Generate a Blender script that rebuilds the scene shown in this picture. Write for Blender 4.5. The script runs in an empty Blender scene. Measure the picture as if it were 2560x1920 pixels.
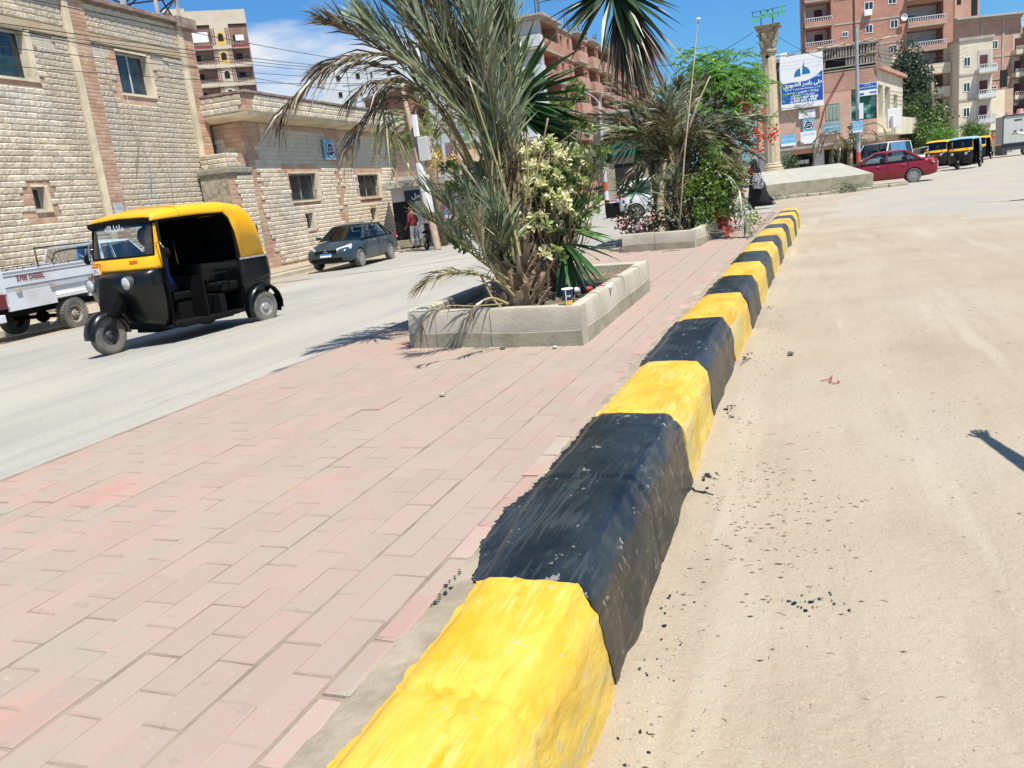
import bpy, bmesh, math, random
from mathutils import Vector, Matrix, noise as mnoise
random.seed(7)
R=math.radians
SC=bpy.context.scene
COL=SC.collection
# ---------------- camera ----------------
ZC=1.40
FPX=2050.0
cam=bpy.data.cameras.new('camera'); camo=bpy.data.objects.new('camera',cam); COL.objects.link(camo)
cam.sensor_width=36; cam.lens=FPX/2560*36; cam.clip_start=.05; cam.clip_end=3000
_roll=R(6.5); _pt=math.atan(478.0/FPX)
_U=Vector((-math.sin(_roll)*math.cos(_pt), math.cos(_roll)*math.cos(_pt), math.sin(_pt)))
_Y=Vector((2060-1280, -(398-960), -FPX)); _Y=_Y-_U*_Y.dot(_U); _Y.normalize()
_X=_Y.cross(_U)
CM=Matrix((_X,_Y,_U))
camo.matrix_world=Matrix.Translation((0,0,ZC))@CM.to_4x4()
SC.camera=camo
def vp(px,py,dep):
    """world point seen at photo pixel (px,py) at a given distance along the view axis"""
    return Vector((0,0,ZC))+(CM@Vector((px-1280,-(py-960),-FPX)))*(dep/FPX)
# ---------------- light ----------------
SUN_EL=65.0; SUN_DIR=Vector((.825*math.cos(R(SUN_EL)),-.565*math.cos(R(SUN_EL)),math.sin(R(SUN_EL))))
W=bpy.data.worlds.new('World'); SC.world=W; W.use_nodes=True
nt=W.node_tree; nt.nodes.clear()
wo=nt.nodes.new('ShaderNodeOutputWorld'); bg=nt.nodes.new('ShaderNodeBackground'); sky=nt.nodes.new('ShaderNodeTexSky')
sky.sky_type='NISHITA'; sky.sun_disc=False; sky.sun_elevation=R(SUN_EL); sky.sun_rotation=math.atan2(.825,-.565)
sky.air_density=1.0; sky.dust_density=.6; sky.ozone_density=2.5
tc=nt.nodes.new('ShaderNodeTexCoord'); mp=nt.nodes.new('ShaderNodeMapping'); mp.inputs['Scale'].default_value=(1.0,1.0,3.2); mp.inputs['Location'].default_value=(3.06,5.13,1.69)
n1=nt.nodes.new('ShaderNodeTexNoise'); n1.inputs['Scale'].default_value=2.3; n1.inputs['Detail'].default_value=9; n1.inputs['Roughness'].default_value=.55
rp=nt.nodes.new('ShaderNodeValToRGB'); rp.color_ramp.elements[0].position=.53; rp.color_ramp.elements[1].position=.65
mx=nt.nodes.new('ShaderNodeMix'); mx.data_type='RGBA'; 
gm=nt.nodes.new('ShaderNodeMix'); gm.data_type='RGBA'; gm.blend_type='MULTIPLY'; gm.inputs[0].default_value=1.0
gm.inputs[7].default_value=(.50,1.02,1.45,1)
mx.inputs[7].default_value=(8.6,8.8,9.2,1)
nt.links.new(tc.outputs['Generated'],mp.inputs[0]); nt.links.new(mp.outputs[0],n1.inputs['Vector']); nt.links.new(n1.outputs[0],rp.inputs[0])
nt.links.new(rp.outputs[0],mx.inputs[0]); nt.links.new(sky.outputs[0],gm.inputs[6]); nt.links.new(gm.outputs[2],mx.inputs[6])
nt.links.new(mx.outputs[2],bg.inputs[0]); bg.inputs[1].default_value=.060
nt.links.new(bg.outputs[0],wo.inputs[0])
sl=bpy.data.lights.new('sun','SUN'); sl.energy=4.4; sl.angle=R(.53); sl.color=(1,.95,.85)
so=bpy.data.objects.new('sun',sl); COL.objects.link(so); so.rotation_euler=(-SUN_DIR).to_track_quat('-Z','Y').to_euler(); so.location=(20,-20,40)
SC.view_settings.view_transform='Standard'; SC.view_settings.look='None'; SC.view_settings.gamma=1; SC.view_settings.use_curve_mapping=False
SC.view_settings.exposure=.74
SC.cycles.max_bounces=6; SC.cycles.transparent_max_bounces=8
# ---------------- materials ----------------
MATS={}
def lin(c): return tuple(c)+(1,) if len(c)==3 else c
def mat(name,col,rough=.85,col2=None,scale=4,bump=0,bscale=30,metal=0,rnd=0,spec=.4,coat=0,lo=.4,hi=.62,coord='Object',stretch=None,col3=None,s3=1.0,lo3=.5,hi3=.62,alpha=None,trans=0,bdist=.01):
    if name in MATS: return MATS[name]
    m=bpy.data.materials.new(name); m.use_nodes=True; t=m.node_tree; N=t.nodes; L=t.links
    b=N['Principled BSDF']; b.inputs['Roughness'].default_value=rough; b.inputs['Metallic'].default_value=metal
    b.inputs['Specular IOR Level'].default_value=spec; b.inputs['Coat Weight'].default_value=coat; b.inputs['Coat Roughness'].default_value=.08
    if trans: b.inputs['Transmission Weight'].default_value=trans
    b.inputs['Base Color'].default_value=lin(col)
    if col2 or bump or col3 or rnd:
        if coord=='World':
            g=N.new('ShaderNodeNewGeometry'); v=g.outputs['Position']
        else:
            g=N.new('ShaderNodeTexCoord'); v=g.outputs['Object']
        if stretch:
            mp=N.new('ShaderNodeMapping'); mp.inputs['Scale'].default_value=stretch; L.new(v,mp.inputs[0]); v=mp.outputs[0]
        cur=None
        if col2:
            n=N.new('ShaderNodeTexNoise'); n.inputs['Scale'].default_value=scale; n.inputs['Detail'].default_value=8; n.inputs['Roughness'].default_value=.6
            r=N.new('ShaderNodeMapRange'); r.inputs[1].default_value=lo; r.inputs[2].default_value=hi
            x=N.new('ShaderNodeMix'); x.data_type='RGBA'; x.inputs[6].default_value=lin(col); x.inputs[7].default_value=lin(col2)
            L.new(v,n.inputs['Vector']); L.new(n.outputs[0],r.inputs[0]); L.new(r.outputs[0],x.inputs[0]); cur=x.outputs[2]
        if col3:
            n=N.new('ShaderNodeTexNoise'); n.inputs['Scale'].default_value=s3; n.inputs['Detail'].default_value=6
            r=N.new('ShaderNodeMapRange'); r.inputs[1].default_value=lo3; r.inputs[2].default_value=hi3
            x=N.new('ShaderNodeMix'); x.data_type='RGBA'; x.inputs[6].default_value=lin(col); x.inputs[7].default_value=lin(col3)
            if cur: L.new(cur,x.inputs[6])
            L.new(v,n.inputs['Vector']); L.new(n.outputs[0],r.inputs[0]); L.new(r.outputs[0],x.inputs[0]); cur=x.outputs[2]
        if rnd:
            oi=N.new('ShaderNodeObjectInfo'); h=N.new('ShaderNodeHueSaturation')
            r=N.new('ShaderNodeMapRange'); r.inputs[3].default_value=1-rnd; r.inputs[4].default_value=1+rnd
            L.new(oi.outputs['Random'],r.inputs[0]); L.new(r.outputs[0],h.inputs['Value'])
            if cur: L.new(cur,h.inputs['Color'])
            else: h.inputs['Color'].default_value=lin(col)
            cur=h.outputs[0]
        if cur: L.new(cur,b.inputs['Base Color'])
        if bump:
            n=N.new('ShaderNodeTexNoise'); n.inputs['Scale'].default_value=bscale; n.inputs['Detail'].default_value=8; n.inputs['Roughness'].default_value=.65
            L.new(v,n.inputs['Vector']); bp=N.new('ShaderNodeBump'); bp.inputs['Strength'].default_value=bump; bp.inputs['Distance'].default_value=bdist
            L.new(n.outputs[0],bp.inputs['Height']); L.new(bp.outputs[0],b.inputs['Normal'])
    MATS[name]=m; return m
def glass(name,col=(.55,.65,.65),fac=.55,rough=.03):
    """thin see-through pane: part transparent, part glossy"""
    if name in MATS: return MATS[name]
    m=bpy.data.materials.new(name); m.use_nodes=True; t=m.node_tree; N=t.nodes; L=t.links
    N.remove(N['Principled BSDF']); o=N['Material Output']
    tr=N.new('ShaderNodeBsdfTransparent'); tr.inputs[0].default_value=lin(col)
    gl=N.new('ShaderNodeBsdfGlossy'); gl.inputs['Roughness'].default_value=rough
    fr=N.new('ShaderNodeFresnel'); fr.inputs[0].default_value=1.5
    mr=N.new('ShaderNodeMapRange'); mr.inputs[3].default_value=.05; mr.inputs[4].default_value=1.0
    mi=N.new('ShaderNodeMixShader'); L.new(fr.outputs[0],mr.inputs[0]); L.new(mr.outputs[0],mi.inputs[0]); L.new(tr.outputs[0],mi.inputs[1]); L.new(gl.outputs[0],mi.inputs[2]); L.new(mi.outputs[0],o.inputs[0])
    MATS[name]=m; return m
# ---------------- mesh builder ----------------
class MB:
    def __init__(s): s.v=[]; s.f=[]; s.m=[]; s.mi=0
    def add(s,vs,fs):
        o=len(s.v); s.v+= [tuple(v) for v in vs]; s.f+=[tuple(i+o for i in f) for f in fs]; s.m+=[s.mi]*len(fs); return s
    def box(s,x0,x1,y0,y1,z0,z1,M=None):
        vs=[(x0,y0,z0),(x1,y0,z0),(x1,y1,z0),(x0,y1,z0),(x0,y0,z1),(x1,y0,z1),(x1,y1,z1),(x0,y1,z1)]
        if M is not None: vs=[M@Vector(v) for v in vs]
        return s.add(vs,[(0,3,2,1),(4,5,6,7),(0,1,5,4),(1,2,6,5),(2,3,7,6),(3,0,4,7)])
    def tube(s,pts,rs,n=8,caps=True):
        pts=[Vector(p) for p in pts]
        if not isinstance(rs,(list,tuple)): rs=[rs]*len(pts)
        rings=[]; up=None
        for i,p in enumerate(pts):
            t=(pts[min(i+1,len(pts)-1)]-pts[max(i-1,0)])
            if t.length<1e-9: t=Vector((0,0,1))
            t.normalize()
            if up is None: up=Vector((0,0,1)) if abs(t.z)<.9 else Vector((1,0,0))
            a=t.cross(up).normalized(); b=a.cross(t).normalized(); up=b
            rings.append([p+(a*math.cos(2*math.pi*k/n)+b*math.sin(2*math.pi*k/n))*rs[i] for k in range(n)])
        return s.loft(rings,caps)
    def loft(s,rings,caps=True,closed=True):
        n=len(rings[0]); vs=[v for r in rings for v in r]; fs=[]
        for i in range(len(rings)-1):
            for k in range(n if closed else n-1):
                k2=(k+1)%n; fs.append((i*n+k,i*n+k2,(i+1)*n+k2,(i+1)*n+k))
        if caps and closed: fs.append(tuple(reversed(range(n)))); fs.append(tuple((len(rings)-1)*n+k for k in range(n)))
        return s.add(vs,fs)
    def lathe(s,prof,n=16,c=(0,0,0),axis='z',caps=True):
        rings=[]
        for r,h in prof:
            ring=[]
            for k in range(n):
                a=2*math.pi*k/n
                if axis=='z': p=(c[0]+r*math.cos(a),c[1]+r*math.sin(a),c[2]+h)
                elif axis=='y': p=(c[0]+r*math.sin(a),c[1]+h,c[2]+r*math.cos(a))
                else: p=(c[0]+h,c[1]+r*math.cos(a),c[2]+r*math.sin(a))
                ring.append(p)
            rings.append(ring)
        return s.loft(rings,caps)
    def prism(s,poly,a0,a1,axis='y'):
        """extrude a 2-D polygon; axis y: poly is (x,z); axis x: (y,z); axis z: (x,y)"""
        n=len(poly)
        def P(p,h): return (p[0],h,p[1]) if axis=='y' else ((h,p[0],p[1]) if axis=='x' else (p[0],p[1],h))
        vs=[P(p,a0) for p in poly]+[P(p,a1) for p in poly]
        fs=[tuple(range(n)),tuple(reversed(range(n,2*n)))]+[(k,k+n,(k+1)%n+n,(k+1)%n) for k in range(n)]
        return s.add(vs,fs)
    def quad(s,a,b,c,d): return s.add([a,b,c,d],[(0,1,2,3)])
    def mesh(s,name,mats,smooth=False,fixn=False):
        me=bpy.data.meshes.new(name); me.from_pydata(s.v,[],s.f)
        if not isinstance(mats,(list,tuple)): mats=[mats]
        for m in mats: me.materials.append(m)
        if len(mats)>1: me.polygons.foreach_set('material_index',s.m)
        if fixn:
            b=bmesh.new(); b.from_mesh(me); bmesh.ops.recalc_face_normals(b,faces=b.faces); b.to_mesh(me); b.free()
        if smooth: me.polygons.foreach_set('use_smooth',[True]*len(me.polygons))
        me.update(); return me
    def build(s,name,mats,parent=None,smooth=False,fixn=True,auto=None,bevel=0):
        me=s.mesh(name,mats,smooth,fixn); o=link(name,me,parent)
        if bevel:
            md=o.modifiers.new('b','BEVEL'); md.width=bevel; md.segments=2; md.limit_method='ANGLE'; md.angle_limit=R(35)
        if auto and smooth:
            for e in me.edges: pass
            try:
                me.set_sharp_from_angle(angle=R(auto))
            except Exception: pass
        return o
def link(name,data,parent=None,loc=None,rot=None,scale=None):
    o=bpy.data.objects.new(name,data); COL.objects.link(o)
    if parent is not None: o.parent=parent
    if loc is not None: o.location=loc
    if rot is not None: o.rotation_euler=rot
    if scale is not None: o.scale=scale
    return o
def tag(o,label=None,cat=None,group=None,kind=None):
    if label: o['label']=label
    if cat: o['category']=cat
    if group: o['group']=group
    if kind: o['kind']=kind
    return o
def thing(name,label,cat,loc=(0,0,0),rz=0,group=None):
    return tag(link(name,None,None,loc,(0,0,rz)),label,cat,group)
def dup(root,loc,rz,label,group=None,scale=None):
    kids={}
    for o in ALLKIDS(root): kids.setdefault(o.parent.name,[]).append(o)
    r=root.copy(); COL.objects.link(r); r.location=loc; r.rotation_euler=(r.rotation_euler[0],r.rotation_euler[1],rz); r['label']=label
    if scale: r.scale=scale
    if group: r['group']=group
    def rec(a,b):
        for ch in kids.get(a.name,[]):
            c=ch.copy(); COL.objects.link(c); c.parent=b; rec(ch,c)
    rec(root,r); return r
def ALLKIDS(root):
    out=[]; st=[root]
    m={}
    for o in bpy.data.objects:
        if o.parent: m.setdefault(o.parent.name,[]).append(o)
    while st:
        x=st.pop()
        for c in m.get(x.name,[]): out.append(c); st.append(c)
    return out
def baked(o):
    """apply an object's modifiers into its own mesh"""
    dg=bpy.context.evaluated_depsgraph_get(); dg.update(); ev=o.evaluated_get(dg)
    me=bpy.data.meshes.new_from_object(ev); o.modifiers.clear(); o.data=me; return o
# --- Arabic shaping (presentation forms, visual order) ---
AR={'ا':(0xFE8D,2),'أ':(0xFE83,2),'إ':(0xFE87,2),'ب':(0xFE8F,4),'ة':(0xFE93,2),'ت':(0xFE95,4),'ث':(0xFE99,4),'ج':(0xFE9D,4),'ح':(0xFEA1,4),'خ':(0xFEA5,4),'د':(0xFEA9,2),'ذ':(0xFEAB,2),'ر':(0xFEAD,2),'ز':(0xFEAF,2),'س':(0xFEB1,4),'ش':(0xFEB5,4),'ص':(0xFEB9,4),'ض':(0xFEBD,4),'ط':(0xFEC1,4),'ع':(0xFEC9,4),'غ':(0xFECD,4),'ف':(0xFED1,4),'ق':(0xFED5,4),'ك':(0xFED9,4),'ل':(0xFEDD,4),'م':(0xFEE1,4),'ن':(0xFEE5,4),'ه':(0xFEE9,4),'و':(0xFEED,2),'ى':(0xFEEF,2),'ي':(0xFEF1,4),'\u0001':(0xFEFB,2),'\u0002':(0xFEF7,2)}
def shape(s):
    if not any(c in AR for c in s): return s
    s=s.replace('لا','\u0001').replace('لأ','\u0002'); o=[]
    for i,c in enumerate(s):
        if c not in AR: o.append(c); continue
        b,n=AR[c]; pj=i>0 and s[i-1] in AR and AR[s[i-1]][1]==4
        nj=n==4 and i+1<len(s) and s[i+1] in AR
        o.append(chr(b+((3 if pj else 2) if nj else (1 if pj else 0))))
    return ''.join(o)[::-1]
def text(name,body,size,m,parent,loc,rot=(R(90),0,0),bold=.02,ext=.0,width=None,hs=1.0):
    c=bpy.data.curves.new('txt','FONT'); c.body=shape(body); c.size=size; c.extrude=ext; c.offset=bold*size; c.align_x='CENTER'; c.align_y='CENTER'; c.resolution_u=3
    t=bpy.data.objects.new('txt',c); COL.objects.link(t)
    dg=bpy.context.evaluated_depsgraph_get(); dg.update()
    me=bpy.data.meshes.new_from_object(t.evaluated_get(dg)); bpy.data.objects.remove(t); me.materials.clear(); me.materials.append(m)
    o=link(name,me,parent,loc,rot)
    if width:
        xs=[v.co.x for v in me.vertices]
        if xs:
            k=width/(max(xs)-min(xs)); o.scale=(k,k*hs,1)
    return o
def fbm(x,y,z=0,s=1.0): return mnoise.fractal(Vector((x*s,y*s,z*s)),1.0,2.0,4)
# ---------------- terrain height ----------------
def lerp(x,xs,ys):
    if x<=xs[0]: return ys[0]
    for i in range(len(xs)-1):
        if x<=xs[i+1]:
            t=(x-xs[i])/(xs[i+1]-xs[i]); return ys[i]+(ys[i+1]-ys[i])*t
    return ys[-1]
def gz(x,y):
    far=lerp(y,[12,25],[0,1])
    zl=lerp(x,[-18.5,-14,-8.3,-3.9],[-.5,-.26,-.02,.2])
    zl2=lerp(x,[-16,-12,-8.3,-3.9],[-.55,-.45,-.25,-.1])
    L=zl*(1-far)+zl2*far
    Rr=lerp(y,[10,32],[0,-.15])
    t=lerp(x,[-3.9,-1.0],[0,1])
    z=L*(1-t)+Rr*t
    f2=lerp(y,[45,80],[0,1])
    return z*(1-f2)-.2*f2
# ================= GROUND =================
m_sand=mat('sandy_dirt',(.34,.282,.208),.95,col2=(.285,.23,.163),scale=.9,col3=(.36,.31,.24),s3=.35,lo3=.45,hi3=.65,bump=.9,bscale=22,coord='World',lo=.45,hi=.75,bdist=.012)
def speck(m,scale,thr,col,fac=.6,stretch=None,soft=.05):
    """fine flecks of a second colour"""
    t=m.node_tree; N=t.nodes; L=t.links; b=N['Principled BSDF']; src=b.inputs['Base Color'].links[0].from_socket
    g=N.new('ShaderNodeNewGeometry'); v=N.new('ShaderNodeTexNoise'); v.inputs['Scale'].default_value=scale; v.inputs['Detail'].default_value=3; v.inputs['Roughness'].default_value=.7
    r=N.new('ShaderNodeMapRange'); r.inputs[1].default_value=thr; r.inputs[2].default_value=thr+.05; r.inputs[4].default_value=fac
    x=N.new('ShaderNodeMix'); x.data_type='RGBA'; x.inputs[7].default_value=lin(col)
    vec=g.outputs['Position']; r.inputs[2].default_value=thr+soft
    if stretch:
        mp=N.new('ShaderNodeMapping'); mp.inputs['Scale'].default_value=stretch; mp.inputs['Rotation'].default_value=(0,0,.06); L.new(vec,mp.inputs[0]); vec=mp.outputs[0]
    L.new(vec,v.inputs['Vector']); L.new(v.outputs[0],r.inputs[0]); L.new(r.outputs[0],x.inputs[0]); L.new(src,x.inputs[6]); L.new(x.outputs[2],b.inputs['Base Color'])
speck(m_sand,60,.63,(.17,.125,.075),.55); speck(m_sand,14,.66,(.24,.18,.11),.4); speck(m_sand,5,.52,(.27,.22,.16),.4,(1,.13,1),.16); speck(m_sand,2.4,.56,(.40,.35,.27),.6,(1,.08,1),.1); speck(m_sand,130,.58,(.46,.41,.33),.5); speck(m_sand,160,.60,(.20,.155,.10),.6)
m_asph=mat('dusty_asphalt',(.335,.312,.262),.9,col2=(.27,.262,.24),scale=1.3,col3=(.37,.345,.295),s3=.25,lo3=.45,hi3=.6,bump=.5,bscale=90,coord='World',stretch=(1,.35,1),bdist=.006)
speck(m_asph,45,.56,(.22,.21,.195),.6); speck(m_asph,4,.68,(.2,.18,.15),.5,(1,.3,1)); speck(m_asph,1.3,.62,(.215,.205,.185),.55,(1,.35,1),.08); speck(m_asph,2.2,.5,(.27,.262,.24),.6,(1,.07,1),.15); speck(m_asph,1.1,.58,(.39,.355,.29),.7,(1,.12,1),.1)
m_asph2=mat('grey_road_asphalt',(.315,.295,.255),.9,col2=(.36,.315,.25),scale=.5,bump=.4,bscale=60,coord='World',stretch=(1,.6,1),lo=.42,hi=.6)
def grid(name,xs,ys,zf,m,kind='structure',keep=None):
    vs=[(x,y,zf(x,y)) for y in ys for x in xs]; nx=len(xs); fs=[]
    for j in range(len(ys)-1):
        for i in range(nx-1):
            if keep and not keep((xs[i]+xs[i+1])/2,(ys[j]+ys[j+1])/2): continue
            fs.append((j*nx+i,j*nx+i+1,(j+1)*nx+i+1,(j+1)*nx+i))
    b=MB(); b.v=vs; b.f=fs; b.m=[0]*len(fs)
    return tag(b.build(name,m,smooth=True,fixn=False),kind=kind)
def frange(a,b,s):
    n=int(round((b-a)/s)); return [a+(b-a)*i/n for i in range(n+1)]
gx=[-600,-300,-150,-90,-60,-40,-30]+frange(-24,-4,1)+[-3.9,-3,-2,-1.2]+frange(-1.0,2.6,.06)+frange(2.8,6,.35)+frange(7,30,2)+[40,60,100,200,400]
gy=[-200,-80,-30,-10,-4,-1,0,.6]+frange(1.0,8.0,.06)+frange(8.3,20,.4)+frange(21,60,2)+[70,80,100,140,200,300,500,900]
def gsurf(x,y):
    z=gz(x,y)
    if x>-.9 and x<6 and y<20:
        a=min(1,(x+.9)/.5)
        z+=a*(.010*fbm(x,y*.6,0,1.6)+.004*fbm(x,y,3,7))
        z-=a*.012*math.exp(-((x-.35-.02*y)/.16)**2)+a*.010*math.exp(-((x-1.7+.01*y)/.2)**2)
        z+=.035*math.exp(-((x+.55)/.07)**2)*max(0,.5+fbm(x,y,5,2.5))
    return z
grid('ground',gx,gy,gsurf,m_sand)
# asphalt of the street on the left of the median
def redge(y): return -3.86+.06*fbm(0,y,1,.8)
def road_left():
    ys=frange(-12,30,.5)+frange(31,120,3); b=MB(); prev=None; n=14
    for y in ys:
        xl=-12.9-.06*y*.6+.35*fbm(3,y,2,.35); xr=redge(y) if y<19.8 else lerp(y,[19.8,24],[-3.9,-2.6])
        if y>45: xl,xr=xl,lerp(y,[45,120],[-4,-9])
        row=[(xl+(xr-xl)*i/n,y,gz(xl+(xr-xl)*i/n,y)+.006) for i in range(n+1)]
        b.v+=row
    for j in range(len(ys)-1):
        for i in range(n): b.f.append((j*(n+1)+i,j*(n+1)+i+1,(j+1)*(n+1)+i+1,(j+1)*(n+1)+i)); b.m.append(0)
    return tag(b.build('street',m_asph,smooth=True,fixn=False),kind='structure')
road_left()
def road_right():
    ys=frange(13,60,.8)+frange(63,160,4); b=MB(); n=10
    for y in ys:
        xl=lerp(y,[13,17,24,32,60,160],[4.2,3.0,-1.0,-.2,5.5,13])+1.1*fbm(8,y,0,.6); xr=lerp(y,[13,160],[9,34])
        b.v+=[(xl+(xr-xl)*i/n,y,gz(xl+(xr-xl)*i/n,y)+.007+ (-.02 if i==0 else 0)) for i in range(n+1)]
    for j in range(len(ys)-1):
        for i in range(n): b.f.append((j*(n+1)+i,j*(n+1)+i+1,(j+1)*(n+1)+i+1,(j+1)*(n+1)+i)); b.m.append(0)
    return tag(b.build('main_road',m_asph2,smooth=True,fixn=False),kind='structure')
road_right()
# crossing street surface beyond the end of the median
b=MB(); ys=frange(20.2,33,.8)
for y in ys: b.v+=[(-16+i*1.6,y,gz(-16+i*1.6,y)+.011) for i in range(10)]
for j in range(len(ys)-1):
    for i in range(9): b.f.append((j*10+i,j*10+i+1,(j+1)*10+i+1,(j+1)*10+i)); b.m.append(0)
tag(b.build('crossing_road',m_asph,smooth=True,fixn=False),kind='structure')
# ================= MEDIAN PAVEMENT =================
PZ=.30
m_joint=mat('joint_sand',(.285,.225,.175),.95,col2=(.20,.155,.12),scale=5,bump=.5,bscale=60,coord='World')
m_paver=mat('pink_paver',(.345,.248,.208),.9,col2=(.32,.255,.21),scale=1.3,col3=(.39,.235,.19),s3=1.4,lo3=.58,hi3=.72,rnd=.035,bump=.35,bscale=120,coord='World',bdist=.004)
speck(m_paver,35,.66,(.42,.36,.29),.5); speck(m_paver,3.2,.52,(.30,.265,.205),.65,None,.12); speck(m_paver,11,.66,(.24,.20,.16),.45,None,.04); speck(m_paver,90,.62,(.27,.21,.17),.45)
m_redpaver=mat('red_edge_brick',(.36,.235,.20),.9,col2=(.33,.28,.225),scale=3,rnd=.12,bump=.5,bscale=60,coord='World',bdist=.005)
m_mortar=mat('mortar_strip',(.35,.295,.225),.95,col2=(.25,.21,.155),scale=6,bump=.9,bscale=35,coord='World')
YE=19.7
def kx(y): return lerp(y,[1.9,3.6,4.7,6.1,7.3,10.8,14.4,16.5,19.2,21],[-.655,-.68,-.705,-.715,-.69,-.69,-.66,-.615,-.60,-.60])
slab=grid('median_pavement',frange(-3.84,-.9,.098),frange(-1.2,YE,.3),lambda x,y:PZ-.0042+.0010*fbm(x,y,0,3),m_joint)
b=MB(); b.box(-3.84,-.9,-1.2,YE,-.3,PZ-.06); sb=b.build('slab_core',m_mortar,slab); sb['kind']='stuff'
PW,PL=.1206,.266
P1=[(-3.05,5.62),(-1.60,5.45),(-1.66,8.22),(-3.10,8.35)]   # planter rings
P2=[(-2.92,12.52),(-1.80,12.40),(-1.62,15.3),(-2.95,15.5)]
def inpoly(x,y,P):
    c=False; j=len(P)-1
    for i in range(len(P)):
        if (P[i][1]>y)!=(P[j][1]>y) and x<(P[j][0]-P[i][0])*(y-P[i][1])/(P[j][1]-P[i][1])+P[i][0]: c=not c
        j=i
    return c
pav=[]
NC=int((3.84-1.14)/PW)
for c in range(NC+1):
    x=-1.145-PW*(c+.5)+.004*math.sin(c*2.1)
    if x-PW/2<-3.86: continue
    off=(.0 if c%2 else .5)*PL+random.uniform(-.02,.02)+.36
    y=-1.0+off
    while y<YE-.2:
        if not (inpoly(x,y,P1) or inpoly(x,y,P2)): pav.append((x,y))
        y+=PL
def paver_mesh(i,w=PW-.0055,l=PL-.0055,h=.03):
    rnd=random.Random(i); b=MB(); e=.004+.003*rnd.random()
    def ring(z,ins): 
        return [(-w/2+ins+rnd.uniform(-.001,.001),-l/2+ins,z),(w/2-ins,-l/2+ins+rnd.uniform(-.0015,.0015),z),(w/2-ins,l/2-ins,z),(-w/2+ins,l/2-ins,z)]
    b.loft([ring(-h,0),ring(-e,0),ring(0,e)]); return b.mesh('paver',m_paver,fixn=True)
pms=[paver_mesh(i) for i in range(6)]
def inview(x,y,z=PZ):
    c=CM.transposed()@Vector((x,y,z-ZC))
    if c.z>-.2: return False
    px=1280+FPX*c.x/-c.z; py=960-FPX*c.y/-c.z
    return -60<px<2620 and -60<py<2000
pav.sort(key=lambda p:(0 if inview(*p) else 1, p[0]**2+p[1]**2))
tops={}
def place_paver(o,x,y,r):
    k=r.random(); dz=r.gauss(0,.0006)+(.004 if k>.96 else 0)
    o.location=(x+r.uniform(-.002,.002),y+r.uniform(-.003,.003),PZ+dz-.001*0); o.rotation_euler=(r.gauss(0,.004),r.gauss(0,.005),r.gauss(0,.007))
rr=random.Random(3)
for (x,y) in pav[:300]:
    o=link('paver',pms[rr.randrange(6)],slab); place_paver(o,x,y,rr)
b=MB()
for (x,y) in pav[300:]:
    me=pms[rr.randrange(6)]; M=Matrix.Translation((x,y,PZ+rr.gauss(0,.0012)))@Matrix.Rotation(rr.gauss(0,.003),4,'X')@Matrix.Rotation(rr.gauss(0,.004),4,'Y')
    b.add([M@v.co for v in me.vertices],[tuple(p.vertices) for p in me.polygons])
o=b.build('far_pavers',m_paver,slab,fixn=False); o['kind']='stuff'
# edge course of narrower red bricks along the kerb and the mortar strip beside it
y=.55; r5=random.Random(5); n=0
em=[]
for i in range(4):
    q=MB(); w,l=.074,.232; jit=lambda:r5.uniform(-.004,.004)
    q.loft([[(-w/2,-l/2,-.03),(w/2,-l/2,-.03),(w/2,l/2,-.03),(-w/2,l/2,-.03)],[(-w/2,-l/2+jit(),-.006),(w/2+jit(),-l/2,-.006),(w/2,l/2+jit(),-.006),(-w/2,l/2,-.006)],[(-w/2+.008,-l/2+.008,0),(w/2-.008,-l/2+.012,0),(w/2-.008,l/2-.008,0),(-w/2+.008,l/2-.008,0)]]); em.append(q.mesh('edge_brick',m_redpaver,fixn=True))
while y<13:
    o=link('edge_brick',em[n%4],slab,(kx(y)-.440+r5.uniform(-.004,.004),y,PZ+.004+r5.uniform(-.003,.004)),(r5.gauss(0,.012),r5.gauss(0,.015),r5.gauss(0,.02))); y+=.245; n+=1
b=MB(); ys=frange(0.2,YE,.05)
for y in ys:
    xl=kx(y)-.413+.008*fbm(1,y,0,9); xr=kx(y)-.27
    b.v+=[(xl+(xr-xl)*i/4,y,PZ+.001+.010*i/4+.006*fbm(xl+i*.04,y,2,12)) for i in range(5)]
for j in range(len(ys)-1):
    for i in range(4): b.f.append((j*5+i,j*5+i+1,(j+1)*5+i+1,(j+1)*5+i)); b.m.append(0)
b.build('mortar_strip',m_mortar,slab,smooth=True,fixn=False)
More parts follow.
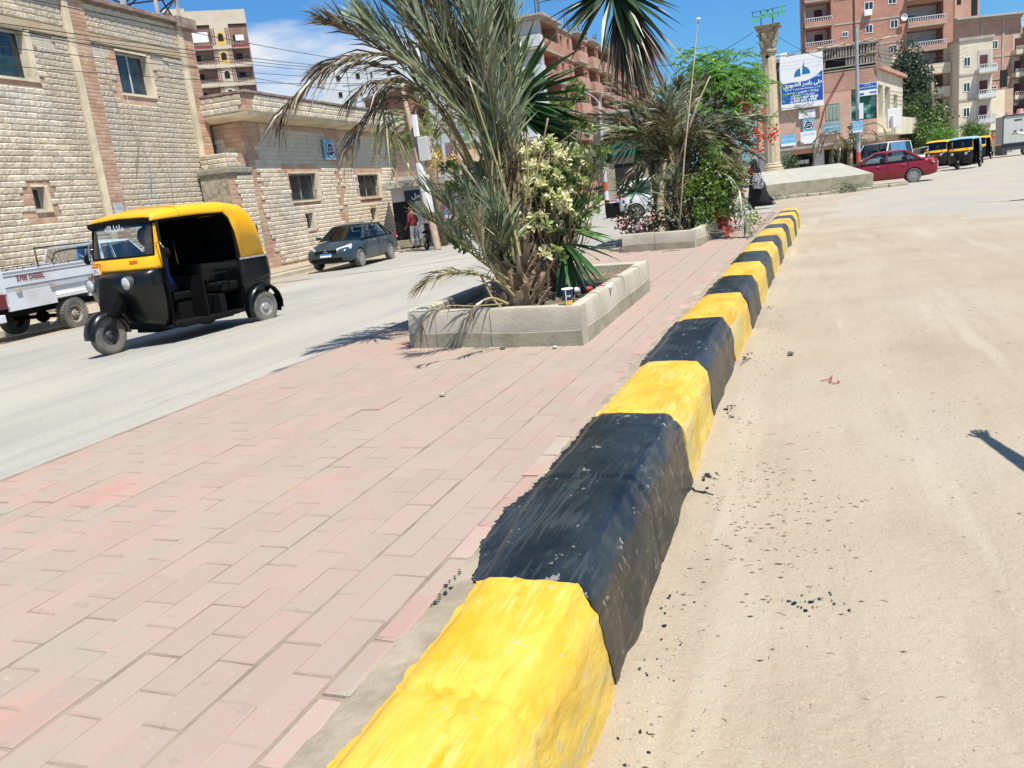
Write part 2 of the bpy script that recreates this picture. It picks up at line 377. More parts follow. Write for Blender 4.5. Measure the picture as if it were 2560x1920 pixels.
# ================= PAINTED KERB =================
def kerbpaint(name,ca,cb,cc,side,rough,coat,facv):
    m=mat(name,ca,rough,col2=cb,scale=7,col3=cc,s3=2.2,lo3=.52,hi3=.66,coord='World',stretch=(1.0,.45,1.0),bump=1.0,bscale=16,coat=coat,bdist=.01,spec=.5)
    t=m.node_tree; N=t.nodes; L=t.links; b=N['Principled BSDF']; src=b.inputs['Base Color'].links[0].from_socket
    # streaks of thin paint: stretched fine noise
    g=N.new('ShaderNodeNewGeometry'); mp=N.new('ShaderNodeMapping'); mp.inputs['Scale'].default_value=(110,5,60); mp.inputs['Rotation'].default_value=(0,0,.12)
    n=N.new('ShaderNodeTexNoise'); n.inputs['Scale'].default_value=1; n.inputs['Detail'].default_value=6
    n2=N.new('ShaderNodeTexNoise'); n2.inputs['Scale'].default_value=4; n2.inputs['Detail'].default_value=3
    ma=N.new('ShaderNodeMath'); ma.operation='MULTIPLY'
    r=N.new('ShaderNodeMapRange'); r.inputs[1].default_value=.27; r.inputs[2].default_value=.36; r.inputs[4].default_value=facv
    x=N.new('ShaderNodeMix'); x.data_type='RGBA'; x.inputs[7].default_value=lin(side)
    L.new(g.outputs['Position'],mp.inputs[0]); L.new(mp.outputs[0],n.inputs['Vector']); L.new(g.outputs['Position'],n2.inputs['Vector'])
    L.new(n.outputs[0],ma.inputs[0]); L.new(n2.outputs[0],ma.inputs[1]); L.new(ma.outputs[0],r.inputs[0]); L.new(r.outputs[0],x.inputs[0]); L.new(src,x.inputs[6]); L.new(x.outputs[2],b.inputs['Base Color'])
    return m
m_yel=kerbpaint('yellow_kerb_paint',(.68,.44,.06),(.64,.345,.012),(.60,.27,.002),(.66,.52,.18),.5,.12,.5); speck(m_yel,17,.665,(.42,.37,.26),.8,(1,.8,1),.015); speck(m_yel,8,.60,(.60,.30,.003),.7,(1,.5,1),.06); speck(m_yel,70,.68,(.42,.36,.22),.6)
m_blk=kerbpaint('black_kerb_paint',(.004,.008,.011),(.015,.023,.027),(.003,.006,.010),(.05,.060,.064),.33,.18,.55); speck(m_blk,16,.66,(.24,.23,.20),.8,(1,.8,1),.015); speck(m_blk,90,.68,(.25,.25,.23),.7); speck(m_blk,9,.62,(.05,.062,.066),.6,(1,.35,1),.1)
# thin, brown, drier paint on the road-side face of the kerb: a separate coat
m_blkside=kerbpaint('thin_black_side_paint',(.022,.020,.015),(.05,.038,.020),(.012,.015,.016),(.10,.075,.04),.5,.1,.6); speck(m_blkside,30,.62,(.22,.19,.14),.7,(1,1,.6))
m_yelside=kerbpaint('thin_yellow_side_paint',(.60,.43,.07),(.55,.33,.03),(.50,.40,.16),(.45,.40,.24),.6,.05,.6); speck(m_yelside,26,.62,(.36,.32,.24),.6,(1,1,.6))
def densify(P,n):
    out=[]
    for i in range(len(P)-1):
        for k in range(n): t=k/n; out.append((P[i][0]*(1-t)+P[i+1][0]*t,P[i][1]*(1-t)+P[i+1][1]*t))
    return out+[P[-1]]
kerb=thing('painted_kerb','concrete kerb painted in yellow and black blocks along the right edge of the brick pavement','kerb',(0,0,0))
kerb['kind']='structure'; del kerb['category']
bounds=[.55,1.97,3.62,4.69,6.1,7.29,8.49,9.65,10.82,11.99,13.04,14.38,15.32,16.58,17.53,18.59,19.19,20.0]
def kerb_stone(i,y0,y1,yellow):
    L=y1-y0; dy=.02 if y0<4 else .05; n=max(6,int(L/dy)); seed=i*13.7
    seam=(y0+L*.62) if i==0 else (y0+y1)/2+.03*math.sin(i*5)
    if i==0: seam=1.43
    prof=[(-.325,-.05),(-.325,-.01),(-.315,.012),(-.295,.022),(-.22,.027),(-.14,.026),(-.06,.025),(-.015,.023),(-.003,.019),(.008,.004),(.028,-.024),(.048,-.054),(.058,-.078),(.064,-.12),(.067,-.16),(.071,-.20),(.074,-.25),(.080,-.29),(.086,-.335)]
    near=y0<5
    cut_=11
    if near: prof=densify(prof,3); cut_=33
    b=MB(); np_=len(prof)
    for j in range(n+1):
        y=y0+L*j/n; kxx=kx(y)
        sd=1-math.exp(-((y-seam)/.012)**2)*.008 if False else 0
        dip=.010*math.exp(-((y-seam)/.014)**2)+.008*(math.exp(-((y-y0)/.012)**2)+math.exp(-((y1-y)/.012)**2))*(.5 if j in(0,n) else 1)
        lf_=lerp(y,[1.9,2.5,3.6,4.7,6],[.285,.36,.355,.315,.315])/.325
        for k,(px_,pz_) in enumerate(prof):
            if px_<-.05: px_*=lf_
            nn=fbm(y*3+seed,k*(.22 if not near else .073),seed,1.0); n2=fbm(y,k*(.03 if not near else .01)+px_,seed,14)
            dx=.006*nn+.0025*n2; dz=.005*nn+.002*n2
            if px_>-.02: dx+=.008*fbm(y,pz_*2,seed+4,3.0)-.004*max(0,math.sin(y*9+seed))
            if px_<-.29: dx+=.012*fbm(y,0,seed+9,3)
            b.v.append((kxx+px_+dx-(dip if pz_<-.0 and px_>-.1 else 0),y+((.010*fbm(pz_,px_,y*7.3,9)+.007*fbm(pz_,px_,y*3.1,40)) if j in (0,n) else 0),.318+pz_+dz-(dip if not(pz_<-.02 and px_>-.1) else 0)-(.0 if pz_>-.3 else 0)+ (gz(0,y) if k==np_-1 else gz(0,y)*max(0,-pz_/.335)) -(.012 if k==0 else 0)))
    for j in range(n):
        for k in range(np_-1):
            b.f.append((j*np_+k,(j+1)*np_+k,(j+1)*np_+k+1,j*np_+k+1)); b.m.append(1 if k>=cut_ else 0)
    b.f.append(tuple(range(np_))); b.m.append(0); b.f.append(tuple(reversed([n*np_+k for k in range(np_)]))); b.m.append(0)
    o=b.build('kerb_stone',[m_yel,m_yelside] if yellow else [m_blk,m_blkside],kerb,smooth=True,fixn=True,auto=50)
    o['label']='yellow painted kerb stone' if yellow else 'black painted kerb stone'
    # ragged edge of paint brushed over the mortar on the pavement side
    q=MB(); m=max(8,int(L/.012)) if y0<6 else 14; top=[];bot=[]
    for j in range(m+1):
        y=y0+L*j/m; w=.012+.02*abs(fbm(y,1,seed,7))+.014*abs(fbm(y,2,seed,25))
        if i==1: w+=.05*math.exp(-((y-2.3)/.3)**2)+.02*abs(fbm(y,1,2,30))
        if i in (3,): w+=.02
        x=kx(y)-.318*lerp(y,[1.9,2.5,3.6,4.7,6],[.285,.36,.355,.315,.315])/.325
        q.v+= [(x+.012,y,PZ+.026),(x-w*.5,y,PZ+.0215),(x-w,y,PZ+.0185)]
    for j in range(m):
        for k in range(2): q.f.append((j*3+k,j*3+k+1,(j+1)*3+k+1,(j+1)*3+k)); q.m.append(0)
    q.build('paint_overlap',m_yel if yellow else m_blk,o,smooth=True,fixn=False)
for i in range(len(bounds)-1): kerb_stone(i,bounds[i],bounds[i+1],i%2==0)
# end course at the far end of the median
b=MB()
for k in range(9):
    x0=-3.84+k*.31; b.box(x0,x0+.305,YE,YE+.16,-.5,PZ+.01)
tag(b.build('median_end_kerb',mat('kerb_concrete',(.36,.34,.29),.9,col2=(.28,.26,.22),scale=5,bump=.5,bscale=20,coord='World'),bevel=.01),kind='structure')
# paint drips and splashes
def blob(b,x,y,r,z,rg,asp=1.0,ang=0):
    n=9; c=(x,y,z); vs=[c]
    for k in range(n):
        a=2*math.pi*k/n; q=r*(.6+.7*rg.random()); dx=q*math.cos(a)*asp; dy=q*math.sin(a)
        vs.append((x+dx*math.cos(ang)-dy*math.sin(ang),y+dx*math.sin(ang)+dy*math.cos(ang),z))
    b.add(vs,[(0,k+1,(k+1)%n+1) for k in range(n)])
rg=random.Random(11); bb=MB()
for k in range(34):
    y=rg.uniform(1.6,2.6); x=-.535+abs(rg.gauss(0,.05)); blob(bb,x,y,rg.uniform(.001,.005),gsurf(x,y)+.005,rg,rg.uniform(.8,2),rg.random()*3)
for k in range(26):
    x=-.07+rg.gauss(0,.055); y=2.58+rg.gauss(0,.045); blob(bb,x,y,rg.uniform(.001,.006),gsurf(x,y)+.005,rg,rg.uniform(.8,1.8),rg.random()*3)
for k in range(14):
    x=rg.uniform(-.5,-.3); y=rg.uniform(1.2,2.2); blob(bb,x,y,rg.uniform(.001,.003),gsurf(x,y)+.005,rg,1,0)
for yy in (3.66,6.0,8.4,4.75,6.15):
    for k in range(14):
        y=yy+rg.gauss(0,.07); x=kx(y)+.13+abs(rg.gauss(0,.03)); blob(bb,x,y,rg.uniform(.003,.012),gsurf(x,y)+.005,rg,1.4,rg.random()*3)
for k in range(5): blob(bb,-1.03+k*.006,3.55-k*.055,rg.uniform(.008,.02),PZ+.0175,rg,.8,rg.random())
for k in range(16): blob(bb,-1.045+rg.gauss(0,.006),1.84+k*.014,rg.uniform(.003,.009),PZ+.010,rg,.8,1.4)
tag(bb.build('paint_splashes',m_blk,fixn=False),'black paint drips scattered on the dirt beside the kerb','paint drips',kind='stuff')
tb=MB(); 
x0,y0=-.585,3.52; pts=[(x0,y0),(x0+.02,y0-.05),(x0+.06,y0-.075),(x0+.10,y0-.085)]
for (x,y),r in zip(pts,(.006,.004,.010,.003)): blob(tb,x,y,r,gsurf(x,y)+.007,rg,1.3,.3)
tb.tube([(x,y,gsurf(x,y)+.004) for x,y in pts],[.003,.003,.005,.002],6)
tag(tb.build('black_paint_drip',m_blk),'long black paint dribble on the dirt next to the nearest black block','paint drip')
# ================= LITTER: twigs, chips, pebbles =================
m_twig=mat('dry_twig',(.16,.115,.07),.9,col2=(.22,.17,.10),scale=3,coord='World')
m_leafdry=mat('dry_leaf',(.26,.18,.09),.85,col2=(.12,.08,.04),scale=8,coord='World')
m_peb=mat('pale_pebble',(.42,.39,.33),.9,col2=(.2,.18,.15),scale=6,coord='World')
tw=MB(); lf=MB(); pb=MB()
def scat(n,fx,fy,k):
    for _ in range(n):
        x=fx(); y=fy()
        if x<-.5 or x>5: continue
        z=gsurf(x,y)+.003; a=rg.gauss(0,.6); 
        if k=='t':
            a=rg.uniform(0,3.1); l=rg.uniform(.004,.03)*(1.6 if rg.random()<.08 else 1); c=(x+l*.5*math.cos(a),y+l*.5*math.sin(a)+.004,z+.001)
            tw.tube([(x,y,z),c,(x+l*math.cos(a),y+l*math.sin(a),z)],[.0008,.0011,.0004],4,False)
        elif k=='l':
            r=rg.uniform(.002,.009); lf.add([(x-r*1.6,y,z),(x,y-r*.5,z+r*.3),(x+r*1.6,y+r*.4,z+.001),(x,y+r*.7,z)],[(0,1,2),(0,2,3)])
        else:
            r=rg.uniform(.0015,.006); M=Matrix.Translation((x,y,z))
            pb.add([(x-r,y-r*.4,z),(x+r*.8,y-r,z),(x+r,y+r*.5,z),(x-r*.4,y+r,z),(x,y,z+r*.9)],[(0,1,4),(1,2,4),(2,3,4),(3,0,4)])
scat(90,lambda:rg.gauss(-.22,.14),lambda:rg.gauss(3.35,.35),'t'); scat(170,lambda:rg.uniform(-.5,2.2),lambda:rg.uniform(1.6,8),'t')
scat(200,lambda:-.52+abs(rg.gauss(0,.12)),lambda:rg.uniform(1.5,12),'l'); scat(160,lambda:rg.uniform(-.5,3),lambda:rg.uniform(1.6,12),'l'); scat(150,lambda:rg.gauss(-.2,.15),lambda:rg.gauss(3.3,.4),'l')
scat(220,lambda:rg.uniform(-.5,3),lambda:rg.uniform(1.6,10),'p'); scat(200,lambda:-.5+abs(rg.gauss(0,.07)),lambda:rg.uniform(1.5,12),'p')
tag(tw.build('dry_twigs',m_twig,fixn=False),'thin dry twigs littering the sandy road edge','twigs',kind='stuff')
tag(lf.build('leaf_litter',m_leafdry,fixn=False),'brown leaf crumbs scattered over the dirt','leaf litter',kind='stuff')
tag(pb.build('pebbles',m_peb,fixn=False),'small pebbles and grit on the dirt','pebbles',kind='stuff')
# red thread and a dark stone chip
TH=(.02,5.43)
tx,ty=TH
q=MB(); q.tube([(tx-.07,ty-.0,.012),(tx-.02,ty+.03,.014),(tx,ty+.10,.02),(tx-.005,ty+.02,.012),(tx-.02,ty-.03,.012),(tx+.01,ty-.07,.01),(tx+.04,ty-.04,.01),(tx+.035,ty,.01)],.003,5)
tag(q.build('red_thread',mat('red_thread',(.35,.02,.03),.7)),'crumpled red thread lying on the dirt right of the kerb','thread')
def rock(name,loc,r,m,label,cat='stone',seed=0):
    me=bpy.data.meshes.new(name); bm=bmesh.new(); bmesh.ops.create_icosphere(bm,subdivisions=2,radius=r)
    for v in bm.verts:
        v.co*=1+.35*mnoise.noise(v.co*(1.6/r)+Vector((seed,0,0))); v.co.z*=.6
    bm.to_mesh(me); bm.free(); me.materials.append(m); return tag(link(name,me,None,loc),label,cat)
m_dstone=mat('dark_stone',(.08,.075,.065),.85,col2=(.16,.15,.13),scale=20)
rock('stone_chip',(-.26,6.24,.02),.024,m_dstone,'dark stone chip lying alone on the dirt beyond the red thread',seed=2)
rock('pebble_stone',(-2.08,4.12,PZ+.012),.018,mat('tan_stone',(.35,.30,.24),.9),'small tan pebble lying on the brick pavement','pebble',4)
rock('brick_chip',(-2.20,5.42,PZ+.014),.022,m_dstone,'dark chip lying at the foot of the near planter wall','stone',6)
rock('broken_tile_chip',(-1.79,5.37,PZ+.012),.018,mat('pale_stone',(.45,.42,.36),.9),'pale chip lying near the right corner of the near planter','stone',8)
q=MB(); q.box(-.13,.13,-.04,.04,0,.012); o=tag(q.build('wood_scrap',mat('pale_wood',(.42,.33,.22),.8,col2=(.33,.25,.16),scale=6),bevel=.003),'short pale board lying in front of the far planter','board'); o.location=(-2.12,12.2,PZ+.002); o.rotation_euler=(0,0,.05)
# ================= PLANTERS =================
m_conc=mat('planter_concrete',(.44,.405,.325),.9,col2=(.37,.34,.265),scale=3,bump=.5,bscale=25,coord='World',rnd=.04)
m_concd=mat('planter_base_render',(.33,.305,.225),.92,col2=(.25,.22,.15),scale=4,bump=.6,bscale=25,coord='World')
m_soil=mat('planter_soil',(.12,.09,.06),.95,col2=(.24,.19,.13),scale=6,bump=1,bscale=25,coord='World')
def planter(name,label,ring,h,cuts,th=.11):
    t=thing(name,label,'planter',(0,0,0)); n=len(ring); cx=sum(p[0] for p in ring)/n; cy=sum(p[1] for p in ring)/n; k=0
    for i in range(n):
        a=Vector(ring[i]+(0,)); c=Vector(ring[(i+1)%n]+(0,)); d=(c-a); L=d.length; d.normalize(); nn=Vector((d.y,-d.x,0))
        if nn.dot(a-Vector((cx,cy,0)))<0: nn=-nn
        cs=cuts[i]; edges=[0]+cs+[1]
        for j in range(len(edges)-1):
            s0=edges[j]*L+(.003 if j else 0); s1=edges[j+1]*L-.003
            if j==0 and i%2==1: s0+=th
            if j==len(edges)-2 and i%2==1: s1-=th
            dz=random.uniform(-.006,.006); off=random.uniform(-.004,.004)
            q=MB()
            # profile: outer face battered with a chamfered top edge
            m_=max(2,int((s1-s0)/.12)); rings=[]
            for u in range(m_+1):
                s=s0+(s1-s0)*u/m_; rg_=[]
                for (o_,z) in ((0.004,0),(.004,.09),(0,.095),(-.006,h-.03),(-.018,h-.004),(-.03,h),(-th+.02,h),(-th,h-.012),(-th,0)):
                    w=.0025*fbm(s,z,k,9); p=a+d*s+nn*(o_+off+w); rg_.append((p.x,p.y,PZ+z+(dz if z>.1 else 0)+.002*fbm(s,z,k+3,9)))
                rings.append(rg_)
            q.loft(rings); o=q.build('planter_block',m_conc,t,smooth=True,auto=30)
            # darker lower render, a step proud of the upper wall
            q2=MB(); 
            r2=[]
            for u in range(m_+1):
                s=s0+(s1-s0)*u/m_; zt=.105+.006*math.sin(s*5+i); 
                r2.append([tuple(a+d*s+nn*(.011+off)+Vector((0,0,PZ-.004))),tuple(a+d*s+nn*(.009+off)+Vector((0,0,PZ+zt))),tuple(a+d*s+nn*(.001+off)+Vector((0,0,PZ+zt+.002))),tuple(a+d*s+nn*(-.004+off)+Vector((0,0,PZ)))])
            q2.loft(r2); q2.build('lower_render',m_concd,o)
            k+=1
    q=MB(); P=[Vector(p+(0,)) for p in ring]; c=Vector((cx,cy,0)); N=10; vs=[]
    for v in range(N+1):
        for u in range(N+1):
            a=P[0].lerp(P[1],u/N); b_=P[3].lerp(P[2],u/N); p=a.lerp(b_,v/N); p=c+(p-c)*.93
            vs.append((p.x,p.y,PZ+h-.075+.03*fbm(p.x,p.y,2,2.5)))
    q.add(vs,[(v*(N+1)+u,v*(N+1)+u+1,(v+1)*(N+1)+u+1,(v+1)*(N+1)+u) for v in range(N) for u in range(N)])
    so_=q.build('soil',m_soil,t,smooth=True,fixn=False)
    return t
pl1=planter('concrete_planter','near concrete planter filled with a shaggy date palm on the brick pavement',P1,.285,[[.17,.50],[.22,.45,.63,.82],[.5],[.25,.5,.75]])
pl2=planter('concrete_planter','farther concrete planter with red flowering shrubs behind the near planter',P2,.265,[[.46],[.14,.28,.42,.56,.72,.86],[.5],[.3,.6]])
# litter of dry stalks on the planter soil
q=MB(); rp_=random.Random(21)
for _ in range(260):
    u=rp_.random(); v=rp_.random(); x=-2.98+1.25*u; y=5.75+2.3*v; a=rp_.random()*6.3; l=rp_.uniform(.02,.14); z=PZ+.225
    q.tube([(x,y,z),(x+l*.5*math.cos(a),y+l*.5*math.sin(a),z+rp_.uniform(.0,.04)),(x+l*math.cos(a),y+l*math.sin(a),z+.004)],[.002,.003,.001],4,False)
tag(q.build('dry_stalks',mat('straw',(.33,.27,.17),.9,col2=(.16,.11,.06),scale=5,coord='World'),fixn=False),'dry stalks and straw on the soil of the near planter','straw',kind='stuff')
# paper cup
cx,cy=-1.705,5.52; cz=PZ+.285
cup=thing('paper_cup','blue and orange paper cup standing on the corner of the near planter wall','cup',(cx,cy,cz+.001),R(10))
m_cupb=mat('cup_blue',(.012,.03,.09),.4); m_cupo=mat('cup_orange',(.75,.38,.02),.4); m_white=mat('white_paper',(.75,.75,.74),.6)
q=MB(); q.lathe([(.029,0),(.0305,.030),(.0305,.0305)],24); q.build('cup_base',m_cupo,cup,smooth=True,auto=30)
q=MB(); q.lathe([(.031,.0308),(.040,.108)],24,caps=False); q.build('cup_body',m_cupb,cup,smooth=True)
q=MB(); q.lathe([(.039,.104),(.0415,.107),(.042,.110),(.0415,.113),(.038,.113),(.036,.09)],24,caps=False); q.build('rim',m_white,cup,smooth=True)
q=MB(); q.quad((-.012,-.0312,.002),(-.004,-.0325,.002),(-.004,-.0420,.104),(-.012,-.0410,.104)); q.build('white_stripe',m_white,cup)
text('cup_lettering','CO',.018,m_white,cup,(.014,-.0392,.062),(R(90),0,R(20)),bold=.03)
q=MB(); q.lathe([(.0001,.095),(.036,.095)],20,caps=False); q.build('cup_inside',mat('cup_lid',(.6,.6,.6),.6),cup)
# discarded striped pipe in the soil
pp=thing('striped_pipe','short pipe with red and white bands lying on the soil behind the cup','pipe',(-1.95,6.35,PZ+.27),R(12))
for k,(c_,nm) in enumerate((((.02,.02,.02),'dark_band'),((.55,.53,.5),'white_band'),((.02,.02,.02),'dark_band'),((.4,.03,.03),'red_band'),((.02,.02,.02),'dark_band'),((.42,.04,.03),'red_band'),((.62,.6,.56),'white_band'))):
    q=MB(); q.lathe([(.026,k*.05),(.026,k*.05+.049)],14,axis='x'); q.build(nm,mat('pipe_%s'%nm,c_,.5),pp,smooth=True,auto=40)
# fallen palm leaflets on the pavement by the planter
q=MB()
for k in range(9):
    a=R(200)+random.uniform(-.25,.2); x,y=-2.86+random.uniform(-.03,.05),5.42; l=random.uniform(.08,.28)
    q.add([(x,y-.004,PZ+.012),(x+l*.6*math.cos(a),y+l*.6*math.sin(a)-.007,PZ+.016),(x+l*math.cos(a),y+l*math.sin(a),PZ+.009),(x+l*.6*math.cos(a),y+l*.6*math.sin(a)+.003,PZ+.016)],[(0,1,2,3)])
tag(q.build('fallen_leaflets',mat('leaf_dead',(.17,.11,.065),.8),fixn=False),'fallen brown palm leaflets on the pavement at the left corner of the near planter','palm leaflets')
# ================= STONE-CLAD BUILDINGS ON THE LEFT =================
m_stone=mat('cream_stone',(.64,.555,.43),.92,col2=(.54,.455,.34),scale=2.2,col3=(.55,.50,.42),s3=.8,lo3=.5,hi3=.65,rnd=.17,bump=.9,bscale=18,coord='World',bdist=.02)
m_stoneg=mat('smooth_pale_stone',(.54,.49,.39),.9,col2=(.47,.42,.33),scale=2,rnd=.08,bump=.5,bscale=18,coord='World')
m_brown=mat('pinkish_brown_stone',(.42,.25,.17),.9,col2=(.50,.35,.25),scale=2.0,rnd=.15,bump=.6,bscale=18,coord='World')
m_creamplaster=mat('cream_plaster',(.68,.58,.42),.85,col2=(.48,.42,.30),scale=1.5,bump=.3,bscale=12,coord='World')
m_mort=mat('wall_mortar',(.40,.345,.26),.95,col2=(.22,.19,.14),scale=6,bump=.5,bscale=30,coord='World')
m_cap=mat('dark_coping',(.20,.13,.11),.9,col2=(.30,.24,.2),scale=3,coord='World')
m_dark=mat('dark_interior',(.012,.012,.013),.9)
m_dglass=mat('dark_window_glass',(.012,.022,.024),.08,col2=(.03,.055,.055),scale=3,spec=.7)
m_alu=mat('aluminium_frame',(.45,.44,.42),.5)
m_iron=mat('black_iron',(.02,.02,.022),.6)
def stone_meshes(n,rough,m,name,w=.405,h=.148,d=.038):
    out=[]
    for i in range(n):
        rnd=random.Random(i*7+int(rough*100)); b=MB(); nx,nz=5,3
        for kz in range(nz+1):
            for kx_ in range(nx+1):
                u=kx_/nx; v=kz/nz; e=min(u,1-u)*nx; f=min(v,1-v)*nz
                edge=1 if (kz in(0,nz)) else 0
                y=-.018*max(rough,.4)-(0 if edge else d*(.62+.38*rnd.random())*rough*(1.0 if kz==2 else .72)*(.62 if kx_ in (0,nx) else 1))
                b.v.append((u*w+(0 if (edge or kx_ in(0,nx)) else rnd.uniform(-.015,.015)*rough),y,(v*h if edge else (.2*h if kz==1 else .84*h))+(0 if edge else rnd.uniform(-.012,.012)*rough)))
        for kz in range(nz):
            for kx_ in range(nx): 
                a=kz*(nx+1)+kx_; b.f.append((a,a+1,a+nx+2,a+nx+1)); b.m.append(0)
        o=len(b.v); b.v+=[(0,.03,0),(w,.03,0),(w,.03,h),(0,.03,h)]
        b.f+=[(0,o,o+1,nx),((nz+1)*(nx+1)-1,o+2,o+3,nz*(nx+1)),(0,nz*(nx+1),o+3,o),(nx,o+1,o+2,(nz+1)*(nx+1)-1)]; b.m+=[0]*4
        out.append(b.mesh(name,m,fixn=False))
    return out
SM_r=stone_meshes(8,1.0,m_stone,'stone'); SM_s=stone_meshes(4,.12,m_stoneg,'stone'); SM_b=stone_meshes(5,.15,m_brown,'brown_stone')
def clad(root,s0,s1,z0,z1,yoff,skip,style,pitch=.158,ln=.42,rot=None,maxn=300,seed=1,camdist=None):
    """courses of stone on the face y=yoff; style(s,z) -> 'r','s','b' or None"""
    rnd=random.Random(seed); items=[]; z=z0; r=0
    while z+pitch*.6<z1:
        s=s0-rnd.random()*ln
        while s<s1:
            w=ln*rnd.uniform(.75,1.25); a=max(s,s0); b_=min(s+w,s1)
            if b_-a>.05:
                zz0=z; cut=[(a,b_)]
                for (k0,k1,q0,q1) in skip:
                    if q0<z+pitch*.55 and q1>z+pitch*.45:
                        nc=[]
                        for (x,y) in cut:
                            if k1<=x or k0>=y: nc.append((x,y))
                            else:
                                if x<k0-.03: nc.append((x,k0))
                                if y>k1+.03: nc.append((k1,y))
                        cut=nc
                for (x,y) in cut:
                    st=style((x+y)/2,z+pitch/2)
                    if st: items.append((x,y,z,st))
            s+=w
        z+=pitch; r+=1
    mw=root.matrix_world
    C=Vector((0,0,ZC))
    bm_=Matrix.Translation(root.location)@root.rotation_euler.to_matrix().to_4x4()
    R0=rot if rot is not None else Matrix.Identity(4)
    def wp(i): return bm_@(R0@Vector(((i[0]+i[1])/2,yoff,i[2])))
    def key(i):
        p=wp(i); v=inview(p.x,p.y,p.z); return (0 if v else 1,(p-C).length)
    items.sort(key=key)
    lib={'r':SM_r,'s':SM_s,'b':SM_b}; nm={'r':'stone','s':'stone','b':'brown_stone'}
    groups={}
    for n,(x,y,z,st) in enumerate(items):
        me=lib[st][rnd.randrange(len(lib[st]))]; sx=(y-x-.006)/.405; sz=(pitch-.009)/.148
        M=R0@Matrix.Translation((x+.006,yoff,z+.005))@Matrix.Diagonal((sx,1,sz,1))
        if n<maxn:
            o=link(nm[st],me,root); o.matrix_local=M
        else:
            g=groups.setdefault(st,MB()); g.add([M@v.co for v in me.vertices],[tuple(p.vertices) for p in me.polygons])
    for st,g in groups.items():
        o=g.build('brown_stones' if st=='b' else ('smooth_stones' if st=='s' else 'rough_stones'),{'r':m_stone,'s':m_stoneg,'b':m_brown}[st],root,fixn=False); o['kind']='stuff'
def wall(b,u0,u1,z0,z1,ops,y=0,dep=.3):
    """front wall sheet with openings (u0,u1,z0,z1) and their reveals"""
    us=sorted({u0,u1}|{max(u0,min(u1,o[k])) for o in ops for k in (0,1)}); zs=sorted({z0,z1}|{max(z0,min(z1,o[k])) for o in ops for k in (2,3)})
    for j in range(len(zs)-1):
        run=None
        for i in range(len(us)-1):
            cu=(us[i]+us[i+1])/2; cz=(zs[j]+zs[j+1])/2
            hole=any(o[0]<cu<o[1] and o[2]<cz<o[3] for o in ops)
            if hole:
                if run is not None: b.quad((run,y,zs[j]),(us[i],y,zs[j]),(us[i],y,zs[j+1]),(run,y,zs[j+1])); run=None
            elif run is None: run=us[i]
        if run is not None: b.quad((run,y,zs[j]),(us[-1],y,zs[j]),(us[-1],y,zs[j+1]),(run,y,zs[j+1]))
    for (a,c,p,q) in ops:
        b.quad((a,y,p),(a,y,q),(a,y+dep,q),(a,y+dep,p)); b.quad((c,y,p),(c,y+dep,p),(c,y+dep,q),(c,y,q))
        b.quad((a,y,p),(a,y+dep,p),(c,y+dep,p),(c,y,p)); b.quad((a,y,q),(c,y,q),(c,y+dep,q),(a,y+dep,q))
PHI=R(95.1); B0=(-20.0,37.9,0)
LB=thing('stone_clad_building','two storey building faced with rough cream stone and brown pilasters on the left','building',B0,PHI)
YL=1.2
ZB=-.7
winL=[(-22.9,-20.70,5.64,6.84),(-17.34,-15.97,5.57,6.76),(-21.58,-21.18,2.30,2.89)]
b=MB(); wall(b,-30,-13.45,ZB,8.0,winL,YL,.32); b.box(-30,-13.45,YL+.34,YL+9,ZB,7.9); b.box(-30,-13.45,YL+.02,YL+9,7.9,8.0)
b.quad((-13.45,YL,ZB),(-13.45,YL+9,ZB),(-13.45,YL+9,8.0),(-13.45,YL,8.0))
b.build('wall',m_mort,LB,fixn=False)
fr=.24
def framerect(w,f=fr): return (w[0]-f,w[1]+f,w[2]-f,w[3]+(.06 if f>.2 else f))
skipL=[(w[0]-.005,w[1]+.005,w[2]-.005,w[3]+.005) for w in winL]+[(-19.22,-18.36,-5,9),(-14.24,-13.4,-5,9),(-30,-13.4,6.88,7.13)]
def styL(s,z):
    if z>6.45 and z<6.9 and any(w[0]-.9<s<w[1]+.9 for w in winL[:2]): 
        if not any(w[0]-.3<s<w[1]+.3 for w in winL[:2]): return 's'
    for w in winL:
        st=.24+.07*(int((z+5)/.158)%3==0)
        if w[0]-st<s<w[1]+st and w[2]-.30<z<w[3]+.13: return 'b'
    return 'r'
clad(LB,-30,-13.45,.2,7.93,YL,skipL,styL,seed=4)
# pilasters: cream plaster strip beside stacked brown stone
for (a,c_,d_) in ((-19.20,-18.98,-18.38),(-14.23,-14.01,-13.45),(-24.6,-24.4,-23.8)):
    q=MB(); q.box(a,c_,YL-.13,YL+.05,ZB,7.95); q.build('cream_pilaster',m_creamplaster,LB,bevel=.01)
    q=MB(); q.box(c_+.004,d_,YL-.09,YL+.05,ZB,7.95); q.build('pilaster_core',m_mort,LB)
    rnd=random.Random(int(-a)); z=.2; items=[]
    SMp=SM_b
    while z<7.9:
        h=.105; sp=c_+rnd.uniform(.18,.45)
        for (x,y) in ((c_+.006,sp),(sp,d_+.01)):
            me=SMp[rnd.randrange(5)]
            o=link('brown_stone',me,LB,(x+.004,YL-.09,z),None,((y-x-.008)/.405,1,.095/.148))
        z+=h
q=MB(); x=-30
while x<-13.5:
    w=.55; q.box(x,x+w-.01,YL-.06,YL+.04,6.89,7.12); x+=w
o=q.build('tan_band',mat('tan_band_stone',(.40,.31,.20),.9,col2=(.45,.37,.26),scale=2,coord='World',bump=.5,bscale=15),LB,bevel=.008)
q=MB(); q.box(-30,-13.30,YL-.20,YL+.4,8.0,8.12); q.build('coping',m_cap,LB,bevel=.01)
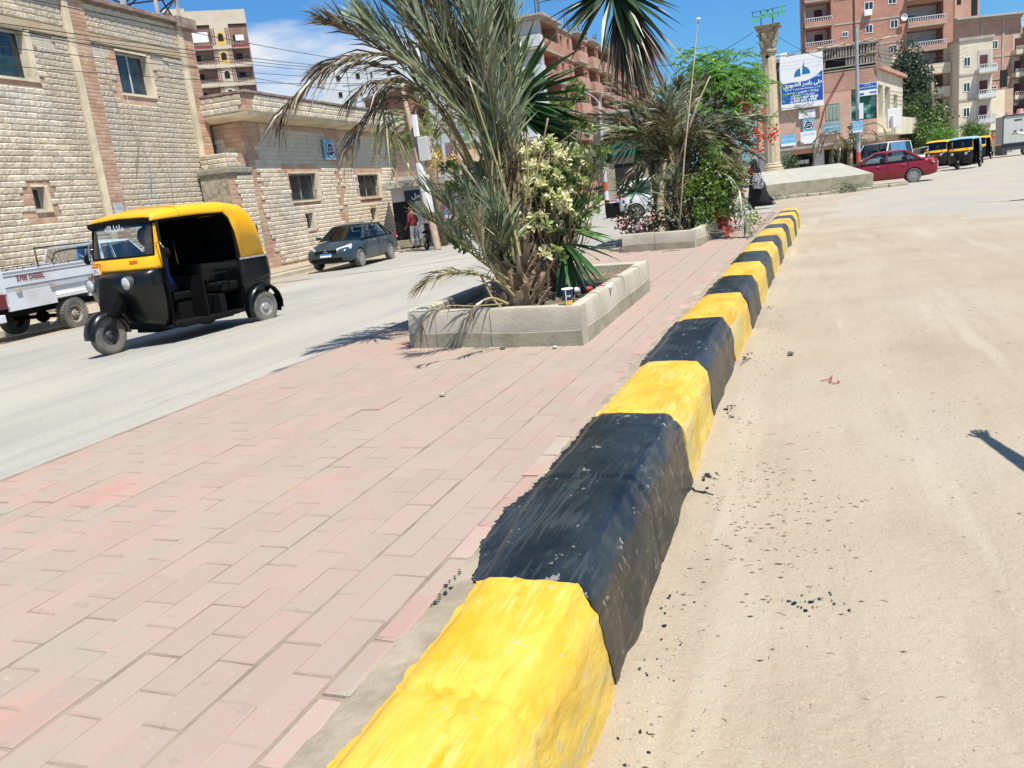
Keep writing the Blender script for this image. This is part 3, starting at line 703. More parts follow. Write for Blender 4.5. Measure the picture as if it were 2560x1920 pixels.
q=MB(); q.box(-14.3,-13.3,YL-.24,YL+.5,7.86,8.22); q.build('corner_cap',m_cap,LB,bevel=.02)
def big_window(w,y,root,grille=False,slope=.12,small=False):
    a,c_,p,q_=w
    f=MB(); t=.05
    yy=y+.16
    for bx in ((a,a+t,p,q_),(c_-t,c_,p,q_),(a+t,c_-t,p,p+t),(a+t,c_-t,q_-t,q_)): f.box(bx[0],bx[1],yy,yy+.06,bx[2],bx[3])
    if not small: f.box((a+c_)/2-.03,(a+c_)/2+.03,yy+.003,yy+.05,p+t,q_-t)
    fo=f.build('window',m_alu,root,bevel=.004)
    g=MB(); g.box(a+t,c_-t,yy+.025,yy+.035,p+t,q_-t); g.build('pane',m_dglass,fo)
    # splayed cream plaster lining of the opening, standing proud of the stone
    r=MB(); e=.05
    r.loft([[(c_,y-.05,p-.03),(c_+slope,y-.05,p-.06),(c_+slope,y-.05,q_+.05),(c_,y-.05,q_)],[(c_-.004,y+.15,p),(c_+.02,y+.15,p),(c_+.02,y+.15,q_),(c_-.004,y+.15,q_)]])
    r.box(a-.03,c_+slope,y-.055,y+.15,p-.07,p-.002); r.box(a-.03,c_,y-.04,y+.15,q_+.002,q_+.06)
    r.build('window_lining',m_creamplaster,fo)
    if grille:
        for k in range(9):
            x=a+(c_-a)*(k+.5)/9; i=MB(); i.tube([(x,y+.04,p),(x,y+.04,q_)],.011,6); i.build('grille_bar',m_iron,fo)
        for zz in (p+.35*(q_-p),p+.8*(q_-p)):
            i=MB(); i.box(a,c_,y+.03,y+.05,zz,zz+.02); i.build('grille_rail',m_iron,fo)
    return fo
big_window(winL[0],YL,LB,slope=.2); big_window(winL[1],YL,LB,slope=.16); big_window(winL[2],YL,LB,small=True,slope=.12)
# torn posters pasted near the base of the pilaster
q=MB(); q.box(-18.9,-18.5,YL-.115,YL-.108,1.9,2.35); q.build('torn_poster',mat('torn_paper',(.5,.5,.47),.8,col2=(.25,.3,.36),scale=9),LB)
for k_,P_ in enumerate(([(-17.3,5.5),(-17.35,4.6),(-17.0,3.9),(-16.9,3.4),(-17.1,2.6)],[(-18.0,6.8),(-17.8,5.0),(-17.2,4.2),(-17.6,3.2)],[(-16.1,3.9),(-16.05,3.0),(-16.15,2.0)])):
    q=MB(); q.tube([(s_,YL-.09,z_) for s_,z_ in P_],.008,5); q.build('hanging_wire',mat('pale_wire',(.35,.3,.24),.7),LB,smooth=True)
# ---- lower building ----
BB=thing('low_stone_building','single storey stone building with overhanging parapet and two barred windows','building',B0,PHI)
winB=[(-10.60,-8.50,1.97,3.0),(-4.60,-2.40,1.87,2.90),(-9.80,-9.24,.83,1.47),(-3.74,-3.16,.80,1.38)]
ZT=4.86
b=MB(); wall(b,-13.14,0,ZB,ZT,winB,0,.3); b.box(-13.14,0,.32,8,ZB,ZT)
b.quad((-13.14,0,ZB),(-13.14,0,ZT),(-13.14,1.3,ZT),(-13.14,1.3,ZB)); b.quad((0,0,ZB),(0,.4,ZB),(0,.4,ZT),(0,0,ZT))
b.build('wall',m_mort,BB,fixn=False)
def styB(s,z):
    for w in winB:
        f=.20 if w[1]-w[0]>1 else .10
        if w[0]-f-.12<s<w[1]+f+.2 and w[3]+.02<z<w[3]+.28 and w[1]-w[0]>1: return 'b'
        if w[0]-f<s<w[1]+f and w[2]-.2<z<w[3]: return 'b'
    if z>4.62: return 'b'
    k=max(0,z-3.3)
    if z>3.3:
        wl=.42+.55*(k/1.5)**2*1.6; wm=.30+.65*(max(0,k-.5)/1.0)**2
    else: wl=.40; wm=.28
    if z<1.0: wl=.40+.5*(1.0-z)/1.2
    if s<-13.14+wl+.1 or s>-.40-(wl-.4)*.7: return 'b'
    if abs(s+6.45)<wm: return 'b'
    if z<-.25: return 'b'
    return 's' if z>3.16 else 'r'
clad(BB,-13.14,0,-.6,4.84,0,[(w[0]-.005,w[1]+.005,w[2]-.005,w[3]+.005) for w in winB],styB,seed=9)
# return face (faces the camera) between the two buildings
RT=Matrix.Translation((-13.14,0,0))@Matrix.Rotation(R(-90),4,'Z')
clad(BB,-1.2,0,3.2,4.84,0,[],lambda s,z:'b' if s>-.35-(z-3.2)*.35 or z>4.3 else 's',rot=RT,maxn=60,seed=12)
for w in winB[:2]: big_window(w,0,BB,grille=True,slope=.26)
for w in winB[2:]: big_window(w,0,BB,small=True,slope=.12)
# parapet
PFy=-.62; p0,p1=-13.68,.25
q=MB(); q.loft([[(p0,PFy,5.03),(p0,PFy,5.62),(p0,PFy+.25,5.62),(p0,PFy+.25,5.03)],[(p1,PFy,5.03),(p1,PFy,5.62),(p1,PFy+.25,5.62),(p1,PFy+.25,5.03)]])
q.box(p0,p0+.25,PFy+.26,1.3,5.03,5.62); q.build('parapet_core',m_mort,BB)
q=MB(); q.loft([[(p0-.03,PFy-.06,5.03),(p1+.03,PFy-.06,5.03),(p1+.03,8,5.03),(p0-.03,8,5.03)],[(p0-.01,PFy-.02,4.93),(p1+.01,PFy-.02,4.93),(p1,8,4.93),(p0,8,4.93)],[(p0+.35,-.06,4.82),(p1-.2,-.06,4.82),(p1-.2,8,4.82),(p0+.35,8,4.82)]]); q.build('soffit',m_creamplaster,BB)
q=MB(); q.box(p0-.06,p1+.06,PFy-.08,PFy+.32,5.63,5.72); q.box(p0-.06,p0+.32,PFy+.33,1.3,5.63,5.72); q.build('coping',m_cap,BB,bevel=.01)
clad(BB,p0+.02,p1,5.05,5.62,PFy,[],lambda s,z:'b' if s<p0+.42 else 'r',pitch=.19,ln=.36,maxn=90,seed=3)
RT2=Matrix.Translation((p0,PFy,0))@Matrix.Rotation(R(-90),4,'Z')
clad(BB,-1.75,0,5.05,5.62,0,[],lambda s,z:'b' if s>-.3 else 'r',pitch=.19,ln=.36,maxn=20,seed=6,rot=RT2)
# low annexe box between the two
AX=thing('low_stone_annexe','low stone box with a cement top in the corner between the two stone buildings','wall',B0,PHI)
q=MB(); q.box(-14.6,-13.16,-.02,1.05,ZB,3.05); q.build('core',m_mort,AX)
q=MB(); q.box(-14.66,-13.16,-.12,1.1,3.05,3.24); q.build('cement_top',mat('rough_cement',(.30,.28,.23),.95,col2=(.2,.18,.14),scale=5,bump=1,bscale=15,coord='World'),AX,bevel=.03)
clad(AX,-14.6,-13.16,-.5,3.0,-.03,[],lambda s,z:'b' if s<-14.2 else 'r',maxn=60,seed=15)
q=MB(); q.box(-14.3,-13.16,.1,1.1,3.25,3.72); q.build('upper_block',m_creamplaster,AX)
RT3=Matrix.Translation((-14.3,0.1,0))@Matrix.Rotation(R(-90),4,'Z')
clad(AX,-1.0,0,3.26,3.7,0,[],lambda s,z:'r',maxn=10,seed=16,rot=RT3)
clad(AX,-14.3,-13.2,3.26,3.7,.1,[],lambda s,z:'r' if s<-13.6 else 'b',maxn=10,seed=17)
# blue sign on the low building
def ring_logo(root,cx_,cz_,r,y,m1,m2,txt=None,tm=None):
    q=MB(); q.lathe([(r,0),(r,.012)],28,(cx_,y-.012,cz_),'y'); lo=q.build('logo_disc',m1,root)
    q=MB()
    for k in range(3):
        a0=R(90+k*120+14); a1=a0+R(92); n=10; ri,ro=r*.74,r*.92
        vs=[]
        for i in range(n+1):
            a=a0+(a1-a0)*i/n; vs+= [(cx_+ri*math.cos(a),y-.016,cz_+ri*math.sin(a)),(cx_+ro*math.cos(a),y-.016,cz_+ro*math.sin(a))]
        q.add(vs,[(2*i,2*i+1,2*i+3,2*i+2) for i in range(n)])
        a=a1+R(14); q.add([(cx_+r*.62*math.cos(a1),y-.016,cz_+r*.62*math.sin(a1)),(cx_+r*1.0*math.cos(a1),y-.016,cz_+r*1.0*math.sin(a1)),(cx_+r*.83*math.cos(a),y-.016,cz_+r*.83*math.sin(a))],[(0,1,2)])
    q.build('circling_arrows',m2,lo,fixn=False)
    if txt:
        for i,tt in enumerate(txt): text('sign_lettering',tt,r*.42,m2,lo,(cx_,y-.017,cz_+r*.28-i*r*.42),bold=.02)
m_skyblue=mat('light_blue_sign',(.16,.46,.66),.5); m_navy=mat('navy_print',(.006,.015,.06),.5); m_wprint=mat('white_print',(.78,.78,.78),.5)
s=thing('logo_sign','pale blue sign with a navy circle of white arrows high on the low stone building','sign',B0,PHI)
q=MB(); q.box(-7.60,-6.70,-.16,-.08,3.53,4.33); q.build('board',m_skyblue,s,bevel=.01)
ring_logo(s,-7.15,3.93,.34,-.163,m_navy,m_wprint,['معمل','تحاليل'])
# ledge kerb along the foot of the walls
fk=thing('wall_kerb','rough sandy concrete kerb along the foot of the stone buildings','kerb',B0,PHI); fk['kind']='structure'
x=-26; rk=random.Random(2)
while x<2.5:
    q=MB(); w=rk.uniform(.9,1.1); z=rk.uniform(-.01,.01); x0=-2.5 if False else 0
    p=Vector((x,-1.6,0)); wpnt=Matrix.Rotation(PHI,4,'Z')@p+Vector(B0); g=gz(wpnt.x,wpnt.y)
    q.box(x,x+w-.012,-1.75+rk.uniform(-.02,.02),-1.45,g-.2,g+.13+z); q.build('kerb_block',m_conc,fk,bevel=.02); x+=w
q=MB(); q.box(-26,2.5,-1.46,1.3,-.9,-.36); tag(q.build('side_walk',m_sand),kind='structure').matrix_world=Matrix.Translation(B0)@Matrix.Rotation(PHI,4,'Z')
q=MB()
for xx in (-25,-14): pass
# wires
m_wire=mat('black_cable',(.015,.015,.017),.6)
wires=[((-40,-25),(1000,168),9),((-40,52),(1000,178),10),((-40,65),(1000,182),11),((-40,74),(985,186),12),((-40,112),(1000,196),13),((-40,160),(1005,205),14),((-40,58),(1005,240),11)]
for k,((x0,y0),(x1,y1),d0) in enumerate(wires):
    a=vp(x0,y0,d0+2); c_=vp(x1,y1,33); pts=[]
    for i in range(25):
        t=i/24; p=a.lerp(c_,t); p.z-=.5*math.sin(math.pi*t)*(.6+.1*k)*.35; pts.append(p)
    q=MB(); q.tube(pts,.0075,5); tag(q.build('overhead_cable',m_wire,smooth=True),['topmost','second from the top','third from the top','fourth from the top','second from the bottom','lowest','middle'][k]+' of the black cables crossing the stone buildings','cable','overhead cables crossing the stone buildings')
# ================= VEHICLE PARTS =================
m_tyre=mat('tyre_rubber',(.035,.034,.032),.9,col2=(.10,.09,.075),scale=6,bump=.3,bscale=40)
m_tyred=mat('dusty_tyre',(.10,.095,.085),.95,col2=(.17,.155,.13),scale=5,bump=.3,bscale=40)
m_rim=mat('grey_rim',(.38,.38,.38),.4,col2=(.28,.27,.25),scale=8,metal=.3)
m_rimd=mat('rusty_rim',(.20,.16,.12),.8,col2=(.34,.31,.27),scale=12)
m_blackp=mat('black_car_paint',(.003,.0035,.004),.3,coat=.25,col2=(.016,.015,.013),scale=2.2,spec=.3,lo=.5,hi=.7)
m_yelp=mat('taxi_yellow_paint',(.80,.40,.003),.38,coat=.3,col2=(.70,.35,.02),scale=3,lo=.5,hi=.7,bump=.25,bscale=5,bdist=.03)
m_matblk=mat('matt_black',(.003,.003,.0035),.8,spec=.2)
m_lamp=mat('lamp_glass',(.38,.39,.39),.1,coat=.7,col2=(.6,.6,.6),scale=14); m_orange=mat('orange_lens',(.75,.12,.01),.2,coat=.5); m_red=mat('red_lens',(.35,.01,.01),.2,coat=.4)
m_chrome=mat('chrome',(.6,.6,.6),.15,metal=1); m_greyp=mat('grey_plastic',(.05,.052,.055),.55)
m_cglass=glass('car_glass',(.45,.52,.52)); m_seat=mat('dark_seat',(.003,.003,.0035),.8,spec=.15)
def wheel(root,c,r,w,tyre=m_tyre,rim=m_rim,spokes=0,side=1,label=None,rfrac=.6,holes=0,tread=False):
    """wheel with its axle along y; side=+1 outer face towards +y"""
    t=MB(); o=w/2; n=36
    t.lathe([(r*rfrac,-o*.8),(r*.80,-o),(r*.93,-o*.95),(r,-o*.7),(r,o*.7),(r*.93,o*.95),(r*.80,o),(r*rfrac,o*.8)],n,(0,0,0),'y',caps=False)
    to=t.build('wheel',tyre,root,smooth=True,auto=40); to.location=c
    if tread:
        q=MB()
        for k in range(36):
            a=2*math.pi*k/36; M=Matrix.Rotation(a,4,'Y')
            for s_ in (-1,1): q.box(-.014,.014,s_*o*.25 if s_>0 else -o*.98,o*.98 if s_>0 else -o*.25,r-.006,r+.008,M)
        q.build('tread_blocks',tyre,to)
    q=MB(); f=side
    q.lathe([(r*rfrac,f*o*.82),(r*rfrac*.93,f*o*.80),(r*rfrac*.88,f*o*.45),(r*rfrac*.45,f*o*.40),(r*rfrac*.36,f*o*.72),(r*rfrac*.28,f*o*.78),(.001,f*o*.78)],n,(0,0,0),'y',caps=False)
    ro=q.build('rim',rim,to,smooth=True,auto=35)
    if spokes:
        q=MB()
        for k in range(spokes):
            a=2*math.pi*k/spokes; M=Matrix.Rotation(a,4,'Y'); ww=r*rfrac*.12
            q.loft([[M@Vector(v) for v in ((-ww,f*o*.55,r*rfrac*.25),(ww,f*o*.55,r*rfrac*.25),(ww,f*o*.82,r*rfrac*.25),(-ww,f*o*.82,r*rfrac*.25))],[M@Vector(v) for v in ((-ww*1.5,f*o*.6,r*rfrac*.95),(ww*1.5,f*o*.6,r*rfrac*.95),(ww*1.5,f*o*.84,r*rfrac*.95),(-ww*1.5,f*o*.84,r*rfrac*.95))]])
        q.build('spokes',rim,ro)
    if holes:
        q=MB()
        for k in range(holes):
            a=2*math.pi*k/holes; q.lathe([(r*.055,f*(o*.46)),(.001,f*(o*.465))],8,(r*rfrac*.68*math.sin(a),0,r*rfrac*.68*math.cos(a)),'y',caps=False)
        q.build('rim_holes',m_matblk,ro)
    return to
def skin_mesh(name,joints,edges,m,parent=None,sub=2,regions=None,root=0):
    me=bpy.data.meshes.new(name); me.from_pydata([j[:3] for j in joints],edges,[]); o=link(name,me,parent)
    md=o.modifiers.new('s','SKIN'); md.use_smooth_shade=True
    for i,j in enumerate(joints):
        sv=me.skin_vertices[0].data[i]; rr_=j[3] if isinstance(j[3],tuple) else (j[3],j[3]); sv.radius=rr_; sv.use_root=(i==root)
    s2=o.modifiers.new('ss','SUBSURF'); s2.levels=sub; s2.render_levels=sub
    baked(o); o.data.materials.clear()
    for mm in (m if isinstance(m,(list,tuple)) else [m]): o.data.materials.append(mm)
    if regions:
        for p in o.data.polygons: p.material_index=regions(p.center)
    for p in o.data.polygons: p.use_smooth=True
    return o
m_skin=mat('brown_skin',(.30,.16,.10),.6); m_hair=mat('black_hair',(.012,.010,.009),.7)
def head(root,c,face,m=m_skin,hair=True,r=.105):
    """head at c looking along the unit vector face"""
    f=Vector(face).normalized(); rt=f.cross(Vector((0,0,1))).normalized()
    me=bpy.data.meshes.new('head'); bm=bmesh.new(); bmesh.ops.create_uvsphere(bm,u_segments=20,v_segments=14,radius=1)
    for v in bm.verts:
        x,y,z=v.co; jaw=1-.22*max(0,-z); fx=y*r*.95*(1+.05*(z<0)); 
        nose=.022*math.exp(-((x/.16)**2+((z+.08)/.2)**2)) if y>0 else 0
        eye=-.008*sum(math.exp(-(((x-e)/.15)**2+((z-.12)/.12)**2)) for e in (-.36,.36)) if y>0 else 0
        mouth=.005*math.exp(-((x/.3)**2+((z+.45)/.1)**2)) if y>0 else 0
        p=rt*(x*r*.78*jaw)+f*(y*r*.92+nose+eye+mouth)+Vector((0,0,z*r*1.18))
        v.co=p
    bm.to_mesh(me); bm.free(); me.materials.append(m)
    for p in me.polygons: p.use_smooth=True
    h=link('head',me,root,c)
    for s_ in (-1,1):
        q=MB(); q.lathe([(.004,-.012),(.022,-.004),(.026,.006),(.004,.012)],8); e=q.build('ear',m,h,smooth=True); e.location=rt*(s_*r*.80)+Vector((0,0,.0)); e.rotation_euler=(0,R(90),math.atan2(rt.y,rt.x))
    if hair:
        me2=bpy.data.meshes.new('hair'); bm=bmesh.new(); bmesh.ops.create_uvsphere(bm,u_segments=18,v_segments=12,radius=1)
        dl=[v for v in bm.verts if (v.co.y>.15 and v.co.z<.55) or v.co.z<-.25]
        bmesh.ops.delete(bm,geom=dl,context='VERTS')
        for v in bm.verts:
            x,y,z=v.co; v.co=rt*(x*r*.81)+f*(y*r*.955-.004)+Vector((0,0,z*r*1.21))
        bm.to_mesh(me2); bm.free(); me2.materials.append(m_hair)
        for p in me2.polygons: p.use_smooth=True
        link('hair',me2,h)
    return h
def hand(name,root,wrist,d,m=m_skin,s=1.0):
    """small relaxed hand: palm, four curled fingers, thumb"""
    d=Vector(d).normalized(); sd=d.cross(Vector((0,0,1)));
    if sd.length<.1: sd=Vector((1,0,0))
    sd.normalize(); up=sd.cross(d); w=Vector(wrist); J=[(*w,.024*s),(*(w+d*.045*s),(.034*s,.016*s)),(*(w+d*.085*s),(.036*s,.014*s))]; E=[(0,1),(1,2)]
    for k,(o_,l) in enumerate(((-.03,.062),(-.01,.075),(.01,.07),(.03,.055))):
        b0=w+d*.088*s+sd*o_*s; i=len(J)
        J+=[(*b0,.0095*s),(*(b0+d*l*.5*s-up*.008*s),.0085*s),(*(b0+d*l*.85*s-up*.03*s),.0075*s)]; E+=[(2,i),(i,i+1),(i+1,i+2)]
    b0=w+d*.03*s+sd*-.03*s; i=len(J); J+=[(*b0,.012*s),(*(b0+d*.03*s-sd*.022*s),.0105*s),(*(b0+d*.06*s-sd*.026*s-up*.01*s),.009*s)]; E+=[(1,i),(i,i+1),(i+1,i+2)]
    return skin_mesh(name,J,E,m,root,1)
# ================= TUK-TUK =================
def tuktuk(label,group=None,roof=None,driver=True,detail=True,name='auto_rickshaw'):
    """local frame: x forward, origin under the front wheel, y to the vehicle's left"""
    T=thing(name,label,'tuk-tuk',(0,0,0),0,group); rf=roof or m_yelp
    W_=.60; WB=2.18
    # canopy: roof shell and rear yellow part
    def csec(x,zt,hw,zlow,rad=.12):
        pts=[(x,-hw,zlow),(x,-hw,zt-rad)]
        for k in range(1,5): a=R(90*k/5); pts.append((x,-hw+rad*(1-math.cos(a)),zt-rad+rad*math.sin(a)))
        pts+=[(x,-hw+rad+.08,zt+.012),(x,0,zt+.03),(x,hw-rad-.08,zt+.012)]
        for k in range(4,0,-1): a=R(90*k/5); pts.append((x,hw-rad*(1-math.cos(a)),zt-rad+rad*math.sin(a)))
        pts+=[(x,hw,zt-rad),(x,hw,zlow)]
        return pts
    st=[(-.60,1.60,.60,1.555),(-.66,1.645,.615,1.56),(-.90,1.69,.63,1.57),(-1.3,1.71,.64,1.58),(-1.72,1.71,.64,1.575),(-1.80,1.71,.64,1.50),(-1.87,1.70,.64,1.30),(-1.90,1.695,.64,.93),(-2.08,1.66,.64,.93),(-2.2,1.57,.635,.94),(-2.28,1.42,.63,.95),(-2.33,1.22,.625,.955),(-2.37,.96,.62,.955)]
    rings=[]
    for (x,zt,hw,zl) in st:
        rad=.13 if zt-zl>.15 else max(.03,(zt-zl)*.8)
        rings.append(csec(x,zt,hw,zl,min(rad,max(.01,(zt-zl)*.8))))
    q=MB(); q.loft(rings,False,False); o=q.build('canopy',rf,T,smooth=True,fixn=False,auto=50)
    md=o.modifiers.new('so','SOLIDIFY'); md.thickness=.018; md.offset=-1; baked(o)
    for xs_ in (-1.02,-1.74):
        q=MB(); q.tube([(p[0],p[1]*1.003,p[2]+.004) for p in csec(xs_,1.702,.637,1.58,.11)],.007,5); q.build('canopy_seam',m_yelp,T,smooth=True)
    # inner black lining
    rings2=[[(p[0]*1.0+(.02 if p[0]<-2.2 else 0),p[1]*.955,p[2]-.035 if p[2]>1.2 else p[2]) for p in r] for r in rings]
    q=MB(); q.loft(rings2,False,False); q.build('canopy_lining',m_matblk,T,smooth=True,fixn=False)
    q=MB(); q.box(-.69,-.585,-.595,.595,1.535,1.60); q.build('roof_header',m_matblk,T,bevel=.01)
    # rear black body
    def rsec(x,zt,hw,zb): return [(x,-hw,zt),(x,-hw-.01,(zt+zb)/2),(x,-hw+.05,zb),(x,hw-.05,zb),(x,hw+.01,(zt+zb)/2),(x,hw,zt)]
    q=MB(); q.loft([rsec(-1.84,.93,.625,.24),rsec(-1.95,.93,.635,.28),rsec(-2.2,.94,.64,.36),rsec(-2.36,.95,.63,.42),rsec(-2.43,.90,.60,.45)]); o=q.build('rear_body',m_blackp,T,bevel=.02)
    q=MB()
    for s_ in (-1,1): q.box(-2.38,-1.86,s_*.648-.004,s_*.648+.004,.925,.952)
    q.build('body_trim',m_rim,T)
    if detail:
        for k in range(3):
            q=MB(); q.box(-2.36,-1.9,.640,.652,.50+.1*k,.512+.1*k); q.build('body_rib',m_blackp,T,bevel=.003)
    # rear panel behind the seat: black canvas
    q=MB(); q.box(-2.33,-2.30,-.60,.60,.9,1.35); q.build('rear_canvas',m_matblk,T)
    q=MB(); q.box(-2.1,-1.55,-.55,.55,.52,.66); q.box(-2.2,-2.08,-.55,.55,.66,1.12); q.build('rear_seat',m_seat,T,bevel=.04)
    q=MB(); q.box(-1.55,-1.45,-.58,.58,.24,.52); q.build('seat_base',m_matblk,T)
    q=MB(); q.box(-1.3,-1.02,-.26,.26,.50,.62); q.build('driver_seat',m_seat,T,bevel=.03)
    q=MB(); q.box(-1.28,-1.06,-.24,.24,.25,.50); q.box(-1.32,-1.29,-.5,.5,.25,.80); q.build('seat_box',m_matblk,T)
    q=MB(); q.box(-1.86,-.6,-.60,.60,.22,.26); q.box(-1.6,-.75,.585,.635,.205,.275); q.box(-1.6,-.75,-.635,-.585,.205,.275); q.build('floor_pan',m_matblk,T,bevel=.01)
    q=MB(); q.box(-1.86,-1.42,-.625,-.605,.26,1.56); q.build('side_curtain',m_matblk,T)
    # door frame posts
    for s_ in (-1,1):
        q=MB(); q.tube([(-.66,s_*.60,.30),(-.665,s_*.615,.98),(-.69,s_*.60,1.56)],.020,8); q.build('front_post',m_matblk,T,smooth=True)
        q=MB(); q.tube([(-1.86,s_*.615,.30),(-1.86,s_*.62,.9),(-1.84,s_*.615,1.45),(-1.74,s_*.61,1.56)],.018,8); q.build('rear_post',m_matblk,T,smooth=True)
        q=MB(); q.tube([(-1.30,s_*.58,.62),(-1.30,s_*.60,.80),(-1.62,s_*.60,.80),(-1.66,s_*.58,.62)],.012,6); q.build('hand_rail',m_matblk,T,smooth=True)
    # front shell: black shield with bulged nose (height rings, front outline)
    def nose(z,xf,hw,xs):
        # outline from left door edge round the front to the right door edge
        pts=[]
        for k in range(13):
            a=R(-90+180*k/12); y=hw*math.sin(a); ca=abs(math.cos(a))**.6
            pts.append((xs+(xf-xs)*ca,y,z))
        return pts
    NR=[(.27,-.50,.55,-.66),(.36,-.44,.58,-.66),(.50,-.38,.60,-.66),(.62,-.34,.61,-.66),(.74,-.27,.615,-.66),(.84,-.245,.615,-.66),(.93,-.30,.615,-.66),(.99,-.375,.615,-.665)]
    q=MB(); q.loft([nose(*r) for r in NR],False,False); o=q.build('front_shield',m_blackp,T,smooth=True,fixn=False,auto=45)
    md=o.modifiers.new('so','SOLIDIFY'); md.thickness=.012; baked(o)
    NY=[(.985,-.380,.617,-.665),(1.02,-.385,.618,-.665),(1.08,-.415,.617,-.667),(1.135,-.45,.615,-.67),(1.15,-.462,.612,-.672)]
    q=MB(); q.loft([nose(*r) for r in NY],False,False); o=q.build('yellow_front_band',m_yelp,T,smooth=True,fixn=False,auto=60)
    md=o.modifiers.new('so','SOLIDIFY'); md.thickness=.012; baked(o)
    # windscreen frame, gasket and glass following the same curve
    def wsr(z,ins=0,out=0):
        t=(z-1.15)/.40; xf=-.462-.14*t; hw=(.612-.02*t)-ins; xs=-.672-.02*t; return [(p[0]+out,p[1],p[2]) for p in nose(z,xf,hw,xs)]
    def strip(z0,z1,k0,k1,nme,mm,out=.004,n=6):
        q=MB(); rr_=[]
        for i in range(n+1): rr_.append(wsr(z0+(z1-z0)*i/n,0,out)[k0:k1+1])
        q.loft(rr_,False,False); return q.build(nme,mm,T,smooth=True,fixn=False)
    strip(1.15,1.56,0,1,'windscreen_pillar',m_yelp,0); strip(1.15,1.56,11,12,'windscreen_pillar',m_yelp,0)
    strip(1.50,1.56,1,11,'windscreen_tint',mat('sun_strip',(.008,.02,.035),.15),.006,2)
    strip(1.15,1.50,1,11,'windscreen',glass('tuktuk_windscreen',(.62,.72,.74)),.0)
    q=MB()
    P_=[wsr(1.155)[k] for k in range(1,12)]; U_=[wsr(1.555)[k] for k in range(11,0,-1)]
    loop=P_+[tuple(wsr(1.155+.4*i/5)[11]) for i in range(1,5)]+U_+[tuple(wsr(1.555-.4*i/5)[1]) for i in range(1,5)]
    loop=[(p[0]+.006,p[1],p[2]) for p in loop]
    q.tube(loop+[loop[0]],.012,6,False); q.build('windscreen_gasket',m_matblk,T,smooth=True)
    if detail:
        text('windscreen_lettering','ماشاءالله',.10,m_wprint,T,(-.445,.12,1.505),(R(90),0,R(90)),bold=.03)
        q=MB(); q.tube([(-.40,-.42,1.15),(-.43,-.40,1.42)],.006,5); q.tube([(-.43,-.40,1.42),(-.42,-.33,1.36)],.005,5); q.build('wiper',m_rim,T)
        text('number_lettering','14',.075,m_matblk,T,(-.372,-.22,1.075),(R(90),0,R(90)))
        for zz in (.60,.575): 
            q=MB(); q.box(-.345,-.325,-.10,.10,zz,zz+.012); q.build('nose_vent',m_greyp,T)
        q=MB(); q.box(-.262,-.245,-.05,.05,.72,.80); bo=q.build('nose_badge',m_greyp,T,bevel=.006); text('badge_lettering','RE',.05,m_rim,bo,(-.243,0,.76),(R(90),0,R(90)))
        # number plate
        q=MB(); q.box(-.385,-.362,-.36,-.20,.965,1.085); pl_=q.build('plate_holder',m_yelp,T,bevel=.01)
        q=MB(); q.box(-.361,-.355,-.345,-.215,1.055,1.08); q.build('plate_orange_strip',m_orange,pl_)
        q=MB(); q.box(-.361,-.355,-.345,-.215,.97,1.053); q.build('plate_white',m_wprint,pl_)
        text('plate_lettering','٤ ٣ ١',.045,m_matblk,pl_,(-.353,-.28,.99),(R(90),0,R(90))); text('plate_lettering','ع ج ل',.035,m_matblk,pl_,(-.353,-.28,1.033),(R(90),0,R(90)))
        for s_ in (-1,1):
            q=MB(); q.tube([(-.62,s_*.60,1.28),(-.58,s_*.72,1.30),(-.60,s_*.76,1.22)],.008,6); mo=q.build('mirror_arm',m_chrome,T,smooth=True)
            q=MB(); q.lathe([(.001,-.012),(.06,-.01),(.065,0),(.06,.012),(.001,.016)],16,(-.61,s_*.77,1.16),'x'); q.build('mirror',m_matblk,mo,smooth=True)
    # two orange indicators on the yellow band
    for s_ in (-1,1):
        q=MB(); 
        for (a,c_,mm,nm) in ((.30,.41,m_orange,'indicator'),(.41,.47,m_wprint,'indicator_lens')):
            q=MB(); x0=-.455 if nm=='indicator' else -.50
            q.loft([[(x0-.03,s_*a,1.06),(x0-.03-.03*(c_-a)/.1,s_*c_,1.065),(x0-.03-.03*(c_-a)/.1,s_*c_,1.105),(x0-.03,s_*a,1.105)],[(x0+.035,s_*a,1.06),(x0+.01,s_*c_,1.065),(x0+.01,s_*c_,1.105),(x0+.035,s_*a,1.105)]]); q.build(nm,mm,T,bevel=.003)
        # headlamp
        q=MB(); q.lathe([(.085,-.10),(.090,.0),(.082,.014),(.078,.012)],22,(-.288,s_*.345,.845),'x',caps=False); hl=q.build('headlamp_ring',m_greyp,T,smooth=True)
        q=MB(); q.lathe([(.078,.010),(.06,.022),(.03,.030),(.001,.033)],22,(-.288,s_*.345,.845),'x',caps=False); q.build('headlamp',m_lamp,hl,smooth=True)
        # rear mudguard
        q=MB(); rr_=[]
        for k in range(11):
            a=R(-25+220*k/10); rr_.append([(-WB+.315*math.cos(a),s_*.56,.25+.31*math.sin(a)),(-WB+.325*math.cos(a),s_*.64,.25+.32*math.sin(a)),(-WB+.30*math.cos(a),s_*.70,.25+.295*math.sin(a)),(-WB+.285*math.cos(a),s_*.70,.25+.28*math.sin(a))])
        q.loft(rr_,False,False); q.build('rear_mudguard',m_blackp,T,smooth=True,fixn=False)
        wheel(T,(-WB,s_*.60,.225),.225,.12,m_tyred if detail else m_tyre,m_rim,0,s_,rfrac=.55)
        q=MB(); q.box(-2.50,-2.485,s_*.55-.07,s_*.55+.07,.12,.36); q.build('mud_flap',m_matblk,T)
    # steering fork, front mudguard, front wheel turned slightly
    fw_=wheel(T,(-.14,0,.242),.242,.12,m_tyred if detail else m_tyre,m_greyp,0,1,rfrac=.52); fw_.rotation_euler=(0,0,R(6))
    q=MB(); rr_=[]
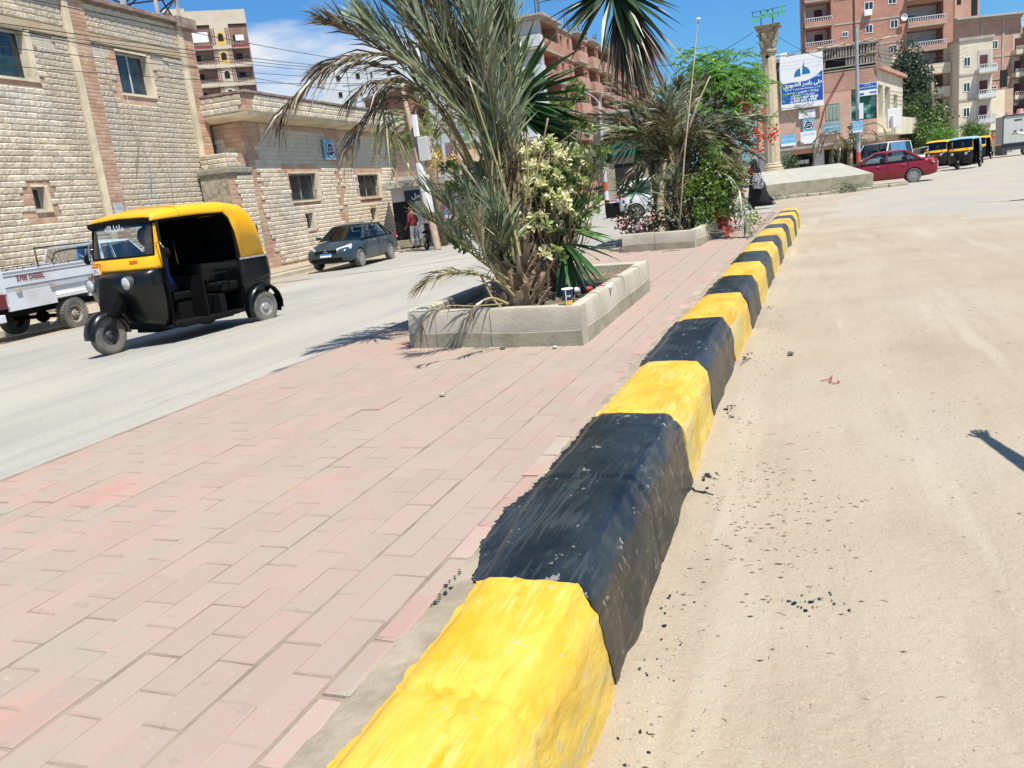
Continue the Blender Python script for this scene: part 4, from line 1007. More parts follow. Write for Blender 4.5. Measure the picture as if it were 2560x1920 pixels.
    for k in range(13):
        a=R(-5+190*k/12); rr_.append([(-.14+.26*math.cos(a),-.10,.25+.25*math.sin(a)-.03),(-.14+.275*math.cos(a),-.08,.25+.285*math.sin(a)),(-.14+.285*math.cos(a),0,.25+.30*math.sin(a)),(-.14+.275*math.cos(a),.08,.25+.285*math.sin(a)),(-.14+.26*math.cos(a),.10,.25+.25*math.sin(a)-.03)])
    q.loft(rr_,False,False); q.build('front_mudguard',m_blackp,T,smooth=True,fixn=False)
    q=MB()
    for s_ in (-1,1): q.tube([(-.14,s_*.085,.245),(-.22,s_*.08,.42),(-.36,s_*.05,.66)],.02,6)
    q.tube([(-.20,0,.46),(-.30,0,.60),(-.44,0,.80)],[.10,.17,.24],12); q.tube([(-.3,0,.55),(-.62,0,1.10)],.025,8); q.tube([(-.60,-.30,1.14),(-.62,0,1.10),(-.60,.30,1.14)],.014,6); q.build('steering_fork',m_matblk,T)
    q=MB(); q.tube([(-2.18,-.55,.235),(-2.18,.55,.235)],.03,6); q.box(-2.1,-.7,-.2,.2,.16,.22); q.build('axle',m_matblk,T)
    return T
def driver(loc,rz,label):
    D=thing('person',label,'person',loc,rz)
    J=[(-1.10,0,.66,(.15,.13)),(-1.05,0,.85,(.14,.11)),(-1.00,0,1.08,(.19,.11)),(-.98,0,1.20,.06),(-.97,0,1.28,.055),
       (-1.0,.19,1.12,.07),(-.90,.26,.92,.05),(-.72,.24,1.10,.035),(-1.0,-.19,1.12,.07),(-.90,-.26,.92,.05),(-.72,-.24,1.10,.035),
       (-1.12,.1,.64,.10),(-.80,.13,.64,.075),(-.72,.13,.32,.05),(-.62,.13,.30,.04),(-1.12,-.1,.64,.10),(-.80,-.13,.64,.075),(-.72,-.13,.32,.05),(-.62,-.13,.30,.04)]
    E_=[(0,1),(1,2),(2,3),(3,4),(2,5),(5,6),(6,7),(2,8),(8,9),(9,10),(0,11),(11,12),(12,13),(13,14),(0,15),(15,16),(16,17),(17,18)]
    ms=[mat('blue_shirt',(.02,.05,.16),.85),mat('dark_trousers',(.02,.02,.025),.85),m_skin]
    skin_mesh('body',J,E_,ms,D,2,lambda c:2 if c.z>1.22 or (c.x>-.78 and c.z>.9) else (1 if c.z<.72 else 0))
    for s_ in (-1,1): hand('hand',D,(-.74,s_*.24,1.10),(.9,-s_*.3,.15))
    head(D,(-.95,0,1.37),(1,0,0)); return D
TK=tuktuk('large black and yellow tuk-tuk driving on the left street before the white pickup')
hx,hy=-.14,-.99; rzt=math.atan2(hy,hx)
TK.location=(-8.34,7.49,gz(-8.34,7.6)+.008)
TK.rotation_euler=(0,0,rzt)
driver(TK.location,rzt,'man in a blue shirt driving the large tuk-tuk on the left')
# ================= CARS =================
def car_body(T,stations,paint,wheels,R_,name='body',arch=1.18,sub=2):
    rings=[]
    for (x,w,zb,zt) in stations:
        h=zt-zb
        half=[(0,zb),(w*.80,zb),(w*.95,zb+.06),(w*.995,zb+.20*h+.03),(w,zb+.5*h),(w*.985,zb+.78*h),(w*.93,zt-.035),(w*.80,zt),(w*.42,zt+.022),(0,zt+.03)]
        rings.append([(x,y,z) for y,z in half]+[(x,-y,z) for y,z in reversed(half[1:-1])])
    q=MB(); q.loft(rings); o=q.build(name,[paint,m_matblk],T,smooth=True)
    s=o.modifiers.new('s','SUBSURF'); s.levels=sub; s.render_levels=sub
    cut=[]
    for (x,y,z) in wheels:
        c_=MB(); c_.lathe([(R_*arch,-.16 if y>0 else -.25),(R_*arch,.25 if y>0 else .16)],28,(x,y,z),'y'); co=c_.build('cut',m_matblk); co.matrix_world=T.matrix_world if False else Matrix.Identity(4); cut.append(co)
        bm_=o.modifiers.new('b','BOOLEAN'); bm_.object=co; bm_.operation='DIFFERENCE'; bm_.solver='EXACT'
    # evaluate at the origin so the cutters line up
    pl=T.location.copy(); pr=T.rotation_euler.copy(); T.location=(0,0,0); T.rotation_euler=(0,0,0)
    bpy.context.view_layer.update(); baked(o); T.location=pl; T.rotation_euler=pr
    for c_ in cut: bpy.data.objects.remove(c_)
    for p in o.data.polygons: p.use_smooth=True
    try: o.data.set_sharp_from_angle(angle=R(42))
    except Exception: pass
    return o
def cabin(T,bot,top,paint,wins,roofz,mid=None):
    """bot/top: (x0,x1,halfw,z).  Body-coloured pillars and roof around real openings filled with glass."""
    bx0,bx1,bw,bz=bot; tx0,tx1,tw,tz=top
    # roof
    q=MB(); rr_=[]
    for i in range(7):
        t=i/6; x=tx0+(tx1-tx0)*t; cr=.035*math.sin(math.pi*t); rr_.append([(x,-tw,tz-.03),(x,-tw*.92,tz+cr*.6),(x,-tw*.5,tz+cr+.012),(x,0,tz+cr+.018),(x,tw*.5,tz+cr+.012),(x,tw*.92,tz+cr*.6),(x,tw,tz-.03),(x,0,tz-.05)])
    q.loft(rr_); o=q.build('roof',paint,T,smooth=True,auto=40)
    def side(u,z,s_):   # u in car x at height z on the side plane
        t=(z-bz)/(tz-bz); return (u,s_*(bw+(tw-bw)*t),z)
    for s_ in (-1,1):
        # pillars
        for (xb,xt,wd) in wins['pillars']:
            q=MB(); A=[Vector(side(xb-wd,bz-.03,s_)),Vector(side(xb+wd,bz-.03,s_)),Vector(side(xt+wd,tz-.02,s_)),Vector(side(xt-wd,tz-.02,s_))]
            inn=Vector((0,-s_*.05,0)); q.loft([[a for a in A],[a+inn for a in A]]); q.build('pillar',paint,T)
        ps=wins['pillars']
        for i in range(len(ps)-1):
            (b0,t0,w0),(b1,t1,w1)=ps[i],ps[i+1]
            q=MB(); zb_,zt_=bz-.02,tz-.04
            A=[Vector(side(b0+w0-.01,zb_,s_)),Vector(side(b1-w1+.01,zb_,s_)),Vector(side(t1-w1+.01,zt_,s_)),Vector(side(t0+w0-.01,zt_,s_))]; inn=Vector((0,-s_*.012,0))
            q.quad(*[a+inn for a in A]); q.build('side_window',m_cglass,T)
            tr=MB(); ring=[a+Vector((0,s_*.002,0)) for a in A]; tr.tube(ring+[ring[0]],.010,5,False); tr.build('window_seal',m_matblk,T)
    for (nm,xb,xt) in (('windscreen',bx1,tx1),('rear_window',bx0,tx0)):
        q=MB(); n=6; rows=[]
        for i in range(n+1):
            t=i/n; x=xb+(xt-xb)*t; w=(bw+(tw-bw)*t)-.03; z=bz-.01+(tz-.02-bz)*t; s_=1 if nm=='windscreen' else -1
            rows.append([(x+s_*(.06*(1-abs(k)**2)),w*k,z) for k in (-1,-.66,-.33,0,.33,.66,1)])
        q.loft(rows,False,False); q.build(nm,m_cglass,T,smooth=True,fixn=False)
    # interior: floor, dash and seats seen through the glass
    q=MB(); q.box(bx0+.25,bx1-.35,-bw*.9,bw*.9,bz-.35,bz-.30); q.build('interior_floor',m_matblk,T)
    for (x,y) in wins['seats']:
        q=MB(); q.box(x-.1,x+.05,y-.24,y+.24,bz-.3,bz+.18); q.box(x-.12,x,y-.12,y+.12,bz+.2,bz+.34); q.build('seat_back',m_seat,T,bevel=.04)
def sedan(name,label,paint,group=None,emblem=True):
    T=thing(name,label,'car',(0,0,0),0,group)
    st=[(-2.26,.60,.40,.84),(-2.20,.76,.30,.93),(-2.0,.82,.25,.98),(-1.6,.845,.22,1.0),(-1.1,.85,.20,.98),(-.4,.85,.19,.96),(.4,.85,.19,.945),(1.0,.85,.19,.93),(1.5,.84,.20,.86),(1.9,.81,.22,.77),(2.14,.73,.26,.69),(2.22,.58,.32,.60)]
    WH=[(-1.28,.74,.30),(-1.28,-.74,.30),(1.32,.74,.30),(1.32,-.74,.30)]
    car_body(T,st,paint,WH,.30)
    cabin(T,(-1.72,1.12,.80,.96),(-.98,.28,.60,1.40),paint,dict(pillars=[(-1.66,-.98,.07),(-1.20,-.93,.02),(-.22,-.20,.035),(.78,.20,.02),(1.02,.25,.035)],seats=[(-.05,.36),(-.05,-.36),(-.95,.3),(-.95,-.3)]),1.42)
    for (x,y,z) in WH: wheel(T,(x,(.77 if y>0 else -.77),.30),.30,.19,m_tyred,m_rim,9,1 if y>0 else -1,rfrac=.66)
    for s_ in (-1,1):
        q=MB(); q.loft([[(2.10,s_*.38,.60),(2.13,s_*.38,.70),(1.72,s_*.74,.83),(1.72,s_*.76,.68)],[(2.225,s_*.38,.585),(2.19,s_*.38,.715),(1.85,s_*.805,.80),(1.92,s_*.80,.66)]]); q.build('headlamp',m_lamp,T,bevel=.01)
        q=MB(); q.loft([[(-2.10,s_*.50,.70),(-2.10,s_*.50,.92),(-1.82,s_*.78,.93),(-1.82,s_*.79,.76)],[(-2.26,s_*.50,.70),(-2.24,s_*.50,.92),(-1.92,s_*.848,.92),(-1.95,s_*.852,.76)]]); tl=q.build('tail_lamp',m_red,T,bevel=.01)
        q=MB(); q.loft([[(-2.15,s_*.55,.73),(-2.15,s_*.55,.80),(-1.98,s_*.82,.83),(-1.98,s_*.82,.78)],[(-2.27,s_*.55,.73),(-2.265,s_*.55,.80),(-2.02,s_*.862,.83),(-2.03,s_*.862,.78)]]); q.build('lamp_lens',m_lamp,tl)
        q=MB(); q.loft([[(.80,s_*.84,.99),(.80,s_*.84,1.09),(.72,s_*.84,1.09),(.72,s_*.84,.99)],[(.86,s_*1.0,.99),(.85,s_*1.0,1.12),(.76,s_*1.0,1.12),(.76,s_*1.0,.99)]]); q.build('door_mirror',paint,T,bevel=.02)
        for x in (.15,-.85):
            q=MB(); q.box(x-.11,x+.05,s_*.852-.008,s_*.852+.018,.80,.825); q.build('door_handle',m_rim,T,bevel=.006)
        for (x0,x1) in ((-.26,-.25),(.92,.93),(-1.08,-1.07)):
            q=MB(); q.box(x0,x1,s_*.849-.004,s_*.849+.003,.30,.92); q.build('door_gap',m_matblk,T)
    q=MB(); q.box(2.05,2.235,-.40,.40,.58,.67); gr=q.build('grille',m_matblk,T,bevel=.01)
    if emblem:
        q=MB()
        for k in range(3):
            a=R(90+120*k); M=Matrix.Translation((2.242,0,.645))@Matrix.Rotation(a,4,'X')
            q.add([M@Vector(v) for v in ((0,0,0),(0,.045,.026),(0,.09,0),(0,.045,-.026))],[(0,1,2,3)])
        q.build('emblem',m_chrome,gr,fixn=False)
    q=MB(); q.box(2.15,2.252,-.55,.55,.30,.42); q.build('bumper_intake',m_matblk,T,bevel=.01)
    q=MB(); q.box(2.24,2.262,-.20,.20,.46,.57); pb_=q.build('number_plate',m_wprint,T); q=MB(); q.box(2.263,2.266,-.20,.20,.53,.57); q.build('plate_blue_band',mat('plate_blue',(.02,.22,.6),.5),pb_)
    q=MB(); q.box(-2.30,-2.27,-.20,.20,.56,.67); q.build('rear_plate',m_wprint,T)
    q=MB(); q.loft([[(-2.26,-.55,.98),(-2.26,.55,.98),(-2.10,.55,.99),(-2.10,-.55,.99)],[(-2.30,-.58,1.05),(-2.30,.58,1.05),(-2.12,.56,1.045),(-2.12,-.56,1.045)]]); q.build('boot_spoiler',paint,T,bevel=.01)
    return T
m_navyp=mat('dusty_navy_paint',(.010,.038,.055),.3,coat=.35,col2=(.045,.055,.06),scale=1.4,lo=.42,hi=.66,rnd=0)
m_redp=mat('crimson_paint',(.22,.006,.018),.28,coat=.5,col2=(.19,.006,.016),scale=2)
m_whitep=mat('white_paint',(.62,.63,.65),.35,coat=.3,col2=(.52,.51,.49),scale=2.5)
sd=sedan('parked_car','dark blue dusty sedan parked beside the low stone building',m_navyp)
sd.location=(-15.6,25.6,-.51); sd.rotation_euler=(0,R(-.6),R(-84))
rc=sedan('red_car','crimson saloon car stopped beyond the end of the concrete wedge',m_redp,emblem=False)
rc.location=(2.35,41.4,gz(2.3,41)+.01); rc.rotation_euler=(0,0,R(180))
# ---- white pickup ----
PK=thing('pickup_truck','white pickup truck with low cargo sides parked between the large tuk-tuk and the stone building','pickup',(0,0,0))
m_wt=mat('weathered_white_panel',(.56,.57,.60),.5,col2=(.48,.47,.44),scale=2,lo=.45,hi=.7)
RW=.315
# local x forward from the rear axle, y left; the truck points away from the camera
b=MB(); b.box(-1.52,.95,-.82,.82,.68,.72); b.build('bed_floor',m_wt,PK)
for s_ in (-1,1):
    q=MB(); y=s_*.83
    q.loft([[(-1.52,y,.93),(-1.52,y+s_*.012,1.00),(-1.52,y+s_*.012,1.25),(-1.52,y+s_*.03,1.30),(-1.52,y-s_*.03,1.30),(-1.52,y-s_*.03,.93)],[(.95,y,.93),(.95,y+s_*.012,1.00),(.95,y+s_*.012,1.25),(.95,y+s_*.03,1.30),(.95,y-s_*.03,1.30),(.95,y-s_*.03,.93)]])
    q.build('cargo_side',m_wt,PK,bevel=.006)
    q=MB(); q.box(-1.52,.95,y+s_*.013,y+s_*.020,1.215,1.225); q.box(-1.52,.95,y+s_*.013,y+s_*.020,1.02,1.03); q.build('pressed_rib',m_greyp,PK)
    q=MB(); q.loft([[(-1.50,y,.60),(-1.50,y,.915),(-1.50,y-s_*.06,.915),(-1.50,y-s_*.06,.60)],[(-.40,y,.60),(-.40,y,.915),(-.40,y-s_*.06,.915),(-.40,y-s_*.06,.60)]]); q.build('lower_side_panel',m_wt,PK)
    q=MB(); q.loft([[(.46,y,.60),(.46,y,.915),(.46,y-s_*.06,.915),(.46,y-s_*.06,.60)],[(.95,y,.60),(.95,y,.915),(.95,y-s_*.06,.915),(.95,y-s_*.06,.60)]]); q.build('lower_side_panel',m_wt,PK)
    q=MB(); q.box(-.42,.48,y-s_*.05-.01,y-s_*.05+.01,.80,.92); q.build('wheel_arch_trim',m_wt,PK)
    for x in (-1.25,-.45,.55):
        q=MB(); q.box(x-.06,x+.06,y+s_*.002 if s_>0 else y-.035,y+.035 if s_>0 else y-.002,.90,.99); q.build('side_hinge',mat('worn_beige',(.42,.37,.30),.7,col2=(.25,.2,.14),scale=10),PK,bevel=.006)
    for x in frange(-1.4,.85,.375):
        q=MB(); q.tube([(x,y-s_*.01,1.30),(x,y-s_*.01,1.345),(x+.06,y-s_*.01,1.345)],.008,5); q.build('rope_hook',m_greyp,PK)
    q=MB(); q.tube([(-1.50,y-s_*.01,1.335),(.95,y-s_*.01,1.335)],.010,6); q.build('rope_rail',m_greyp,PK,smooth=True)
text('side_lettering','2700 DIESEL',.125,mat('maroon_print',(.16,.01,.03),.5),PK,(-.92,-.852,1.155),(R(90),0,0),bold=.03)
q=MB(); q.box(-1.55,-1.52,-.80,.80,.93,1.29); q.build('tailgate',m_wt,PK,bevel=.008)
q=MB(); q.box(.95,.98,-.83,.83,.72,1.32); q.build('bed_front',m_wt,PK)
q=MB(); 
for s_ in (-1,1): q.tube([(.92,s_*.72,1.30),(.92,s_*.72,1.66)],.018,6)
q.tube([(.92,-.72,1.66),(.92,.72,1.66)],.018,6); q.build('headboard_frame',m_greyp,PK,smooth=True)
q=MB(); q.loft([[(-1.5,-.40,.45),(-1.5,.40,.45),(-1.5,.40,.55),(-1.5,-.40,.55)],[(3.2,-.40,.45),(3.2,.40,.45),(3.2,.40,.55),(3.2,-.40,.55)]]); q.build('chassis_rails',m_matblk,PK)
q=MB(); q.box(-1.72,-1.60,-.78,.78,.42,.56); q.build('rear_bumper',m_wt,PK,bevel=.01)
q=MB(); q.box(-1.57,-1.525,-.80,-.62,.66,.92); q.box(-1.57,-1.525,.62,.80,.66,.92); q.build('tail_lamp',mat('dusty_dark_lens',(.12,.02,.02),.5),PK)
st=[(.99,.80,.42,1.10),(1.10,.83,.40,1.14),(1.9,.84,.38,1.13),(2.6,.84,.38,1.10),(3.0,.83,.40,1.02),(3.5,.81,.42,.96),(3.75,.74,.46,.88),(3.8,.6,.5,.8)]
WHp=[(2.95,.72,RW),(2.95,-.72,RW)]
car_body(PK,st,m_wt,WHp,RW,name='cab')
cabin(PK,(1.02,2.72,.79,1.12),(1.16,2.15,.66,1.63),m_wt,dict(pillars=[(1.10,1.20,.05),(1.50,1.52,.035),(2.60,2.12,.04)],seats=[(1.6,.35),(1.6,-.35)]),1.68)
wheel(PK,(0,-.72,RW),RW,.22,m_tyred,m_rimd,0,-1,holes=12,tread=True,rfrac=.56); wheel(PK,(0,.72,RW),RW,.22,m_tyred,m_rimd,0,1,holes=12,rfrac=.56)
for s_ in (-1,1): wheel(PK,(2.95,s_*.74,RW),RW,.2,m_tyred,m_rimd,0,s_,holes=12,rfrac=.56)
q=MB(); q.tube([(0,-.7,RW),(0,.7,RW)],.04,8); q.lathe([(.001,-.13),(.10,-.08),(.13,0),(.10,.08),(.001,.13)],12,(0,0,RW),'y'); q.build('rear_axle',m_matblk,PK,smooth=True)
PK.location=(-14.72,12.02,gz(-14.5,12)-.015); PK.rotation_euler=(0,0,R(96.0))
# ---- minibus, far cars ----
def minibus():
    T=thing('minibus','white minibus with red roof rack standing behind the red car','van',(0,0,0))
    st=[(-2.3,.80,.35,1.2),(-2.2,.84,.28,1.23),(-1,.85,.25,1.23),(.6,.85,.25,1.23),(1.6,.85,.26,1.2),(2.1,.82,.3,1.12),(2.3,.76,.35,.90),(2.35,.6,.42,.7)]
    WH=[(-1.4,.74,.32),(-1.4,-.74,.32),(1.45,.74,.32),(1.45,-.74,.32)]
    car_body(T,st,m_whitep,WH,.32)
    cabin(T,(-2.22,2.05,.82,1.21),(-2.08,1.30,.70,1.90),m_whitep,dict(pillars=[(-2.1,-2.0,.08),(-1.15,-1.15,.04),(.0,.0,.04),(1.0,.95,.05),(1.9,1.25,.05)],seats=[(.7,.35),(.7,-.35),(-.4,.3),(-.4,-.3),(-1.4,.3)]),1.95)
    q=MB()
    for k in range(7): q.tube([(-1.9+k*.5,-.6,2.0),(-1.9+k*.5,.6,2.0)],.015,5)
    for s_ in (-1,1): q.tube([(-2.0,s_*.6,2.0),(1.2,s_*.6,2.0)],.018,5)
    q.build('roof_rack',mat('dark_red_rack',(.25,.03,.03),.6),T)
    for (x,y,z) in WH: wheel(T,(x,.78*(1 if y>0 else -1),.32),.32,.18,m_tyre,m_rim,0,1 if y>0 else -1)
    for s_ in (-1,1):
        q=MB(); q.box(2.30,2.37,s_*.6-.12,s_*.6+.12,.68,.84); q.build('headlamp',m_lamp,T,bevel=.01)
        q=MB(); q.box(1.75,1.82,s_*.95-.08,s_*.95+.08,1.12,1.32); q.build('door_mirror',m_matblk,T)
    q=MB(); q.box(2.33,2.38,-.4,.4,.68,.82); q.build('grille',m_matblk,T); return T
mb=minibus(); mp_=vp(2212,400,47.5); mb.location=(mp_.x,mp_.y,gz(3,47)); mb.rotation_euler=(0,0,R(246))
wc=sedan('white_car','small white car partly hidden between the minibus and the tuk-tuks',m_whitep,emblem=False); wc.location=(6.6,66,gz(6,66)); wc.rotation_euler=(0,0,R(225))
# white hatchback on the far left street beyond the far planter
def hatch(label):
    T=thing('white_hatchback',label,'car',(0,0,0))
    st=[(-1.85,.62,.38,.90),(-1.80,.76,.28,.98),(-1.4,.81,.22,1.02),(-.5,.82,.2,1.0),(.5,.82,.2,.98),(1.1,.80,.22,.92),(1.55,.77,.25,.80),(1.78,.66,.3,.68)]
    WH=[(-1.2,.72,.29),(-1.2,-.72,.29),(1.15,.72,.29),(1.15,-.72,.29)]
    car_body(T,st,m_whitep,WH,.29)
    cabin(T,(-1.66,1.15,.77,1.0),(-1.25,.40,.60,1.50),m_whitep,dict(pillars=[(-1.55,-1.25,.10),(-.55,-.55,.035),(.95,.40,.04)],seats=[(-.1,.33),(-.1,-.33)]),1.5)
    for (x,y,z) in WH: wheel(T,(x,.74*(1 if y>0 else -1),.29),.29,.17,m_tyre,m_rim,7,1 if y>0 else -1,rfrac=.66)
    for s_ in (-1,1):
        q=MB(); q.box(-1.84,-1.76,s_*.66-.06,s_*.66+.06,.80,1.0); q.build('tail_lamp',m_red,T)
    return T
hb=hatch('white hatchback parked on the far side street behind the far planter'); hp=vp(1615,545,33); hb.location=(hp.x+.9,hp.y,gz(hp.x,hp.y)); hb.rotation_euler=(0,0,R(8))
# ---- far tuk-tuks ----
m_bluecv=mat('blue_canvas',(.20,.42,.58),.7); m_orroof=mat('orange_yellow_roof',(.72,.38,.03),.5)
ft=tuktuk('tuk-tuk with an orange-yellow roof, just behind the red car',None,m_orroof,detail=False); ft.location=(6.35,58.6,gz(6.7,58.6)); ft.rotation_euler=(0,0,R(-109)); 
driver(ft.location,R(-109),'driver seated in the orange-roofed tuk-tuk behind the red car')
ft2=tuktuk('tuk-tuk with a light blue canvas roof, nearest of the tuk-tuks far right',None,m_bluecv,detail=False); ft2.location=(6.85,52.4,gz(8,52.4)); ft2.rotation_euler=(0,0,R(-112))
driver(ft2.location,R(-112),'driver seated in the blue-roofed tuk-tuk on the right')
ft3=dup(ft,(8.0,64.5,gz(8,64)),R(-105),'tuk-tuk half hidden between the orange-roofed and the blue-roofed ones')
ft4=dup(ft,(10.3,70.5,gz(12,70)),R(-112),'tuk-tuk farthest right, behind the blue-roofed one')
dr=dup(bpy.data.objects[[o.name for o in bpy.data.objects if o.get('label')=='driver seated in the orange-roofed tuk-tuk behind the red car'][0]],(10.3,70.5,gz(12,70)),R(-112),'driver in the farthest right tuk-tuk')
# box truck at the right edge
BT=thing('box_truck','white box truck with a green printed side panel at the right edge beyond the tuk-tuks','truck',(vp(2514,360,62).x,vp(2514,360,62).y,gz(13,62)),R(4))
m_tw=mat('truck_white',(.55,.57,.55),.6,col2=(.48,.5,.48),scale=2)
q=MB(); q.box(-.2,6,0,2.1,.95,2.95); q.build('cargo_box',m_tw,BT,bevel=.02)
q=MB()
for x in (-.2,1.55,3.3): q.box(x-.04,x+.04,-.05,-.004,.9,3.0)
q.box(-.2,6,-.05,-.004,2.93,3.02); q.box(-.2,6,-.06,-.004,.88,.97); q.build('panel_frame',m_greyp,BT)
q=MB(); q.box(1.62,3.25,-.02,-.005,1.0,2.9); q.build('printed_panel',mat('green_print',(.15,.50,.36),.6,col2=(.62,.72,.45),scale=1.6,lo=.45,hi=.55),BT)
for (x,z,w) in ((.55,2.55,.5),(.5,1.75,.2),(.95,1.8,.15)):
    q=MB(); q.box(x,x+w,-.015,-.004,z,z+.1); q.build('grey_print',m_greyp,BT)
q=MB(); q.box(-.25,6,.0,2.0,.45,.86); q.box(-.25,.1,-.03,2.05,.12,.5); q.box(1.2,6,-.03,.05,.42,.5); q.build('chassis',m_greyp,BT)
for k in range(3): wheel(BT,(1.4+k*1.9,.3,.30),.3,.2,m_tyre,m_rim,0,-1)
q=MB(); q.lathe([(.28,0),(.22,.4),(.2,.42)],12,(1.1,.8,2.96)); q.box(.2,.6,.6,1.0,2.96,3.25); q.build('roof_load',mat('pink_plastic',(.55,.28,.28),.7),BT)
# ================= PEOPLE =================
def walker(name,label,loc,rz,J,E_,ms,reg,hd,face,hands,hair=True,clothes=None):
    D=thing(name,label,'person',loc,rz)
    skin_mesh('body',J,E_,ms,D,2,reg); head(D,hd,face,hair=hair)
    for (w,d) in hands: hand('hand',D,w,d)
    for k_ in (13,17):
        x,y=J[k_][0],J[k_][1]; q=MB(); q.loft([[(x-.035,y-.07,.0),(x+.035,y-.07,.0),(x+.03,y-.06,.09),(x-.03,y-.06,.09)],[(x-.045,y+.04,.0),(x+.045,y+.04,.0),(x+.035,y+.03,.09),(x-.035,y+.03,.09)],[(x-.045,y+.15,.0),(x+.045,y+.15,.0),(x+.035,y+.14,.05),(x-.035,y+.14,.05)],[(x-.03,y+.20,.0),(x+.03,y+.20,.0),(x+.02,y+.19,.03),(x-.02,y+.19,.03)]]); q.build('shoe',m_matblk,D,bevel=.012)
    return D
EB=[(0,1),(1,2),(2,3),(3,4),(2,5),(5,6),(6,7),(2,8),(8,9),(9,10),(0,11),(11,12),(12,13),(13,14),(0,15),(15,16),(16,17),(17,18)]
Jm=[(0,0,.95,(.16,.12)),(0,.01,1.12,(.16,.11)),(0,.02,1.34,(.20,.12)),(0,.01,1.48,.06),(0,.02,1.56,.055),
    (.20,.02,1.40,.07),(.27,.0,1.12,.05),(.22,.20,.98,.035),(-.20,.02,1.40,.07),(-.27,-.02,1.12,.05),(-.25,.16,.92,.035),
    (.10,0,.90,.10),(.11,.04,.50,.075),(.11,-.03,.10,.05),(.12,.10,.05,.045),(-.10,0,.90,.10),(-.11,.06,.50,.075),(-.12,.04,.10,.05),(-.13,.18,.05,.045)]
m_maroon=mat('maroon_shirt',(.13,.012,.02),.85,col2=(.2,.03,.04),scale=8); m_greytr=mat('light_grey_trousers',(.36,.36,.36),.85)
pm=vp(1033,560,34.5)
def regm(c): return 2 if c.z>1.47 or (abs(c.x)>.18 and c.z<1.02 and c.y>.1) else (1 if c.z<.93 else 0)
walker('person','man in a maroon shirt and grey trousers with his back turned at the kiosk',(pm.x,pm.y,-.47),R(70),Jm,EB,[m_maroon,m_greytr,m_skin],regm,(0,.03,1.66),(0,1,-.1),[((.22,.21,.98),(0,.7,-.6)),((-.25,.17,.92),(0,.6,-.7))])
# woman in black walking left
WM=thing('person','woman in black robe and headscarf walking past the far end of the median','person',(-2.15,29.8,gz(-2.1,29.8)+.01),R(0))
m_robe=mat('black_robe',(.006,.006,.008),.85); 
def robe(z,rx,ry,cx_,cy_): return [(cx_+rx*math.cos(2*math.pi*k/16)*(1+.07*math.sin(k*2.4+z*3)),cy_+ry*math.sin(2*math.pi*k/16)*(1+.06*math.sin(k*3.1)),z) for k in range(16)]
q=MB(); q.loft([robe(.10,.42,.24,.10,0),robe(.30,.36,.23,.06,0),robe(.60,.28,.21,.02,0),robe(.90,.22,.18,-.02,0),robe(1.15,.20,.15,-.04,0),robe(1.32,.20,.14,-.05,0),robe(1.40,.13,.10,-.06,0),robe(1.45,.06,.06,-.07,0)]); q.build('body',m_robe,WM,smooth=True)
hh=head(WM,(-.09,0,1.52),(-1,0,-.05),hair=False)
q=MB(); q.lathe([(.001,.16),(.07,.14),(.112,.06),(.122,-.02),(.13,-.10),(.17,-.20),(.20,-.27)],16,(-.065,0,1.52),caps=False); q.build('headscarf',m_robe,hh and WM,smooth=True)
skin_mesh('arm',[(-.05,-.16,1.32,.07),(.0,-.22,1.08,.055),(.05,-.22,.86,.04)],[(0,1),(1,2)],m_robe,WM,2); hand('hand',WM,(.05,-.22,.86),(.1,0,-1))
skin_mesh('arm',[(-.05,.16,1.32,.07),(-.1,.22,1.08,.055),(-.15,.20,.86,.04)],[(0,1),(1,2)],m_robe,WM,2); hand('hand',WM,(-.15,.20,.86),(-.1,0,-1))
for (x,z,rt_) in ((-.20,.06,0),(.52,.20,60)):
    q=MB(); q.loft([[(-.12,-.04,-.04),(-.12,.04,-.04),(-.12,.03,.02),(-.12,-.03,.02)],[(0,-.045,-.045),(0,.045,-.045),(0,.04,.05),(0,-.04,.05)],[(.10,-.035,-.04),(.10,.035,-.04),(.10,.03,.06),(.10,-.03,.06)]]); o=q.build('shoe',mat('beige_shoe' if rt_ else 'dark_shoe',(.3,.25,.18) if rt_ else (.02,.02,.02),.7),WM,bevel=.012); o.location=(x,0,z); o.rotation_euler=(0,R(rt_),0)
    q=MB(); q.tube([(x,0,z+.03),(x*.6,0,.42)],[.045,.07],8); q.build('leg',m_robe,WM,smooth=True)
BG=thing('patterned_bag','black and white patterned bag hanging at the back of the woman in black','bag',(-2.10,29.52,gz(-2.1,29.8)+.70))
q=MB(); q.loft([[(-.16,-.05,0),(.18,-.05,0),(.18,.06,0),(-.16,.06,0)],[(-.19,-.07,.25),(.19,-.07,.25),(.19,.06,.25),(-.19,.06,.25)],[(-.12,-.04,.52),(.10,-.04,.52),(.10,.04,.52),(-.12,.04,.52)]]); q.build('bag_body',mat('print_fabric',(.02,.02,.02),.9,col2=(.5,.48,.5),scale=22,lo=.49,hi=.52),BG,bevel=.03)
q=MB(); q.tube([(-.06,0,.50),(-.02,0,.78),(.05,.03,.50)],.012,6); q.build('strap',m_robe,BG)
